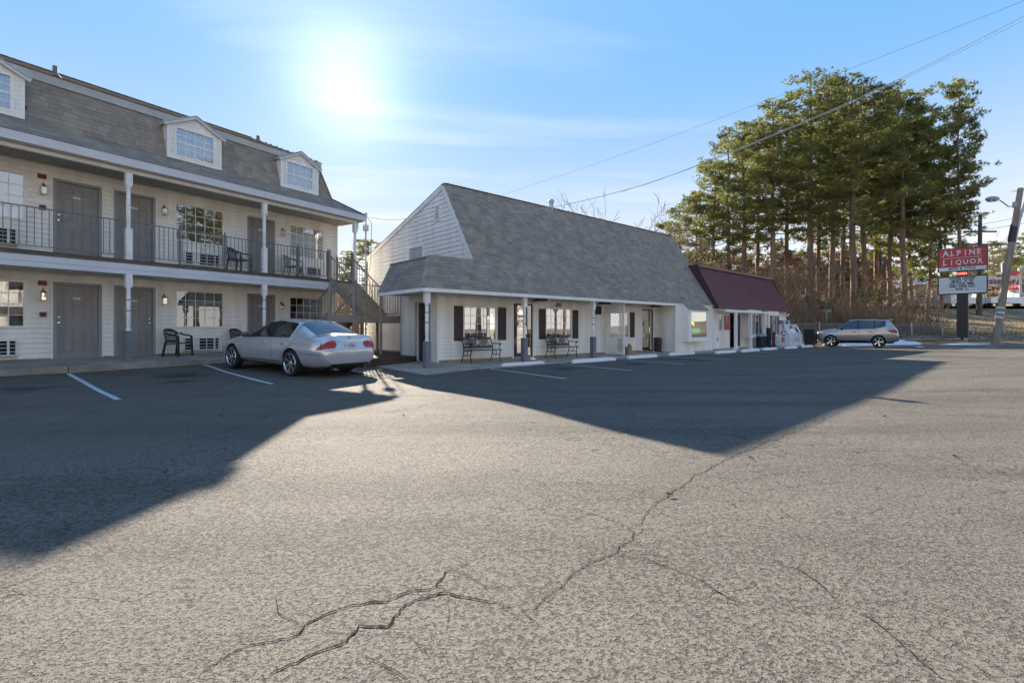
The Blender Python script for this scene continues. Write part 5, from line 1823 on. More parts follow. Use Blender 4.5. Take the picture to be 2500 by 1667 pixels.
def newsbox(lab, s, w, wd, ht, c, panel):
    t = thing('newspaper_box', lab, 'newspaper box', FS.W(s, w, .09), FS.rz + R(8), None)
    MB().box(-wd / 2, wd / 2, -.2, .2, .12, ht).prism([(-.2, ht), (.2, ht), (.2, ht + .1), (-.05, ht + .1)], -wd / 2, wd / 2, 'x').obj('cabinet', c, t)
    MB().box(-wd / 2 - .02, wd / 2 + .02, -.22, .22, 0, .12).obj('plinth', c, t)
    MB().box(-wd / 2 + .05, wd / 2 - .05, -.215, -.2, ht * .5, ht - .08).obj('display_door', panel, t)
    MB().bar((-.1, -.23, ht * .46), (.1, -.23, ht * .46), .025).obj('handle', CHROME, t)
    MB().box(-.07, .07, -.21, -.2, .2, .42).obj('coin_label', mat('white_label', (.6, .6, .6), .5), t)


newsbox('tall dark navy news box with a white label between porch post and red box', 5.72, .72, .34, 1.08, mat('navy_box', (.01, .016, .03), .4), mat('grey_paper', (.2, .2, .22), .5))
newsbox('red news box with tan display window next to the ice chest', 6.35, .72, .42, .86, mat('red_box', (.17, .018, .015), .4), mat('tan_paper', (.36, .3, .16), .5))
db = thing('dark_cart_bin', 'large black wheeled bin in the shade behind the ice chest', 'bin', FS.W(11.4, 1.4, .05), FS.rz)
MB().prism([(-.3, .05), (.3, .05), (.36, 1.05), (-.36, 1.05)], -.3, .3, 'y').obj('bin_body', BLACK, db)
MB().box(-.38, .38, -.34, .34, 1.05, 1.12).obj('bin_lid', BLACK, db)
# cardboard and black bin by the lattice
bb = thing('trash_can', 'slim black round trash can beside the second office door', 'bin', FO.W(9.0, .42, .09), FO.rz)
MB().lathe([(.17, 0), (.19, .62)], 18).obj('can_body', BLACK, bb, smooth=40)
MB().lathe([(.2, .62), (.2, .67), (.15, .70)], 18).obj('can_rim', mat('dark_rim', (.05, .05, .05), .4), bb, smooth=40)
CARD = mat('cardboard', (.36, .23, .13), .85, var=.12)
for lab, s, w, a, b, h in (('tall brown cardboard box leaning by the lattice screen', 5.72, .68, .26, .22, .72), ('short tan cardboard box in front of the taller box by the lattice', 6.05, .78, .3, .26, .34)):
    t = thing('cardboard_box', lab, 'box', FO.W(s, w, .075), FO.rz + R(5))
    MB().box(-a / 2, a / 2, -b / 2, b / 2, 0, h).obj('carton', CARD, t)
    MB().bar((-a / 2, -b / 2, h), (-a / 2 - .02, -b / 2 - .1, h + .1), .01, b * .8).box(-a / 2 + .02, a / 2 - .02, -b / 2 - .004, -b / 2, h * .45, h * .52).obj('flap', CARD, t)

# wheel stops
def stop_mesh():
    m = MB(); prof = [(-.09, 0), (.09, 0), (.06, .13), (-.06, .13)]
    n = 14; L_ = 1.9; vs = []
    for i in range(n + 1):
        x = -L_ / 2 + L_ * i / n
        t = min(1, min(i, n - i) / 1.0)
        for (y, z) in prof:
            vs.append((x, y * (.82 + .18 * t) + random.uniform(-.004, .004), z * (.72 + .28 * t) + (random.uniform(-.006, .004) if z else -.03)))
    m.add(vs, [(i * 4 + j, i * 4 + (j + 1) % 4, i * 4 + 4 + (j + 1) % 4, i * 4 + 4 + j) for i in range(n) for j in range(4)] + [(3, 2, 1, 0), (n * 4, n * 4 + 1, n * 4 + 2, n * 4 + 3)])
    return m


stops = [(FO, -1.15, 1.82, 1.0, 0, 'white concrete wheel stop in front of the office door'), (FO, 2.0, 2.22, 1.25, 1, 'white concrete wheel stop before the second bench and post'),
         (FO, 5.2, 2.1, 1.08, 0, 'white concrete wheel stop in front of the lattice screen'), (FO, 8.5, 1.98, 1.12, 1, 'white concrete wheel stop in front of the black trash can'),
         (FO, 11.6, 2.55, 1.12, 0, 'white concrete wheel stop under the office bay window'), (FO, 14.0, 2.72, 1.1, 1, 'white concrete wheel stop at the foot of the first store post'),
         (FO, 17.0, 2.5, .95, 0, 'white concrete wheel stop before the store trash bin'), (FO, 19.9, 2.6, .9, 1, 'white concrete wheel stop in front of the red news box'),
         (FO, 23.0, 2.5, .95, 0, 'small far wheel stop below the ICE lettering'), (FO, 26.2, 2.7, .9, 1, 'farthest wheel stop nearly touching the wagon')]
for F, s, w, k, rv, lab in stops:
    p = F.W(s, w)
    o = stop_mesh().obj('wheel_stop', STOPM, smooth=40)
    o.location = (p.x, p.y, lz(p.x, p.y)); o.rotation_euler = (0, 0, F.rz + R(random.uniform(-1.5, 1.5))); o.scale = (k, 1, 1)
    tag(o, lab, 'wheel stop', 'white wheel stops')
# ============================================================ VEHICLES
TYRE = mat('tyre_rubber', (.018, .018, .018), .8, var=.2)
ALLOY = mat('alloy_wheel', (.62, .62, .64), .22, metal=.9, var=.05)
SILVER = mat('silver_car_paint', (.58, .575, .59), .22, metal=.45, var=.04, coat=1.0)
TAUPE = mat('taupe_car_paint', (.42, .37, .34), .25, metal=.5, var=.04, coat=1.0)
CARWHITE = mat('white_car_paint', (.72, .73, .74), .3, var=.03, coat=.8)
TRIMB = mat('black_car_trim', (.02, .02, .02), .5)
LAMPR = mat('red_lamp_glass', (.42, .012, .010), .3, var=.3, scale=25, coat=.25)
LAMPC = mat('clear_lamp_glass', (.55, .56, .58), .12, metal=.3, var=.2, scale=30, coat=1)
WELL = mat('wheel_well', (.010, .010, .010), .9)


def loft_body(name, st, paint, arch, well_mat=WELL, sub=2):
    """st rows: x, zu, wl, zl, wm, zm, wb, zb, ww, zw, wr, zr, glass flags; front at x=0"""
    bm = bmesh.new()
    rows = []
    for r in st:
        x, zu, wl, zl, wm, zm, wb, zb, ww, zw, wr, zr = r[:12]
        half = [(0, zu), (wl * .8, zu), (wl, zl), (wm, zm), (wb, zb), (ww, zw), (wr, (zw + zr) / 2 + .35 * (zr - zw)), (0, zr)]
        ring = [bm.verts.new((x, y, z)) for y, z in half] + [bm.verts.new((x, -y, z)) for y, z in half[-2:0:-1]]
        rows.append(ring)
    n = len(rows[0])
    for i in range(len(rows) - 1):
        fl = st[i][12] if len(st[i]) > 12 else ''
        for j in range(n):
            f = bm.faces.new((rows[i][j], rows[i][(j + 1) % n], rows[i + 1][(j + 1) % n], rows[i + 1][j]))
            jj = j if j < 7 else n - 1 - j
            if jj == 4 and 's' in fl:
                f.material_index = 1
            if jj == 4 and 'b' in fl:
                f.material_index = 3
            if jj in (5, 6) and 'w' in fl:
                f.material_index = 1
    bm.faces.new(rows[0][::-1]); bm.faces.new(rows[-1])
    bmesh.ops.recalc_face_normals(bm, faces=bm.faces)
    cr = bm.edges.layers.float.new('crease_edge')
    for e_ in bm.edges:
        ms = {f.material_index for f in e_.link_faces}
        if len(ms) == 2:
            e_[cr] = .85
    vc = bm.verts.layers.float.new('crease_vert')
    for v_ in bm.verts:
        g_ = sum(1 for f in v_.link_faces if f.material_index in (1, 3))
        if g_ == 1:
            v_[vc] = .75
    me = bpy.data.meshes.new(name); bm.to_mesh(me); bm.free()
    for m in (paint, CARGLASS, well_mat, TRIMB):
        me.materials.append(m)
    o = bpy.data.objects.new('tmp', me); COL.objects.link(o)
    ss = o.modifiers.new('s', 'SUBSURF'); ss.levels = sub; ss.render_levels = sub
    cut = bmesh.new()
    for (ax, az, ar) in arch:
        for sy in (-1, 1):
            M_ = Matrix.Translation((ax, sy * .95, az)) @ Matrix.Rotation(R(90), 4, 'X')
            bmesh.ops.create_cone(cut, cap_ends=True, segments=36, radius1=ar, radius2=ar, depth=.62, matrix=M_)
    cm = bpy.data.meshes.new('c'); cut.to_mesh(cm); cut.free()
    for m in (well_mat,):
        cm.materials.append(m)
    co = bpy.data.objects.new('c', cm); COL.objects.link(co)
    bo = o.modifiers.new('b', 'BOOLEAN'); bo.object = co; bo.operation = 'DIFFERENCE'; bo.solver = 'EXACT'
    bo.material_mode = 'TRANSFER'
    dg = bpy.context.evaluated_depsgraph_get()
    res = bpy.data.meshes.new_from_object(o.evaluated_get(dg))
    bpy.data.objects.remove(o); bpy.data.objects.remove(co)
    res.polygons.foreach_set('use_smooth', [True] * len(res.polygons))
    res.set_sharp_from_angle(angle=R(42))
    return res


def split_by_mat(res, idxs):
    """body without the given material faces, and one mesh with them (loose glass islands separated)"""
    a = bmesh.new(); a.from_mesh(res)
    g = a.copy()
    bmesh.ops.delete(a, geom=[f for f in a.faces if f.material_index in idxs], context='FACES')
    bmesh.ops.delete(g, geom=[f for f in g.faces if f.material_index not in idxs], context='FACES')
    body = bpy.data.meshes.new('body'); a.to_mesh(body)
    for m in res.materials: body.materials.append(m)
    isl = []
    left = set(g.faces)
    while left:
        s = [left.pop()]; comp = set(s)
        while s:
            f = s.pop()
            for e_ in f.edges:
                for h in e_.link_faces:
                    if h in left:
                        left.discard(h); comp.add(h); s.append(h)
        isl.append([f.index for f in comp])
    out = []
    g.to_mesh(tm := bpy.data.meshes.new('g'))
    for comp in isl:
        b = bmesh.new(); b.from_mesh(tm); b.faces.ensure_lookup_table(); cs = set(comp)
        bmesh.ops.delete(b, geom=[f for f in b.faces if f.index not in cs], context='FACES')
        bmesh.ops.recalc_face_normals(b, faces=b.faces)
        m_ = bpy.data.meshes.new('pane'); b.to_mesh(m_); b.free(); m_.materials.append(CARGLASS)
        for p in m_.polygons: p.material_index = 0; p.use_smooth = True
        out.append(m_)
    a.free(); g.free()
    body.set_sharp_from_angle(angle=R(42))
    return body, out


def bvh_of(res):
    b = bmesh.new(); b.from_mesh(res); t = BVHTree.FromBMesh(b); b.free(); return t


def surf_patch(tree, outline, org, ax_u, ax_v, ray, off=.006, nu=22, nv=12):
    """patch whose outline (u,v) is projected along ray on to the body"""
    us = [p[0] for p in outline]; vs = [p[1] for p in outline]
    u0, u1, v0, v1 = min(us), max(us), min(vs), max(vs)

    def spans(v):
        xs = []
        n = len(outline)
        for i in range(n):
            (a, b), (c, d) = outline[i], outline[(i + 1) % n]
            if (b <= v < d) or (d <= v < b):
                xs.append(a + (c - a) * (v - b) / (d - b))
        return (min(xs), max(xs)) if len(xs) > 1 else None
    mb = MB(); rows = []
    for j in range(nv + 1):
        v = v0 + (v1 - v0) * min(max(j / nv, .004), .996)
        sp = spans(v)
        if not sp: continue
        row = []
        for i in range(nu + 1):
            u = sp[0] + (sp[1] - sp[0]) * i / nu
            o = Vector(org) + Vector(ax_u) * u + Vector(ax_v) * v
            h = tree.ray_cast(o, Vector(ray).normalized())
            row.append(h[0] + h[1] * off if h[0] is not None else None)
        rows.append(row)
    idx = {}
    for j, row in enumerate(rows):
        for i, p in enumerate(row):
            if p is not None:
                idx[(i, j)] = len(mb.v); mb.v.append(tuple(p))
    for j in range(len(rows) - 1):
        for i in range(nu):
            q = [idx.get(k) for k in ((i, j), (i + 1, j), (i + 1, j + 1), (i, j + 1))]
            if None not in q:
                mb.f.append(tuple(q)); mb.m.append(0)
    return mb


def surf_line(tree, pts, org, ax_u, ax_v, ray, w=.009, off=.0015, n=40):
    mb = MB(); P = []
    tot = [0]
    for a, b in zip(pts, pts[1:]):
        tot.append(tot[-1] + math.hypot(b[0] - a[0], b[1] - a[1]))
    for i in range(n + 1):
        t = tot[-1] * i / n
        k = max(j for j in range(len(tot)) if tot[j] <= t + 1e-9); k = min(k, len(pts) - 2)
        f = (t - tot[k]) / max(1e-9, tot[k + 1] - tot[k])
        u = pts[k][0] + (pts[k + 1][0] - pts[k][0]) * f; v = pts[k][1] + (pts[k + 1][1] - pts[k][1]) * f
        h = tree.ray_cast(Vector(org) + Vector(ax_u) * u + Vector(ax_v) * v, Vector(ray).normalized())
        if h[0] is not None:
            P.append((h[0], h[1]))
    vs = []
    for i, (p, nn) in enumerate(P):
        a = P[max(0, i - 1)][0]; b = P[min(len(P) - 1, i + 1)][0]
        sd = (b - a).cross(nn).normalized() * w / 2
        vs += [p + sd + nn * off, p - sd + nn * off]
    mb.add(vs, [(2 * i, 2 * i + 1, 2 * i + 3, 2 * i + 2) for i in range(len(P) - 1)])
    return mb


def wheel(parent, x, y, z, r, w, spokes, side, style=0):
    M_ = Matrix.Translation((x, y, z)) @ Matrix.Rotation(R(90 if side < 0 else -90), 4, 'X')
    rr = r * .755
    pr = [(rr, -w / 2 + .01), (r - .03, -w / 2), (r - .006, -w / 2 + .03), (r, -w * .2), (r, w * .2), (r - .006, w / 2 - .03), (r - .03, w / 2), (rr, w / 2 - .01)]
    ty = MB().lathe(pr, 40, M=M_, closed=True).obj('wheel', TYRE, parent, smooth=40)
    rim = MB().lathe([(rr + .005, w / 2 - .012), (rr - .012, w / 2 - .002), (rr - .022, w / 2 - .02), (rr - .03, -w / 2 + .02), (rr, -w / 2 + .02)], 36, M=M_, closed=True)
    for k in range(spokes):
        a0 = 2 * PI * k / spokes
        for da in ((-.13, .13) if style == 0 else (0,)):
            a = a0 + da
            ra, rb_ = .05, rr - .015
            aa = a0 + da * .55
            p = Vector((ra * math.cos(aa), ra * math.sin(aa), w / 2 - .035)); q = Vector((rb_ * math.cos(a), rb_ * math.sin(a), w / 2 - .022))
            wd = .024 if style == 0 else .06
            d_ = (q - p); sd = d_.cross(Vector((0, 0, 1))).normalized() * wd / 2
            vs = [M_ @ v for v in (p - sd * .8, p + sd * .8, q + sd * 1.2, q - sd * 1.2)] + [M_ @ (v - Vector((0, 0, .03))) for v in (p - sd * .8, p + sd * .8, q + sd * 1.2, q - sd * 1.2)]
            rim.add(vs, [(0, 1, 2, 3), (7, 6, 5, 4), (0, 4, 5, 1), (1, 5, 6, 2), (2, 6, 7, 3), (3, 7, 4, 0)])
    rim.lathe([(.065, w / 2 - .06), (.062, w / 2 - .028), (.03, w / 2 - .02)], 16, M=M_)
    rim.obj('rim', ALLOY, ty)
    MB().lathe([(rr - .03, -.01), (rr - .03, .0)], 24, M=M_).obj('brake_disc', WELL, ty)
    return ty


def place_car(t, F, s, w, z, rz):
    p = F.W(s, w, z); t.location = p; t.rotation_euler = rz
    return t


# ---- silver sedan ------------------------------------------------------------
sedan = thing('silver_sedan', 'silver four door sedan parked nose in to the motel walk', 'car')
ST = [  # x, zu, wl, zl, wm, zm, wb, zb, ww, zw, wr, zr
    (0.00, .34, .42, .42, .50, .52, .46, .62, .34, .66, .2, .67),
    (0.06, .24, .66, .36, .72, .50, .64, .66, .46, .71, .3, .72),
    (0.28, .20, .78, .32, .86, .52, .78, .72, .58, .79, .4, .81),
    (0.70, .20, .82, .32, .915, .58, .84, .82, .64, .88, .45, .91),
    (1.15, .20, .84, .32, .92, .60, .86, .88, .68, .94, .48, .97),
    (1.50, .20, .85, .30, .92, .60, .865, .915, .72, .975, .5, 1.0, 'ws'),
    (1.62, .20, .85, .30, .92, .60, .865, .92, .735, 1.0, .5, 1.035, 'ws'),
    (2.02, .20, .85, .30, .92, .62, .868, .935, .675, 1.20, .46, 1.245, 'ws'),
    (2.38, .20, .85, .30, .92, .62, .87, .945, .625, 1.345, .42, 1.40, 's'),
    (2.46, .20, .85, .30, .92, .62, .87, .946, .62, 1.36, .42, 1.42, 's'),
    (2.93, .20, .85, .30, .92, .63, .87, .955, .605, 1.395, .42, 1.465, 'b'),
    (3.00, .20, .85, .30, .92, .63, .87, .956, .605, 1.395, .42, 1.467, 's'),
    (3.40, .20, .85, .30, .92, .64, .87, .965, .605, 1.378, .42, 1.455, 's'),
    (3.74, .20, .85, .30, .92, .65, .868, .975, .60, 1.335, .42, 1.42),
    (3.84, .20, .85, .30, .92, .66, .866, .98, .60, 1.31, .42, 1.40, 'w'),
    (4.20, .20, .85, .30, .92, .67, .86, 1.0, .62, 1.18, .44, 1.255, 'w'),
    (4.52, .21, .84, .32, .91, .68, .84, 1.015, .655, 1.055, .46, 1.09),
    (4.62, .22, .83, .34, .905, .68, .83, 1.015, .66, 1.045, .46, 1.07),
    (4.80, .24, .80, .38, .875, .68, .785, 1.015, .64, 1.05, .44, 1.08),
    (4.90, .25, .78, .39, .85, .67, .755, 1.01, .63, 1.055, .44, 1.085),
    (4.93, .26, .77, .40, .83, .67, .75, .96, .61, 1.02, .42, 1.045),
    (4.97, .28, .74, .42, .80, .60, .73, .80, .58, .84, .4, .85),
    (5.01, .30, .70, .44, .77, .58, .72, .70, .56, .72, .38, .73),
    (5.03, .36, .60, .46, .66, .56, .60, .66, .48, .69, .34, .695)]
res = loft_body('sedan', ST, SILVER, [(.98, .335, .385), (3.80, .335, .385)])
tree = bvh_of(res)
body, panes = split_by_mat(res, {1})
link('body', body, sedan)
for p in panes:
    link('pane', p, sedan)
for (x, sd_) in ((.98, -1), (.98, 1), (3.80, -1), (3.80, 1)):
    wheel(sedan, x, sd_ * .805, .335, .335, .22, 7, sd_)
SID = dict(org=(0, -2, 0), ax_u=(1, 0, 0), ax_v=(0, 0, 1), ray=(0, 1, 0))
SID2 = dict(org=(0, 2, 0), ax_u=(1, 0, 0), ax_v=(0, 0, 1), ray=(0, -1, 0))
REAR = dict(org=(8, 0, 0), ax_u=(0, 1, 0), ax_v=(0, 0, 1), ray=(-1, 0, 0))
for S in (SID, SID2):
    sl_ = MB()
    for pts in ([(1.52, .90), (1.47, .6), (1.50, .30)], [(2.965, .93), (2.97, .6), (2.93, .3)], [(3.86, .95), (3.80, .80), (3.52, .66), (3.40, .50), (3.37, .3)], [(1.50, .29), (3.37, .29)], [(4.15, .60), (4.9, .585)]):
        surf_line(tree, pts, **S).obj('door_seam', mat('seam_shadow', (.02, .02, .02), .8), sedan)
    for hx in (2.72, 3.56):
        y = -.925 if S is SID else .925
        sg = -1 if S is SID else 1
        MB().tube([(hx - .1, y * .985, .80), (hx - .08, y + sg * .03, .803), (hx + .08, y + sg * .03, .807), (hx + .1, y * .985, .81)], .013, 6).obj('door_handle', CHROME, sedan, smooth=50)
    surf_line(tree, [(1.60, .948), (3.0, .975), (3.72, .99)], w=.016, off=.004, **S).obj('belt_moulding', BLACK, sedan)
    surf_line(tree, [(1.56, .345), (3.3, .345)], w=.03, off=.008, **S).obj('sill_strip', CHROME, sedan)
    q = surf_line(tree, [(4.03, .86), (4.2, .86), (4.2, .70), (4.03, .70), (4.03, .86)], w=.004, off=.002, **S)
    if S is SID2:
        q.obj('fuel_flap_seam', mat('seam_shadow', (.02, .02, .02)), sedan)
# tail lamps: wrap round the corner
for sg in (-1, 1):
    dg_ = Vector((-1, -sg * .78, 0)).normalized()
    au = Vector((dg_.y, -dg_.x, 0)) * (1 if sg > 0 else 1)
    org = Vector((4.80, sg * .66, 0)) - dg_ * 2
    ol = [(-.31, .84), (-.28, .76), (.0, .71), (.17, .71), (.10, .78), (-.05, .89), (-.25, .95)]
    if sg > 0:
        ol = [(-u, v) for u, v in ol]
    ol = [(-u, v) for u, v in ol]
    lamp = surf_patch(tree, ol, org, au, (0, 0, 1), dg_, off=.008, nu=26, nv=14).obj('tail_lamp', LAMPR, sedan, smooth=60)
    sm = surf_patch(tree, [((-.045 if sg < 0 else .045) + d * .006 , v) for d, v in ((-1, .72), (1, .72), (1, .88), (-1, .88))], org, au, (0, 0, 1), dg_, off=.011, nu=2, nv=8)
    if sm.f: sm.obj('lamp_seam', mat('seam_shadow', (.02, .02, .02)), lamp)
    ol2 = [(u, .70 + (v - .70) * .20) for u, v in ol]
    surf_patch(tree, [(u * .96, v) for u, v in ol2], org, au, (0, 0, 1), dg_, off=.012, nu=22, nv=4).obj('clear_strip', LAMPC, lamp, smooth=60)
surf_patch(tree, [(-.50, .915), (.50, .915), (.52, .945), (-.52, .945)], off=.012, nu=20, nv=3, **REAR).obj('chrome_bar', CHROME, sedan, smooth=60)
surf_patch(tree, [(-.62, .27), (.62, .27), (.56, .37), (-.56, .37)], off=.01, nu=20, nv=4, **REAR).obj('lower_valance', TRIMB, sedan, smooth=60)
surf_line(tree, [(-.62, .70), (-.48, .655), (.48, .655), (.62, .70)], w=.006, off=.002, n=30, **REAR).obj('boot_seam', mat('seam_shadow', (.02, .02, .02)), sedan)
h = tree.ray_cast(Vector((8, 0, .79)), Vector((-1, 0, 0)))
px_ = h[0].x + .02
pl_ = MB().box(px_ - .006, px_ + .006, -.155, .155, .715, .87).obj('number_plate', mat('plate_white', (.62, .64, .66), .4), sedan)
text('plate_text', 'WZL-085', .068, mat('plate_blue', (.04, .08, .25), .5), pl_, (px_ + .008, 0, .795), rot=(R(90), 0, R(90)), sx=.85)
MB().box(px_ - .004, px_ + .009, -.06, .06, .845, .865).obj('plate_sticker', mat('plate_sticker', (.4, .25, .05), .5), pl_)
em = MB()
h = tree.ray_cast(Vector((8, 0, 1.0)), Vector((-1, 0, 0))); ex = h[0].x + .006
for (a_, b_) in ((.055, .036), (.018, .034), (.05, .012)):
    pts = [(ex + .004, a_ * math.cos(t), .985 + b_ * math.sin(t) + (.01 if b_ == .012 else 0)) for t in [2 * PI * k / 20 for k in range(21)]]
    em.tube(pts, .005, 5, caps=False)
em.obj('emblem', CHROME, sedan)
for sg in (-1, 1):
    surf_patch(tree, [(.10, .60), (.62, .70), (.55, .78), (.20, .72)], off=.006, **(SID if sg < 0 else SID2)).obj('headlamp', LAMPC, sedan, smooth=60)
    mm = MB().lathe([(.0001, -.11), (.05, -.09), (.068, 0), (.05, .09), (.0001, .11)], 14, M=Matrix.Translation((1.86, sg * .99, 1.0)) @ Matrix.Rotation(R(90), 4, 'X') @ Matrix.Diagonal((1, 1.1, 1, 1)))
    mm.bar((1.88, sg * .86, .95), (1.87, sg * .95, .98), .04, .03)
    mm.obj('wing_mirror', mat('dark_mirror_case', (.06, .06, .065), .3, coat=.5), sedan, smooth=60)
MB().lathe([(.03, 0), (.028, .05)], 8, M=Matrix.Translation((3.55, .0, 1.455))).obj('aerial', TRIMB, sedan)
for y in (-.45, .45):
    MB().lathe([(.035, 0), (.035, .12)], 12, M=Matrix.Translation((4.90, y, .24)) @ Matrix.Rotation(R(90), 4, 'Y')).obj('exhaust_tip', CHROME, sedan, smooth=40)
MB().box(.3, 4.7, -.6, .6, .2, .26).obj('underbody', WELL, sedan)
# axle points: front left wheel and rear left wheel on the ground
rw = Vector((-5.10, 12.95, 0)); dirf = -FM.n
zr_, zf_ = gz(-5.1, 12.95), gz(-7.5, 14.5)
pitch = math.atan2(zf_ - zr_, 2.82)
fx_ = rw + dirf * 3.80
sedan.rotation_euler = (0, math.atan2(zf_ - zr_, 2.82), math.atan2(-dirf.y, -dirf.x))
sedan.location = (fx_.x, fx_.y, zf_ + (zf_ - zr_) * .98 / 2.82)

# ---- taupe wagon ---------------------------------------------------------------
suv = thing('taupe_wagon', 'taupe sport wagon parked side on by the snow patches at the lot edge', 'car')
SV = [
    (0.00, .42, .50, .50, .62, .62, .58, .78, .46, .84, .3, .86),
    (0.07, .30, .70, .42, .80, .62, .74, .84, .58, .91, .4, .93),
    (0.30, .26, .80, .40, .87, .66, .80, .92, .64, .98, .45, 1.01),
    (0.75, .26, .84, .40, .895, .70, .84, 1.0, .68, 1.06, .48, 1.09),
    (1.08, .26, .85, .40, .90, .72, .85, 1.03, .70, 1.09, .5, 1.12),
    (1.22, .26, .85, .40, .90, .72, .855, 1.04, .72, 1.12, .5, 1.15, 'ws'),
    (1.60, .26, .85, .40, .90, .72, .858, 1.05, .69, 1.36, .48, 1.40, 'ws'),
    (1.92, .26, .85, .40, .90, .72, .86, 1.055, .66, 1.55, .46, 1.59, 's'),
    (2.00, .26, .85, .40, .90, .72, .86, 1.056, .655, 1.575, .46, 1.62, 's'),
    (2.42, .26, .85, .40, .90, .73, .86, 1.065, .65, 1.60, .46, 1.66, 'b'),
    (2.49, .26, .85, .40, .90, .73, .86, 1.067, .65, 1.60, .46, 1.66, 's'),
    (3.10, .26, .85, .40, .90, .74, .86, 1.08, .645, 1.595, .46, 1.66, 's'),
    (3.30, .26, .85, .40, .90, .74, .86, 1.09, .64, 1.59, .46, 1.66, 'b'),
    (3.34, .26, .85, .40, .90, .74, .86, 1.10, .64, 1.588, .46, 1.658, 's'),
    (3.72, .26, .85, .42, .90, .75, .86, 1.16, .635, 1.56, .46, 1.645, 's'),
    (3.92, .26, .84, .44, .895, .76, .855, 1.24, .63, 1.54, .45, 1.635),
    (4.14, .28, .83, .46, .89, .77, .85, 1.16, .62, 1.53, .45, 1.62, 'w'),
    (4.36, .32, .82, .50, .88, .78, .82, 1.12, .66, 1.22, .48, 1.28),
    (4.46, .36, .80, .52, .87, .78, .79, 1.06, .66, 1.12, .48, 1.15),
    (4.55, .40, .76, .54, .83, .72, .76, .86, .6, .92, .45, .94),
    (4.60, .46, .62, .56, .68, .66, .62, .76, .5, .80, .35, .81)]
res = loft_body('wagon', SV, TAUPE, [(.90, .35, .41), (3.54, .35, .41)])
tree = bvh_of(res)
body, panes = split_by_mat(res, {1})
link('body', body, suv)
for p in panes:
    link('pane', p, suv)
for (x, sd_) in ((.90, -1), (.90, 1), (3.54, -1), (3.54, 1)):
    wheel(suv, x, sd_ * .785, .35, .35, .23, 5, sd_, style=1)
for S, sg in ((SID, -1), (SID2, 1)):
    sl_ = MB()
    for pts in ([(1.30, 1.02), (1.22, .7), (1.26, .40)], [(2.455, 1.05), (2.46, .7), (2.44, .4)], [(3.42, 1.07), (3.36, .9), (3.14, .72), (3.06, .4)]):
        surf_line(tree, pts, w=.012, **S).obj('door_seam', mat('seam_shadow', (.02, .02, .02)), suv)
    for hx in (2.25, 3.12):
        MB().tube([(hx - .1, sg * .88, .93), (hx - .08, sg * .925, .93), (hx + .08, sg * .925, .935), (hx + .1, sg * .88, .94)], .016, 6).obj('door_handle', TRIMB, suv)
    surf_patch(tree, [(1.3, .27), (3.05, .27), (3.05, .41), (1.3, .41)], off=.01, nv=4, **S).obj('side_cladding', TRIMB, suv, smooth=60)
    surf_patch(tree, [(.12, .74), (.5, .80), (.58, .90), (.34, .90), (.16, .84)], off=.008, **S).obj('headlamp', LAMPC, suv, smooth=60)
    surf_patch(tree, [(3.95, 1.02), (4.25, .86), (4.5, .84), (4.5, .98), (4.35, 1.05)], off=.01, **S).obj('tail_lamp', LAMPR, suv, smooth=60)
    MB().tube([(2.05, sg * .60, 1.615), (2.1, sg * .61, 1.70), (3.7, sg * .59, 1.69), (3.78, sg * .58, 1.62)], .02, 6).obj('roof_rail', TRIMB, suv)
    mm = MB().lathe([(.0001, -.11), (.06, -.09), (.08, 0), (.06, .09), (.0001, .11)], 12, M=Matrix.Translation((1.52, sg * .99, 1.10)) @ Matrix.Rotation(R(90), 4, 'X'))
    mm.obj('wing_mirror', BLACK, suv, smooth=60)
surf_patch(tree, [(-.6, .40), (.6, .40), (.56, .56), (-.56, .56)], off=.012, nu=18, nv=4, **REAR).obj('rear_bumper_trim', TRIMB, suv, smooth=60)
MB().box(4.10, 4.30, -.55, .55, 1.60, 1.625).obj('rear_spoiler', TAUPE, suv)
MB().box(.3, 4.3, -.6, .6, .26, .3).obj('underbody', WELL, suv)
al = R(-40)
fwd = Vector((-math.cos(al), -math.sin(al), 0))
mid_ = Vector((22.55, 31.7, 0))
fr_ = mid_ + fwd * 2.22
suv.location = (fr_.x, fr_.y, gz(22.5, 31.6) + .0)
suv.rotation_euler = (0, 0, math.atan2(-fwd.y, -fwd.x))
suv.scale = (.95, .98, 1.10)


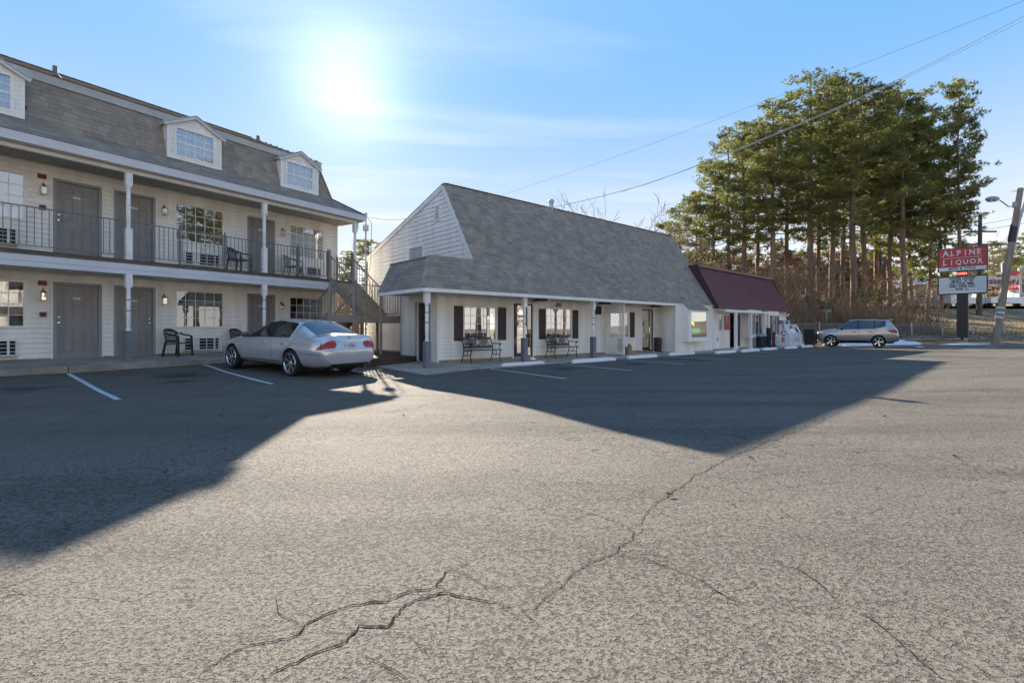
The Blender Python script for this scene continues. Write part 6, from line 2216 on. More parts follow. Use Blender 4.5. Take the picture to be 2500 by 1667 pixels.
# ---- white service pickup up on the highway shoulder ---------------------------
def pickup(lab, x, y, z, rz, L_=6.0, box_body=False):
    t = thing('white_pickup', lab, 'truck', (x, y, z), rz, 'white service trucks')
    b = MB()
    b.prism([(0, .5), (.05, .95), (.3, 1.12), (1.35, 1.2), (1.35, .45)], -.95, .95, 'y').prism([(1.35, .45), (1.35, 1.2), (1.75, 1.75), (2.0, 1.86), (3.2, 1.86), (3.35, 1.2), (3.35, .45)], -.93, .93, 'y')
    if box_body:
        b.prism([(3.35, .5), (3.35, 1.95), (L_, 1.95), (L_, .5)], -1.0, 1.0, 'y')
    else:
        b.prism([(3.35, .5), (3.35, 1.28), (L_, 1.28), (L_, .5)], -1.0, 1.0, 'y')
    b.obj('body', CARWHITE, t)
    g = MB()
    for y_ in (-.935, .935):
        g.add([(1.6, y_, 1.28), (2.35, y_, 1.28), (2.35, y_, 1.74), (1.9, y_, 1.74)], [(0, 1, 2, 3)]).add([(2.45, y_, 1.28), (3.2, y_, 1.28), (3.12, y_, 1.74), (2.45, y_, 1.74)], [(0, 1, 2, 3)])
    g.add([(1.38, -.8, 1.23), (1.38, .8, 1.23), (1.74, .75, 1.75), (1.74, -.75, 1.75)], [(0, 1, 2, 3)])
    g.obj('window', CARGLASS, t)
    for xx in (.95, L_ - 1.25):
        for sg in (-1, 1):
            wheel(t, xx, sg * .86, .4, .4, .26, 6, sg, 1)
            MB().lathe([(.46, -.12), (.46, .12)], 20, M=Matrix.Translation((xx, sg * .86, .44)) @ Matrix.Rotation(R(90), 4, 'X')).obj('wheel_arch', WELL, t)
    MB().box(-.04, .02, -.85, .85, .62, .98).obj('grille', TRIMB, t)
    MB().box(-.1, .05, -.95, .95, .42, .6).obj('bumper', CHROME, t)
    for sg in (-1, 1):
        MB().box(-.02, .12, sg * .78 - .12, sg * .78 + .12, .78, .98).obj('headlamp', LAMPC, t)
    return t


def at_uz(u, Y):
    return (u - 1250) / 1185 * Y
# ============================================================ CHAIRS AND BENCHES
def make_chair(label, m, loc, rz):
    t = thing('plastic_chair', label, 'chair', loc, rz, 'moulded plastic garden chairs')
    s = MB()
    s.prism([(-.24, .43), (.20, .40), (.24, .38), (.24, .36), (-.24, .40)], -.24, .24, 'x')
    s.obj('seat', m, t)
    # curved backrest: outer band with lattice in the middle
    b = MB(); N_ = 18; R0 = .27; pts = []
    def bp(a, z):
        yy = .16 + .12 * math.cos(a) + (z - .4) * .16
        return (R0 * math.sin(a), yy, z)
    def band(z0f, z1f, a0=-1.5, a1=1.5, th=.014):
        vs = []
        for i in range(N_ + 1):
            a = a0 + (a1 - a0) * i / N_
            for (z, dy) in ((z0f(a), 0), (z1f(a), 0), (z1f(a), th), (z0f(a), th)):
                p = bp(a, z); vs.append((p[0] * (1 + dy * 1.5), p[1] + dy, p[2]))
        b.add(vs, [(i * 4 + j, i * 4 + (j + 1) % 4, i * 4 + 4 + (j + 1) % 4, i * 4 + 4 + j) for i in range(N_) for j in range(4)])
    top = lambda a: .86 - .14 * abs(a / 1.5) ** 2.2
    band(lambda a: top(a) - .09, top)
    band(lambda a: .42, lambda a: .50, -.9, .9)
    for sg in (-1, 1):
        band(lambda a: .45, lambda a: top(a) - .05, sg * 1.02 - .12, sg * 1.02 + .12)
    b.obj('backrest', m, t, smooth=50)
    l = MB()
    for k in range(-6, 11):
        for sg in (1, -1):
            p = []
            for i in range(9):
                a = -.95 + 1.9 * i / 8; z = .30 + k * .055 + sg * (a * .17) + .12
                if .48 < z < top(a) - .08: p.append(bp(a, z))
            if len(p) > 1: l.tube(p, .0085, 4)
    l.obj('back_lattice', m, t)
    for sg in (-1, 1):
        MB().tube([(sg * .268, .17, .72), (sg * .29, .05, .665), (sg * .285, -.14, .645), (sg * .275, -.22, .62)], [.028, .026, .028, .02], 6).obj('armrest', m, t, smooth=50)
        MB().bar((sg * .275, -.22, .63), (sg * .285, -.25, 0), .065, .03, up=(0, 1, 0)).obj('leg', m, t)
        MB().bar((sg * .235, .22, .44), (sg * .27, .30, 0), .065, .03, up=(0, 1, 0)).obj('leg', m, t)
    return t


c1 = make_chair('dark plastic armchair with lattice back beside the lower middle window', PLASTB, FM.W(2.72, .62, .36), FM.rz + R(28))
dup(c1, FM.W(4.75, .50, .365), FM.rz + R(20), 'dark plastic armchair half hidden behind the nose of the silver sedan')
dup(c1, FM.W(4.62, .58, 3.19), FM.rz + R(30), 'dark plastic armchair upstairs behind the balcony rail')
make_chair('tan plastic armchair upstairs near the end of the balcony', PLASTT, FM.W(6.68, .55, 3.19), FM.rz + R(35))


def make_bench(label, loc, rz):
    t = thing('porch_bench', label, 'bench', loc, rz, 'iron framed porch benches')
    hw = .62
    b = MB()
    for sg in (-1, 1):
        f = MB()
        x = sg * hw
        f.tube([(x, .34, .02), (x, .27, .2), (x, .22, .40), (x, .27, .62), (x, .36, .86)], [.02, .016, .018, .018, .016], 6)
        f.tube([(x, -.20, .02), (x, -.15, .2), (x, -.20, .40)], [.022, .016, .018], 6)
        f.tube([(x, .22, .40), (x, -.22, .41), (x, -.26, .43)], .018, 6)
        f.tube([(x, .27, .60), (x, .1, .63), (x, -.12, .61), (x, -.2, .64), (x, -.22, .60), (x, -.17, .57)], .018, 6)
        f.tube([(x, -.17, .60), (x, -.12, .52), (x, -.18, .42)], .014, 6)
        f.tube([(x, .24, .26), (x, .04, .22), (x, -.16, .26)], .013, 6)
        f.tube([(x, .05, .22), (x, .0, .32), (x, .05, .40)], .012, 6)
        f.lathe([(.03, 0), (.02, .03)], 8, M=Matrix.Translation((x, -.21, 0))).lathe([(.03, 0), (.02, .03)], 8, M=Matrix.Translation((x, .35, 0)))
        f.obj('side_frame', IRON, t, smooth=50)
    for k in range(5):
        MB().bar((-hw, -.20 + k * .095, .415), (hw, -.20 + k * .095, .415), .07, .022).obj('seat_slat', BENCHM, t)
    bk_ = MB()
    Y = lambda z: .245 + (z - .45) * .28
    n = 20
    for i in range(n):
        x0, x1 = -hw + 2 * hw * i / n, -hw + 2 * hw * (i + 1) / n
        def tp(x): return .80 + .085 * math.exp(-(x / .28) ** 2)
        bk_.bar((x0, Y(tp(x0)), tp(x0)), (x1, Y(tp(x1)), tp(x1)), .03, .065)
    bk_.bar((-hw, Y(.50), .50), (hw, Y(.50), .50), .03, .075)
    bk_.obj('back_rail', BENCHM, t)
    la = MB()
    z0, z1 = .53, .79
    for k in range(-4, 22):
        for sg in (1, -1):
            xa = -hw + k * .075; xb = xa + sg * (z1 - z0)
            if min(xa, xb) < -hw + .01 or max(xa, xb) > hw - .01: continue
            if abs((xa + xb) / 2) < .11: continue
            la.bar((xa, Y(z0), z0), (xb, Y(z1), z1), .014, .014)
    la.obj('back_lattice', IRON, t)
    M_ = Matrix.Translation((0, Y(.66) - .01, .66)) @ Matrix.Rotation(R(90 - 15), 4, 'X') @ Matrix.Diagonal((.8, 1.1, 1, 1))
    MB().lathe([(.115, -.012), (.125, .01), (.10, .02)], 20, M=M_).obj('medallion_rim', BENCHM, t, smooth=40)
    me_ = MB().lathe([(.09, .02), (.085, .028)], 20, M=M_).obj('medallion', mat('blue_white_medallion', (.45, .52, .6), .4, var=.5, scale=40, col2=(.7, .72, .74)), t)
    return t


b1 = make_bench('plum iron bench with oval medallion under the window left of the office door', FO.W(-1.86, .55, .085), FO.rz)
dup(b1, FO.W(2.1, .55, .085), FO.rz, 'plum iron bench with oval medallion under the window marked 2038')

# ============================================================ SIGN, POLES, WIRES
sx, sy = at_uz(2350, 36.0), 36.0
sgz = .42
sign = thing('pylon_sign', 'tall roadside pylon sign with red ALPINE LIQUOR panel over a letter board', 'sign', (sx, sy, sgz), 0)
th_ = math.atan2(.739, -.673) + PI          # facing the camera side
sign.rotation_euler = (0, 0, th_)
MB().box(-.31, .31, -.2, .2, -.4, 6.4).obj('pylon', BLACK, sign)
for x in (-.2, .2):
    MB().box(x - .12, x + .12, -.5, -.26, -.3, .12).obj('footing_block', CONC, sign)


def px2(u, v, Y=36.0):
    return ((802 - v) / 1185 * Y + 1.22) - sgz


SW_ = 1.36
ztop, zmid, zb_ = px2(0, 607), px2(0, 652), px2(0, 661)
RED = mat('sign_red', (.46, .03, .028), .4, var=.05)
SWH = mat('sign_white', (.62, .66, .66), .4, var=.04)
p = MB().box(-SW_, SW_, -.30, .30, zb_ - .04, ztop + .04).obj('upper_cabinet', BLACK, sign)
for sgn in (-1, 1):
    y = sgn * .305
    yy = sorted((y, y - sgn * .01))
    f1 = MB().box(-SW_ + .07, SW_ - .07, yy[0], yy[1], zmid, ztop).obj('red_panel', RED, sign)
    f2 = MB().box(-SW_ + .07, SW_ - .07, yy[0], yy[1], zb_, zmid - .01).obj('white_panel', SWH, sign)
    rot = (R(90), 0, 0 if sgn < 0 else PI)
    yt = y + sgn * .006
    hh = (ztop - zmid)

    def serif_line(parent, word, zc, size, W_, m):
        """wide bold capitals with slab serifs at the foot and head of every stem"""
        n = len(word); stp = W_ / n
        for i, ch in enumerate(word):
            x = -W_ / 2 + stp * (i + .5)
            sz = size * (1.16 if i == 0 else 1.0)
            text('lettering', ch, sz, m, parent, (x * (-sgn), yt, zc + (sz - size) * .28), rot=rot, ext=.004, sx=.82, off=size * .018)
            b = MB()
            feet = {'A': (-.34, .34), 'L': (-.22,), 'P': (-.22,), 'I': (0,), 'N': (-.26, .26), 'E': (-.22,), 'R': (-.24, .26), 'U': ()}.get(ch, ())
            for fx in feet:
                b.box(x * -sgn - sz * .09 + fx * sz, x * -sgn + sz * .09 + fx * sz, min(yt, yt + sgn * .004), max(yt, yt + sgn * .004), zc - sz * .37 + (sz - size) * .28, zc - sz * .32 + (sz - size) * .28)
            heads = {'P': (-.22,), 'I': (0,), 'N': (-.26, .26), 'U': (-.24, .24), 'R': (-.24,), 'E': (-.22,)}.get(ch, ())
            for fx in heads:
                b.box(x * -sgn - sz * .09 + fx * sz, x * -sgn + sz * .09 + fx * sz, min(yt, yt + sgn * .004), max(yt, yt + sgn * .004), zc + sz * .31 + (sz - size) * .28, zc + sz * .36 + (sz - size) * .28)
            if b.v: b.obj('serif', m, parent)
    serif_line(f1, 'ALPINE', zmid + hh * .745, .53, 2.15, SWH)
    serif_line(f1, 'LIQUOR', zmid + hh * .245, .50, 2.3, SWH)
    MB().box(-SW_ + .3, SW_ - .3, min(yt, yt + sgn * .004), max(yt, yt + sgn * .004), zmid + hh * .485, zmid + hh * .505).obj('rule', SWH, f1)
    text('lettering', 'BEER & WINE', .24, BLACKLET, f2, (0, yt, (zb_ + zmid) / 2), rot=rot, ext=.004, sx=1.05, off=.003)
    # letter board
    zt2, zb2 = px2(0, 677), px2(0, 716)
    if sgn < 0:
        MB().box(-SW_, SW_, -.30, .30, zb2 - .06, zt2 + .06).obj('letter_cabinet', BLACK, sign)
    f3 = MB().box(-SW_ + .07, SW_ - .07, yy[0], yy[1], zb2, zt2).obj('letter_board', SWH, sign)
    for k in range(1, 6):
        z = zt2 - (zt2 - zb2) * k / 6.2
        MB().box(-SW_ + .07, SW_ - .07, min(yt, yt + sgn * .004), max(yt, yt + sgn * .004), z - .008, z + .008).obj('letter_track', mat('track_grey', (.2, .22, .23), .5), f3)
    for k, ln_ in enumerate(('TOWNS  LARGEST', 'SELECT   N  OF', 'ICE  COLD  BEER', 'WED  WINE  DAY', 'SAVE     _')):
        z = zt2 - (zt2 - zb2) * (k + .52) / 6.0
        text('lettering', ln_, .19, BLACKLET, f3, (0, yt, z), rot=rot, ext=.003, sx=.92, off=.010)
    text('lettering', '10', .19, mat('red_orange_lettering', (.6, .12, .06), .5), f3, (.22 * -sgn, yt, zt2 - (zt2 - zb2) * 4.52 / 6.0), rot=rot, ext=.003, sx=.92, off=.010)
    oz = px2(0, 669)
    if sgn < 0:
        MB().box(-.30, .30, -.28, .28, oz - .14, oz + .14).obj('open_box', BLACK, sign)
    text('open_letters', 'OPEN', .21, mat('led_red', (.7, .03, .02), .4, emit=((1, .05, .03), 1.6)), sign, (0, y * .94 + sgn * .006, oz), rot=rot, ext=.002, sx=.95, off=.006)

# leaning utility pole with floodlight
PY = 33.0
pb = Vector((at_uz(2428, PY), PY, .1)); pt = Vector((at_uz(2492, PY), PY, (802 - 460) / 1185 * PY + 1.22))
pole = thing('utility_pole', 'leaning grey wooden utility pole with a floodlight arm at the right edge', 'utility pole', pb)
d_ = pt - pb
MB().tube([Vector((0, 0, -.3)), d_ * .5, d_], [.225, .19, .155], 14).obj('pole', POLEW, pole, smooth=50)
for f in (.255, .285, .315 - .09):
    q = d_ * (f - .05)
    MB().tube([q - d_.normalized() * .06, q + d_.normalized() * .06], .235, 14).obj('reflective_band', mat('silver_band', (.6, .6, .6), .4), pole, smooth=50)
MB().tube([d_ * .655, d_ * .755], [.20, .19], 14).obj('black_wrap', mat('black_wrap', (.02, .025, .035), .5), pole, smooth=50)
MB().tube([d_ * .655 + Vector((-.24, 0, .1)), d_ * .77 + Vector((-.22, 0, 0))], .05, 8).obj('conduit', BLACK, pole)
ar = MB()
q = d_ * .90
ar.tube([q, q + Vector((-.25, 0, -.12)), q + Vector((-.7, -.05, -.2)), q + Vector((-1.15, -.08, .12)), q + Vector((-1.35, -.1, .22))], .035, 8)
ar.obj('lamp_arm', STEEL, pole, smooth=50)
hd = MB().lathe([(.02, -.1), (.2, -.06), (.24, .02), (.20, .12), (.12, .18), (.03, .2)], 14, M=Matrix.Translation(q + Vector((-1.85, -.1, .28))) @ Matrix.Diagonal((1.9, 1.1, 1.1, 1)))
hd.obj('flood_light', STEEL, pole, smooth=50)
MB().lathe([(.17, -.12), (.18, -.07)], 14, M=Matrix.Translation(q + Vector((-1.85, -.1, .28))) @ Matrix.Diagonal((1.9, 1.1, 1.1, 1))).obj('lamp_lens', GLASSR, pole, smooth=50)
MB().box(q.x - .3, q.x - .12, -.1, .1, q.z - .25, q.z + .15).obj('junction_box', STEEL, pole)
MB().tube([d_ * .985 + Vector((-.6, 0, -.05)), d_ * .985 + Vector((.7, 0, .1))], .02, 6).obj('insulator_pin', STEEL, pole)
MB().tube([Vector((.45, .3, -.1)), Vector((.5 + (2458 - 2447) / 1185 * PY, .3, 3.0)), Vector(((2500 - 2428) / 1185 * PY, .3, 8.6)), Vector(((2520 - 2428) / 1185 * PY, .3, 10.2))], [.13, .11, .09, .08], 10).obj('steel_brace_pole', mat('pale_pole', (.52, .50, .48), .5), pole, smooth=50)
MB().box(1.05, 1.2, .2, .35, 5.05, 5.2).obj('clamp', STEEL, pole)

wp = thing('utility_pole', 'distant dark wooden power pole with crossarms rising behind the pylon sign', 'utility pole', (at_uz(2390, 57), 57, 2.8))
ztp = (802 - 524) / 1185 * 57 + 1.22 - 2.8
MB().tube([(0, 0, -.5), (.15, 0, ztp)], [.3, .17], 10).obj('pole', mat('dark_pole', (.12, .10, .085), .9, var=.3), wp, smooth=50)
for z, w_ in ((ztp - 3.6, (-4.2, 3.6)), (ztp - 2.1, (-1.9, 2.0))):
    MB().box(w_[0], w_[1], -.12, .0, z, z + .18).obj('crossarm', mat('dark_pole', (.12, .10, .085)), wp)
for x in (-4.0, -2.6, -1.2, 1.4, 2.4, 3.4):
    MB().lathe([(.06, -.5), (.09, -.3), (.05, 0)], 8, M=Matrix.Translation((x, -.06, ztp - 3.6))).obj('insulator', STEEL, wp)
MB().lathe([(.04, 0), (.03, .4)], 6, M=Matrix.Translation((.15, 0, ztp))).obj('pole_pin', STEEL, wp)
MB().lathe([(.3, -.6), (.32, .5), (.1, .65)], 12, M=Matrix.Translation((3.0, 0, ztp - 6.2))).obj('transformer', STEEL, wp, smooth=40)

# service mast by the motel corner
mY = 20.9
mx0 = (893 - 1250) / 1185 * mY
mast = thing('service_mast', 'thin grey service mast with hanging wires between motel eave and office gable', 'mast', (mx0, mY, .3))
mz_ = (802 - 527) / 1185 * mY + 1.22 - .3
MB().tube([(0, 0, 0), (0, 0, mz_)], .035, 8).obj('mast_pipe', STEEL, mast, smooth=50)
MB().lathe([(.06, 0), (.07, .1), (.02, .14)], 8, M=Matrix.Translation((0, 0, mz_))).obj('weatherhead', STEEL, mast)
MB().tube([(.02, 0, mz_), (.25, 0, mz_ - .3), (.22, 0, mz_ - 2), (.1, 0, mz_ - 2.6), (.3, 0, mz_ - 3.6), (.15, 0, mz_ - 4.5)], .012, 5).obj('drop_wire', BLACK, mast)
MB().box(-.1, .1, -.08, .08, mz_ - .65, mz_ - .4).obj('mast_bracket', STEEL, mast)


def cable(lab, pix, r, m):
    """overhead cable through points (u, v, Y)"""
    P = [Vector((at_uz(u, Y), Y, (802 - v) / 1185 * Y + 1.22)) for u, v, Y in pix]
    out = []
    n = len(P)
    for i in range(n - 1):                       # catmull-rom
        p0, p1, p2, p3 = P[max(0, i - 1)], P[i], P[i + 1], P[min(n - 1, i + 2)]
        for k in range(8):
            t = k / 8
            out.append(.5 * ((2 * p1) + (p2 - p0) * t + (2 * p0 - 5 * p1 + 4 * p2 - p3) * t * t + (3 * p1 - p0 - 3 * p2 + p3) * t ** 3))
    out.append(P[-1])
    tag(MB().tube(out, r, 6).obj('overhead_cable', m), lab, 'cable', 'overhead wires')


CAB = mat('cable_grey', (.5, .5, .52), .5)
cable('thick pale service cable sagging from the mast across the shingle roof to the upper right', [(900, 530, 20.8), (955, 537, 20.4), (1067, 527, 19.8), (1194, 524, 19.2), (1340, 508, 18.6), (1516, 467, 17.9), (1658, 421, 17.4), (1957, 300, 16.4), (2167, 207, 15.7), (2500, 41, 14.7), (2800, -120, 13.8)], .010, CAB)
cable('second service cable running just under the thick one at the upper right', [(1516, 469, 18.1), (1701, 406, 17.4), (1957, 303, 16.6), (2167, 212, 15.9), (2500, 50, 14.9), (2800, -106, 14.0)], .007, CAB)
cable('thinnest highest wire slanting across the open sky to the top right corner', [(1180, 490, 60), (1268, 462, 55), (1523, 376, 46), (1816, 267, 38), (2033, 185, 34), (2500, 3, 28), (2800, -118, 25)], .010, mat('wire_dark', (.2, .2, .22), .5))
for i, (a, b) in enumerate((((2500, 528, 50), (2240, 572, 60)), ((2500, 545, 50), (2260, 580, 60)))):
    cable('distant power wire leaving the crossarm behind the pylon sign, %s one' % ('upper' if i == 0 else 'lower'), [a, ((a[0] + b[0]) / 2, (a[1] + b[1]) / 2 + 3, 55), b], .02, BLACK)

# birdhouse on a post
bh = thing('birdhouse', 'green roofed birdhouse on a white post behind the fence', 'birdhouse', (at_uz(2017, 41), 41, .7))
MB().box(-.07, .07, -.07, .07, 0, 1.9).obj('post', mat('pale_post', (.5, .48, .44), .7), bh)
MB().box(-.33, .33, -.22, .22, 1.9, 2.18).obj('house', mat('weathered_white', (.42, .40, .34), .8, var=.2), bh)
MB().prism([(-.36, 2.18), (.36, 2.18), (.0, 2.5)], -.42, .42, 'x').obj('roof', mat('mossy_green', (.05, .08, .04), .8), bh)
# ============================================================ FENCE, KERB, SNOW, BACKGROUND
FY = 38.6
xa, xb = at_uz(1925, FY), at_uz(2480, FY)


def tz(x, y):
    return float(terrain_z(np.array(float(x)), np.array(float(y))))


fence = thing('picket_fence', 'low grey metal picket fence along the wooded bank behind the wagon', 'fence', (xa, FY, 0))
pk = MB().box(-.012, .012, -.012, .012, 0, 1).mesh('picket', mat('fence_grey', (.24, .24, .24), .5))
n = 0
L_ = xb - xa
zf = lambda x: .62 - .1 * (x / L_)
seg = 2.45
k = 0
FG = mat('fence_grey', (.24, .24, .24))
while k * seg < L_:
    x0 = k * seg; x1 = min(L_, x0 + seg)
    MB().box(x0 - .035, x0 + .035, -.035, .035, zf(x0) - .5, zf(x0) + 1.15).obj('fence_post', mat('fence_post_pale', (.42, .43, .44), .5), fence)
    for dz in (.12, .98):
        MB().bar((x0, 0, zf(x0) + dz), (x1, 0, zf(x1) + dz), .03, .035).obj('fence_rail', FG, fence)
    m = int((x1 - x0) / .12)
    for j in range(1, m):
        x = x0 + (x1 - x0) * j / m
        if n < 296:
            link('picket', pk, fence, (x, 0, zf(x) + .05), (0, 0, 0), (1, 1, 1.0)); n += 1
    k += 1
# timber retaining wall under the fence
wt = thing('timber_wall', 'low dark retaining wall of stacked timbers under the picket fence', 'retaining wall', (xa - 2, FY - .5, 0))
for r_ in range(4):
    x = (r_ % 2) * .9
    while x < L_ + 4:
        w_ = 2.35
        MB().box(x, x + w_, -.1 + r_ * .03 + random.uniform(-.01, .01), .12 + r_ * .03, -.12 + r_ * .155, .027 + r_ * .155).obj('timber', TIMBER, wt)
        x += w_ + .03
# guard rail / edge strip beyond the sign
gr_ = MB().tube([(at_uz(2200, 37), 37, .42), (at_uz(2330, 37.2), 37.2, .40), (at_uz(2460, 37.4), 37.4, .42)], .05, 8).obj('edge_pipe', STEEL)
tag(gr_, 'low steel pipe lying along the lot edge at the foot of the pylon sign', 'pipe')


def mound(name, lab, cx, cy, rx, ry, h, m, rz=0, seed=0, cat='snow'):
    rr = random.Random(seed)
    nx, ny = 34, 12; vs = []; ph = [rr.uniform(0, 6) for _ in range(6)]
    c, s = math.cos(rz), math.sin(rz)
    for j in range(ny + 1):
        for i in range(nx + 1):
            a = 2 * PI * i / nx; q = j / ny
            wob = 1 + .18 * math.sin(3 * a + ph[0]) + .12 * math.sin(5 * a + ph[1]) + .06 * math.sin(9 * a + ph[2])
            x, y = rx * q * wob * math.cos(a), ry * q * wob * math.sin(a)
            X, Y = cx + x * c - y * s, cy + x * s + y * c
            z = h * (1 - q ** 1.6) * (1 + .3 * math.sin(X * 5 + ph[3]) * math.sin(Y * 6 + ph[4])) - .03 * (q > .99)
            vs.append((X, Y, max(lz(X, Y), tz(X, Y)) + z))
    mb = MB()
    mb.add(vs, [(j * (nx + 1) + i, j * (nx + 1) + i + 1, (j + 1) * (nx + 1) + i + 1, (j + 1) * (nx + 1) + i) for j in range(ny) for i in range(nx)])
    o = mb.obj(name, m, smooth=70)
    tag(o, lab, cat, 'patches of old snow')
    return o


mound('snow_patch', 'long dirty snow bank glimpsed beneath the taupe wagon', at_uz(2100, 34.4), 34.4, 2.3, .7, .22, SNOWM, seed=1)
mound('snow_patch', 'bright snow bank spreading behind the rear wheel of the wagon', at_uz(2190, 34.8), 34.8, 1.9, .7, .30, SNOWM, seed=2)
mound('snow_patch', 'thin flat snow strip in front of the pylon sign', at_uz(2358, 33.4), 33.4, 2.2, .28, .10, SNOWM, seed=3)
mound('snow_patch', 'tiny snow scrap alone on the asphalt right of the wagon', at_uz(2248, 31), 31, .3, .12, .04, SNOWM, seed=4)
mound('leaf_drift', 'drift of dead brown leaves along the kerb right of the wagon', at_uz(2290, 36), 36, 5.5, .6, .16, LEAFB, seed=5, cat='leaves')


# ------------------------------------------------------------ trees
def npmesh(name, V, nf, m):
    me = bpy.data.meshes.new(name)
    me.vertices.add(len(V)); me.vertices.foreach_set('co', V.astype(np.float32).ravel())
    me.loops.add(len(V)); me.loops.foreach_set('vertex_index', np.arange(len(V)))
    me.polygons.add(nf); me.polygons.foreach_set('loop_start', np.arange(0, nf * 3, 3)); me.polygons.foreach_set('loop_total', np.full(nf, 3))
    me.materials.append(m); me.update(calc_edges=True)
    return me


def tufts(C, nb, L, W, up=.25, seed=0):
    """needle sprays: nb thin triangles out of every centre"""
    g = np.random.default_rng(seed)
    N_ = len(C)
    D_ = g.normal(size=(N_, nb, 3)); D_[..., 2] += up
    D_ /= np.linalg.norm(D_, axis=2, keepdims=True)
    S_ = np.cross(D_, g.normal(size=(N_, nb, 3))); S_ /= np.linalg.norm(S_, axis=2, keepdims=True)
    ln = L * g.uniform(.7, 1.25, (N_, nb, 1)); wd = W * g.uniform(.7, 1.3, (N_, nb, 1))
    c = C[:, None, :] + g.normal(size=(N_, nb, 3)) * L * .12
    a = c - D_ * ln * .15
    V = np.stack([a + D_ * ln * .45 + S_ * wd, a, a + D_ * ln], axis=2)
    V[..., 0, :] = a + D_ * ln * .5 + S_ * wd
    q = np.stack([a - S_ * wd * .5, a + S_ * wd * .5, a + D_ * ln], axis=2)
    return q.reshape(-1, 3), N_ * nb


def pine_meshes(seed, H, cb, rad, nl=46, dens=1.0, lean=0.0, r0=.30, side=0.0):
    rr = random.Random(seed)
    tr = MB(); C = []
    pts = []; px_, py_ = 0.0, 0.0
    for i in range(13):
        t = i / 12
        pts.append(Vector((px_ + lean * t * H * .1, py_, H * t - .3 * (i == 0)))); px_ += rr.gauss(0, .05); py_ += rr.gauss(0, .05)
    tr.tube(pts, [r0 * (1.25 if i == 0 else 1) * (1 - .86 * (i / 12) ** 1.3) for i in range(13)], 9)

    def tp(h):
        f = max(0, min(11.999, h / H * 12)); i = int(f); return pts[i].lerp(pts[i + 1], f - i)
    # stubs and dead snags below the crown
    for k in range(10):
        h = H * cb * rr.uniform(.35, 1.0); a = rr.uniform(0, 2 * PI); l = rr.uniform(.5, 2.2)
        o = tp(h); tr.tube([o, o + Vector((math.cos(a) * l, math.sin(a) * l, rr.uniform(-.2, .4)))], [.035, .012], 3)
    for k in range(nl):
        t = (k + rr.random()) / nl
        h = H * (cb + (1 - cb) * t * .985)
        prof = (1 - t ** 3.0) ** .6 * (.5 + .5 * min(1, t * 3.0)) + .05
        a = k * 2.4 + rr.uniform(-.5, .5)
        l = rad * prof * rr.uniform(.55, 1.1) * (1 + side * math.cos(a))
        o = tp(h); rise = rr.uniform(.0, .45) * l * (.5 + t) - .06 * l * (1 - t)
        e_ = o + Vector((math.cos(a) * l, math.sin(a) * l, rise))
        mid = o.lerp(e_, .5) + Vector((rr.gauss(0, .15), rr.gauss(0, .15), -.08 * l + rr.gauss(0, .1)))
        tr.tube([o, mid, e_], [max(.02, .075 * (1 - t * .6)), .045, .016], 4)
        ns = max(2, int(l * 1.7))
        for j in range(ns):
            f = .38 + .62 * (j + rr.random() * .6) / ns
            q = (o.lerp(mid, f * 2) if f < .5 else mid.lerp(e_, (f - .5) * 2))
            b2 = a + rr.choice((-1, 1)) * rr.uniform(.4, 1.2); sl = l * rr.uniform(.18, .34) * (1.3 - f * .5)
            q2 = q + Vector((math.cos(b2) * sl, math.sin(b2) * sl, sl * rr.uniform(.1, .5)))
            tr.tube([q, q2], [.022, .010], 3, caps=False)
            npf = int((2 + rr.random() * 2.5) * dens)
            for z in range(npf):
                cc = q.lerp(q2, rr.uniform(.35, 1.05)) + Vector((rr.gauss(0, .28), rr.gauss(0, .28), rr.gauss(.08, .16)))
                C.extend([(cc.x + rr.gauss(0, .16), cc.y + rr.gauss(0, .16), cc.z + rr.gauss(0, .08)) for _ in range(4)])
    V, nf = tufts(np.array(C), 11, .30, .042, .35, seed)
    return tr.mesh('trunk', BARK, 60), npmesh('crown', V, nf, NEEDLE)


VAR = [pine_meshes(1, 25, .38, 4.6, 58, 1.4), pine_meshes(2, 24, .44, 4.2, 50, 1.35), pine_meshes(3, 22, .27, 3.9, 60, 1.3, r0=.24), pine_meshes(4, 26, .35, 5.0, 62, 1.35, r0=.34), pine_meshes(5, 16, .20, 3.4, 50, 1.5, r0=.16),
       pine_meshes(6, 25, .40, 3.5, 54, 2.3, r0=.26, side=-.25)]
NH = [25, 24, 22, 26, 16, 25]


def pine(v, x, y, h, rz, lab, group='tall pines behind the picket fence', wid=1.0):
    k = h / NH[v]
    t = thing('pine_tree', lab, 'pine tree', (x, y, tz(x, y) - .1), rz, group)
    t.scale = (wid * (.6 + .4 * k), wid * (.6 + .4 * k), k)
    link('trunk', VAR[v][0], t); link('crown', VAR[v][1], t)
    return t


def topv(v, Y):
    return (802 - v) / 1185 * Y + 1.22


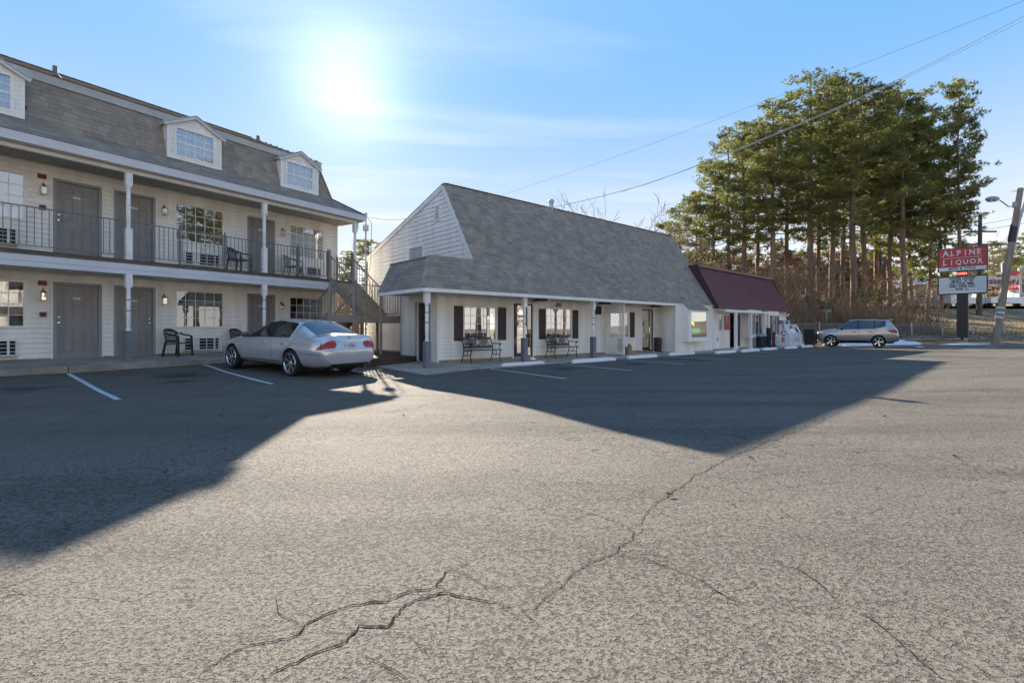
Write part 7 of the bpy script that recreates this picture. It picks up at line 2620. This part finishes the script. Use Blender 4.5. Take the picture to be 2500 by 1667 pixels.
# u of trunk, distance, v of tip, variant, label
PINES = [(1705, 52, 470, 4, 'short bushy pine at the left end of the grove above the maroon roof'),
         (1745, 50, 395, 2, 'pine with the lowest left shoulder of the grove, left of the first bare trunk'),
         (1775, 56, 330, 1, 'slim pine rising over the middle of the maroon roof'),
         (1816, 48, 300, 0, 'pine with a clean straight trunk above the right half of the maroon roof'),
         (1852, 60, 300, 2, 'pale trunked pine set back between two nearer trunks over the store end'),
         (1887, 46, 250, 0, 'stout pale trunk pine just right of the maroon roof peak end'),
         (1925, 58, 270, 1, 'thin dark pine directly above the ice chest'),
         (1975, 45, 180, 3, 'tallest thick pine wrapped in dead vines right of the ice chest'),
         (2000, 57, 230, 2, 'narrow pine just right of the vine wrapped trunk'),
         (2032, 47, 195, 0, 'pine standing above the front window of the wagon'),
         (2058, 62, 260, 1, 'distant thin pine between the vine wrapped pine and the double trunk'),
         (2084, 44, 188, 3, 'broadest reddish trunk pine over the middle of the wagon roof'),
         (2106, 49, 210, 1, 'pine close beside the broadest trunk, on its right'),
         (2136, 58, 240, 2, 'slim pine above the rear side window of the wagon'),
         (2150, 66, 300, 2, 'farthest slender pine seen over the wagon tailgate'),
         (2172, 50, 225, 5, 'pine above the tail lamp of the wagon'),
         (2205, 47, 232, 0, 'pine with low green branches right of the wagon'),
         (2228, 54, 262, 4, 'dark young pine filling the gap left of the pylon sign'),
         (2262, 50, 300, 4, 'low branched pine whose dark boughs touch the left edge of the sign'),
         (2298, 60, 400, 2, 'pine trunk seen under the left half of the letter board'),
         (2342, 47, 198, 5, 'lone tall pine towering straight above the pylon sign'),
         (1660, 60, 500, 4, 'small pine half hidden by bare twigs at the right end of the shingle roof'),
         (2420, 95, 590, 4, 'round topped distant pine just right of the pylon sign'),
         (2500, 80, 570, 4, 'pine at the right edge beyond the leaning pole'),
         (2465, 110, 600, 4, 'small far pine beyond the red and white banner'),
         (905, 42, 588, 4, 'small pine top showing between motel stair and office gable')]
for i, (u, Y, v, k, lab) in enumerate(PINES):
    x = at_uz(u, Y)
    h = topv(v, Y) - tz(x, Y) + .1
    wd = 1.0
    if Y > 75 or u < 1000: wd = 1.25
    if u == 2342: wd = .74
    pine(k, x, Y, h, random.uniform(0, 6.28), lab, 'tall pines behind the picket fence' if 1650 < u < 2350 else None, wd)
# dead vines round the thick trunk
mb = MB()
x0, y0 = at_uz(1975, 45), 45
rr = random.Random(5)
for i in range(520):
    a = rr.uniform(0, 2 * PI); z = rr.uniform(.5, 14); r_ = .36 * (1 - z / 40)
    l = rr.uniform(.25, .8)
    p = Vector((x0 + math.cos(a) * r_, y0 + math.sin(a) * r_, tz(x0, y0) + z))
    q = p + Vector((math.cos(a + rr.gauss(0, .8)) * l * .7, math.sin(a + rr.gauss(0, .8)) * l * .7, rr.uniform(-.7, .3) * l))
    mb.tube([p, q], [.014, .005], 3, caps=False)
tag(mb.obj('dead_vine', TWIG), 'tangle of dead vines clinging to the tallest pine trunk', 'vine')


# bare trees and thicket
def bare_meshes(seed, H, r0, lv=5, spread=.55, leaf=False):
    rr = random.Random(seed); tr = MB(); tips = []

    def rec(p, d, l, r, lev):
        r = max(r, .011)
        q = p + d * l
        m_ = p.lerp(q, .5) + Vector((rr.gauss(0, .04), rr.gauss(0, .04), 0)) * l
        tr.tube([p, m_, q], [r, r * .85, r * .68], 3 if lev < 3 else 5, caps=False)
        if lev == 0:
            tips.append(q); return
        if lev < 3: tips.append(m_)
        for k in range(rr.choice((2, 2, 3))):
            nd = (d + Vector((rr.gauss(0, spread), rr.gauss(0, spread), rr.gauss(.12, spread * .5)))).normalized()
            rec(q if k < 2 else m_, nd, l * rr.uniform(.62, .9), r * rr.uniform(.5, .68), lev - 1)
    rec(Vector((0, 0, -.2)), Vector((rr.gauss(0, .05), rr.gauss(0, .05), 1)).normalized(), H * .26, r0, lv)
    if leaf:
        C = np.array([tuple(t + Vector((rr.gauss(0, .1), rr.gauss(0, .1), rr.gauss(0, .1)))) for t in tips])
        V, nf = tufts(C, 2, .12, .06, -.3, seed)
        return tr.mesh('limbs', TWIG), npmesh('dead_leaves', V, nf, LEAFB)
    return tr.mesh('limbs', TWIG), None


BV = [bare_meshes(21, 9, .10, 6), bare_meshes(22, 9, .12, 6, .5, True), bare_meshes(23, 7, .07, 6, .6, True), bare_meshes(24, 11, .13, 6, .42)]
BH = [9, 9, 7, 11]


def bare(v, x, y, h, rz, lab, group='bare trees and saplings'):
    k = h / BH[v]
    t = thing('bare_tree', lab, 'bare tree', (x, y, tz(x, y)), rz, group)
    t.scale = (k, k, k)
    link('trunk', BV[v][0], t)
    if BV[v][1]: link('dead_leaves', BV[v][1], t)
    return t


BARES = [(1372, 38, 500, 3, 'thin bare sapling tip just right of the roof flue'), (1418, 36, 462, 3, 'upright bare sapling above the middle of the shingle ridge'),
         (1500, 37, 448, 1, 'widest bare tree fanning above the shingle ridge'), (1545, 39, 480, 0, 'bare tree with forked limbs right of the widest one'),
         (1590, 40, 490, 2, 'small bare tree near the right end of the ridge'), (1640, 41, 470, 1, 'bare tree with clinging brown leaves where ridge and grove meet'),
         (1680, 42, 520, 1, 'brown leaved bare tree over the left end of the maroon roof'), (1725, 44, 560, 2, 'tangled bare tree over the left middle of the maroon roof'),
         (1760, 42, 590, 1, 'bare tree low behind the middle of the maroon roof'), (1800, 43, 600, 0, 'grey bare tree behind the right part of the maroon roof'),
         (1840, 44, 610, 2, 'bushy bare tree behind the right end of the maroon roof'), (1872, 42, 640, 1, 'brown bare tree touching the slanted end of the maroon roof'),
         (1905, 43, 600, 2, 'bare tree behind the downspout corner of the store'), (1940, 44, 620, 1, 'brown bare tree right above the ice chest'),
         (1960, 43, 560, 2, 'bare tree left of the vine wrapped pine'), (1995, 42, 640, 0, 'bare sapling beside the birdhouse'),
         (2055, 42, 700, 3, 'pale branching sapling over the hood of the wagon'), (2110, 42, 690, 3, 'pale slanting sapling over the wagon roof rail'),
         (2150, 46, 660, 2, 'small bare tree among the trunks above the wagon'), (2190, 44, 700, 1, 'bare bush tree right of the wagon tail'),
         (2240, 45, 690, 2, 'bare bush tree left of the sign pylon'), (2285, 46, 700, 1, 'bare bush just left of the black pylon'),
         (2440, 70, 575, 0, 'large grey bare tree behind the crossarms and the sign'), (2475, 66, 560, 3, 'bare grey tree between the two leaning poles'), (2410, 76, 600, 3, 'far bare tree behind the transformer')]
for i, (u, Y, v, k, lab) in enumerate(BARES):
    x = at_uz(u, Y); h = topv(v, Y) - tz(x, Y)
    bare(k, x, Y, max(2, h), random.uniform(0, 6.28), lab)

g = random.Random(77)
for i in range(26):
    u = 1650 + i * 27 + g.uniform(-8, 8); Y = g.uniform(41, 56); v = g.uniform(600, 700)
    if u > 2330: break
    x = at_uz(u, Y)
    near = min(PINES, key=lambda p: abs(p[0] - u))
    word = 'left of' if u < near[0] else 'right of'
    bare(g.choice((1, 2, 2, 1, 0)), x, Y, topv(v, Y) - tz(x, Y), g.uniform(0, 6.28), 'brown understory sapling among the %s' % ('pines just ' + word + ' the ' + near[4].split(' pine')[0].split('the ')[-1][:24] if False else 'pine trunks behind the picket fence'), 'understory saplings in the pine grove')

# undergrowth: countless thin stems, dead grass, needles
g = np.random.default_rng(9)


def scrub(name, n, x0, x1, y0, y1, h0, h1, wd, m, lean=.35, seed=3, dens=None):
    g = np.random.default_rng(seed)
    X = g.uniform(x0, x1, n); Y = g.uniform(y0, y1, n)
    if dens is not None:
        keep = g.uniform(size=n) < dens(X, Y); X, Y = X[keep], Y[keep]
    n = len(X)
    Z = terrain_z(X, Y)
    Hh = g.uniform(h0, h1, n) * g.uniform(.5, 1, n)
    a = g.uniform(0, 2 * PI, n); ln = Hh * lean * g.uniform(0, 1.6, n)
    B = np.stack([X, Y, Z], 1); T = B + np.stack([np.cos(a) * ln, np.sin(a) * ln, Hh], 1)
    Mi = (B + T) / 2 + np.stack([np.cos(a) * ln * -.15, np.sin(a) * ln * -.15, Hh * .1], 1)
    sd = np.stack([np.cos(a + 1.3), np.sin(a + 1.3), np.zeros(n)], 1) * wd
    V = np.stack([B - sd, B + sd, Mi + sd * .7, B - sd, Mi + sd * .7, Mi - sd * .7, Mi - sd * .7, Mi + sd * .7, T], 1)
    o = link(name, npmesh(name, V.reshape(-1, 3), n * 3, m))
    o['kind'] = 'stuff'
    return o


noise_d = lambda X, Y: .35 + .65 * (np.sin(X * 1.7) * np.sin(Y * 1.3 + X * .6) > -.2)
scrub('undergrowth', 24000, 8, 35, 38.9, 48, .5, 2.8, .010, TWIG, .45, 3, noise_d)
scrub('tall_twigs', 24000, 2, 36, 39.5, 60, 1.2, 5.0, .013, TWIG, .9, 4, noise_d)
scrub('crossing_twigs', 22000, 2, 36, 40, 60, .8, 4.2, .012, TWIG, 1.8, 14, noise_d)
scrub('dry_grass', 26000, 8, 62, 38.8, 62, .08, .35, .012, DRYG, .6, 5)
scrub('fallen_leaves_cover', 7000, 8, 45, 36, 47, .04, .12, .05, LEAFB, 1.2, 6)
scrub('needle_boughs', 0 + 10, 0, 1, 39, 40, .1, .2, .01, DRYG)
bpy.data.objects.remove(bpy.data.objects['needle_boughs'])
# leafy low pine sprays between the trunks (young growth), each a thing
for (u, Y, v, lab) in ((2120, 41, 716, 'bright green young pine bough over the wagon roof'), (2152, 42, 728, 'second bright young pine spray right of the first over the wagon'), (2005, 44, 735, 'small green pine spray above the birdhouse')):
    C = []; rr = random.Random(int(u)); z0 = topv(v, Y)
    for k in range(60):
        C.append((rr.gauss(0, .8), rr.gauss(0, .5), rr.gauss(0, .22)))
    V, nf = tufts(np.array(C), 12, .3, .035, .4, int(u))
    t = thing('young_pine', lab, 'young pine', (at_uz(u, Y), Y, tz(at_uz(u, Y), Y)), 0, 'young pine growth')
    o = link('crown', npmesh('crown', V, nf, NEEDLE), t); o.location = (0, 0, z0 - t.location.z)
    MB().tube([(0, 0, -.2), (.1, 0, (z0 - t.location.z) * .6), (0, 0, z0 - t.location.z + .3)], [.06, .045, .02], 5).obj('trunk', BARK, t)
    o2 = MB()
    for k in range(14):
        c = C[k]; b_ = z0 - t.location.z
        o2.tube([(0, 0, b_ - .2), (c[0], c[1], c[2] + b_)], [.02, .008], 3, caps=False)
    o2.obj('limbs', BARK, t)

# far treeline (one mass)
def treeline(name, x0, x1, y0, y1, n, h0, h1, m, seed):
    g = np.random.default_rng(seed); C = []
    for i in range(n):
        x, y = g.uniform(x0, x1), g.uniform(y0, y1); H_ = g.uniform(h0, h1); zb_ = float(terrain_z(np.array(x), np.array(y)))
        k = 34
        th_ = g.uniform(0, 1, k)
        r_ = 3.0 * np.sqrt(np.clip(1 - th_ ** 2, 0, 1)) * g.uniform(.3, 1, k); a = g.uniform(0, 6.28, k)
        C.append(np.stack([x + r_ * np.cos(a), y + r_ * np.sin(a), zb_ + H_ * (.15 + .85 * th_)], 1))
    V, nf = tufts(np.concatenate(C), 12, 1.2, .22, .2, seed)
    o = link(name, npmesh(name, V, nf, m)); o['kind'] = 'stuff'
    return o


treeline('distant_woods', 40, 220, 118, 175, 150, 8, 16, NEEDLE, 31)
treeline('distant_bare_woods', 8, 58, 70, 90, 120, 5, 10, TWIG, 32)
treeline('far_bare_woods', 50, 190, 92, 130, 110, 6, 11, TWIG, 34)
treeline('woods_behind_motel', -70, 8, 62, 90, 60, 5, 9, NEEDLE, 33)
# pines across the street behind the viewer: they are what the panes mirror
for (x, y, h, k, lab) in ((47, 12, 22, 0, 'pine across the street mirrored in the upper middle window'), (51, 6, 24, 3, 'broad pine across the street mirrored in motel glass'), (55, 15, 23, 1, 'pine across the street mirrored in the last upper window'),
                          (50, -2, 23, 0, 'pine across the street mirrored in the dormer panes'), (60, 8, 24, 3, 'tallest pine across the street, out of frame at the right'), (57, -8, 22, 2, 'pine beyond the opposite wing, out of frame'), (64, 18, 22, 5, 'last pine of the row across the street, out of frame')):
    pine(k, x, y, h, random.uniform(0, 6), lab, 'pines across the street', 1.2)
# long white motel wing across the lot, behind the viewer: it shows mirrored in the ground floor panes
wg = thing('opposite_wing', 'long white two storey motel wing across the lot, seen only mirrored in the window panes', 'building', FM.W(-32, 38, .2), FM.rz)
MB().box(0, 46, -8, 0, -.3, 5.6).obj('wall', WHITE, wg)
MB().prism([(1.3, 5.6), (.6, 6.2), (.3, 7.4), (-4, 8.6), (-8.3, 7.4), (-8.6, 5.6)], -.5, 46.5, 'x').obj('roof', mat('far_shingle', (.2, .19, .17), .85), wg)
MB().box(0, 46, .01, 1.3, 2.75, 3.1).obj('balcony', FASC, wg)
for k in range(11):
    x = 2 + k * 3.85
    for z in (.2, 3.2):
        MB().box(x, x + .9, .01, .05, z, z + 2.03).obj('door', GREY_DOOR, wg)
        f = MB().box(x + 1.5, x + 3.0, .01, .04, z + .95, z + 2.05).obj('window', TRIM, wg)
        MB().box(x + 1.56, x + 2.94, .041, .05, z + 1.0, z + 2.0).obj('pane', CARGLASS, f)
    MB().box(x - .6, x - .48, 1.2, 1.32, 0, 5.6).obj('post', TRIMW, wg)
    MB().box(x - .48, x + 3.2, 1.24, 1.28, 4.0, 4.04).box(x - .48, x + 3.2, 1.24, 1.28, 3.2, 3.23).obj('rail', TRIMW, wg)

# highway on the rise, trucks, banner, shop buildings
hx0, hx1 = 25, 110
Yh = 66
def hz(x, y): return tz(x, y) + .05
mb = MB(); xsn = 40
vs = []
for i in range(xsn + 1):
    x = hx0 + (hx1 - hx0) * i / xsn
    for y in (Yh - 4, Yh + 5):
        vs.append((x, y, hz(x, Yh) + .03))
mb.add(vs, [(2 * i, 2 * i + 2, 2 * i + 3, 2 * i + 1) for i in range(xsn)])
struct(mb.obj('road', mat('far_asphalt', (.2, .2, .2), .8, var=.2)))
zt_ = hz(60, Yh) + .02
tx = at_uz(2476, Yh)
pickup('white crew cab pickup passing behind the leaning pole on the upper road', tx + .9, Yh - 1.2, zt_, PI, 6.2)
pickup('white box bodied service truck behind the black sign pylon', at_uz(2385, Yh) + 1.2, Yh - .4, zt_, PI, 6.0, True)


def simple_car(lab, x, y, z, rz, m):
    t = thing('parked_car', lab, 'car', (x, y, z), rz, 'cars half hidden beyond the trees')
    MB().prism([(0, .35), (0, .75), (.9, .9), (1.5, 1.35), (2.9, 1.4), (3.6, 1.0), (4.4, .95), (4.45, .35)], -.85, .85, 'y').obj('body', m, t)
    for y_ in (-.86, .86):
        MB().add([(1.15, y_, .95), (3.3, y_, .98), (2.85, y_, 1.3), (1.6, y_, 1.28)], [(0, 1, 2, 3)]).obj('window', CARGLASS, t)
        for xx in (.8, 3.6):
            wheel(t, xx, y_ * .92, .31, .31, .2, 5, 1 if y_ > 0 else -1, 1)
    return t


simple_car('pale sedan glimpsed among trunks left of the sign', at_uz(2278, Yh) + 2, Yh + 1, hz(50, Yh), PI, mat('pale_car', (.4, .42, .45), .3, coat=.6))
simple_car('white car glimpsed between the sign pylon and the pine trunk', at_uz(2320, Yh + 4), Yh + 4, hz(52, Yh), PI, CARWHITE)
# banner and forecourt pylon
bz = topv(700, 72)
bn = thing('banner', 'long white banner with red lettering strung beyond the highway', 'banner', (at_uz(2440, 72), 72, 0))
vs = []
for i in range(21):
    x = -2.6 + 5.6 * i / 20; yy = .12 * math.sin(i * .9)
    for z in (topv(699, 72) + .06 * math.sin(i * .7), topv(675, 72) + .1 * math.sin(i * .5)):
        vs.append((x, yy, z))
MB().add(vs + [(v[0], v[1] + .02, v[2]) for v in vs], [(2 * i, 2 * i + 2, 2 * i + 3, 2 * i + 1) for i in range(20)] + [(42 + 2 * i, 42 + 2 * i + 1, 42 + 2 * i + 3, 42 + 2 * i + 2) for i in range(20)]).obj('banner_cloth', mat('banner_white', (.6, .6, .66), .7), bn)
rs = MB()
for k in range(9):
    x = -2.1 + k * .55
    rs.box(x, x + .38, -.2, -.17, topv(694, 72), topv(683, 72))
rs.obj('banner_print', mat('banner_maroon', (.25, .05, .08), .6), bn)
for x in (-2.6, 3.0):
    MB().tube([(x, 0, tz(60, 72) - .5), (x, 0, topv(673, 72))], .07, 6).obj('banner_post', STEEL, bn)
ps = thing('price_pylon', 'tall grey and red price sign partly hidden by the leaning pole', 'sign', (at_uz(2478, 74), 74, 0))
zt0 = tz(62, 74) - .5
MB().box(.5, .9, -.15, .15, zt0, topv(655, 74)).obj('support', mat('grey_support', (.42, .44, .48), .5), ps)
MB().box(-1.1, .45, -.2, .2, topv(708, 74), topv(662, 74)).obj('red_face', RED, ps)
text('digits', '2.94', .85, mat('led_red', (.7, .03, .02)), ps, (-.3, -.22, topv(698, 74)), off=.02)
MB().box(-1.1, .45, -.2, .2, topv(722, 74), topv(709, 74)).obj('white_face', SWH, ps)
text('digits', '92', .6, BLACKLET, ps, (-.3, -.22, topv(715, 74)), off=.02)


def simple_building(lab, u0, u1, Y, vt, wall_m, roof_m, group=None, trim=None):
    x0, x1 = at_uz(u0, Y), at_uz(u1, Y)
    zb_ = tz((x0 + x1) / 2, Y) - .5
    t = thing('distant_building', lab, 'building', (x0, Y, zb_))
    H_ = topv(vt, Y) - zb_; W_ = x1 - x0
    MB().box(0, W_, 0, 8, 0, H_ * .72).obj('wall', wall_m, t)
    MB().prism([(-.5, H_ * .72), (4, H_), (8.5, H_ * .72), (4, H_ * .66)], -.4, W_ + .4, 'x').obj('roof', roof_m, t)
    n_ = max(1, int(W_ / 2.6))
    for k in range(n_):
        x = W_ * (k + .5) / n_
        f = MB().box(x - .55, x + .55, -.06, .02, H_ * .28, H_ * .58).obj('window', TRIM, t)
        MB().add([(x - .47, -.07, H_ * .3), (x + .47, -.07, H_ * .3), (x + .47, -.07, H_ * .56), (x - .47, -.07, H_ * .56)], [(0, 1, 2, 3)]).obj('pane', GLASSR, f)
    return t


simple_building('low grey building with dark red roof seen through the trunks', 1930, 2030, 70, 690, mat('dim_grey_wall', (.16, .15, .14), .8), mat('dull_red_roof', (.2, .05, .045), .7))
simple_building('tan building with pale roof left of the pylon sign', 2236, 2300, 84, 668, mat('tan_wall', (.35, .26, .18), .8), mat('pale_roof', (.55, .55, .57), .6))
simple_building('distant house with blue door right of the price sign', 2490, 2560, 92, 700, mat('tan_wall2', (.3, .27, .2), .8), mat('brown_roof', (.16, .12, .1), .8))
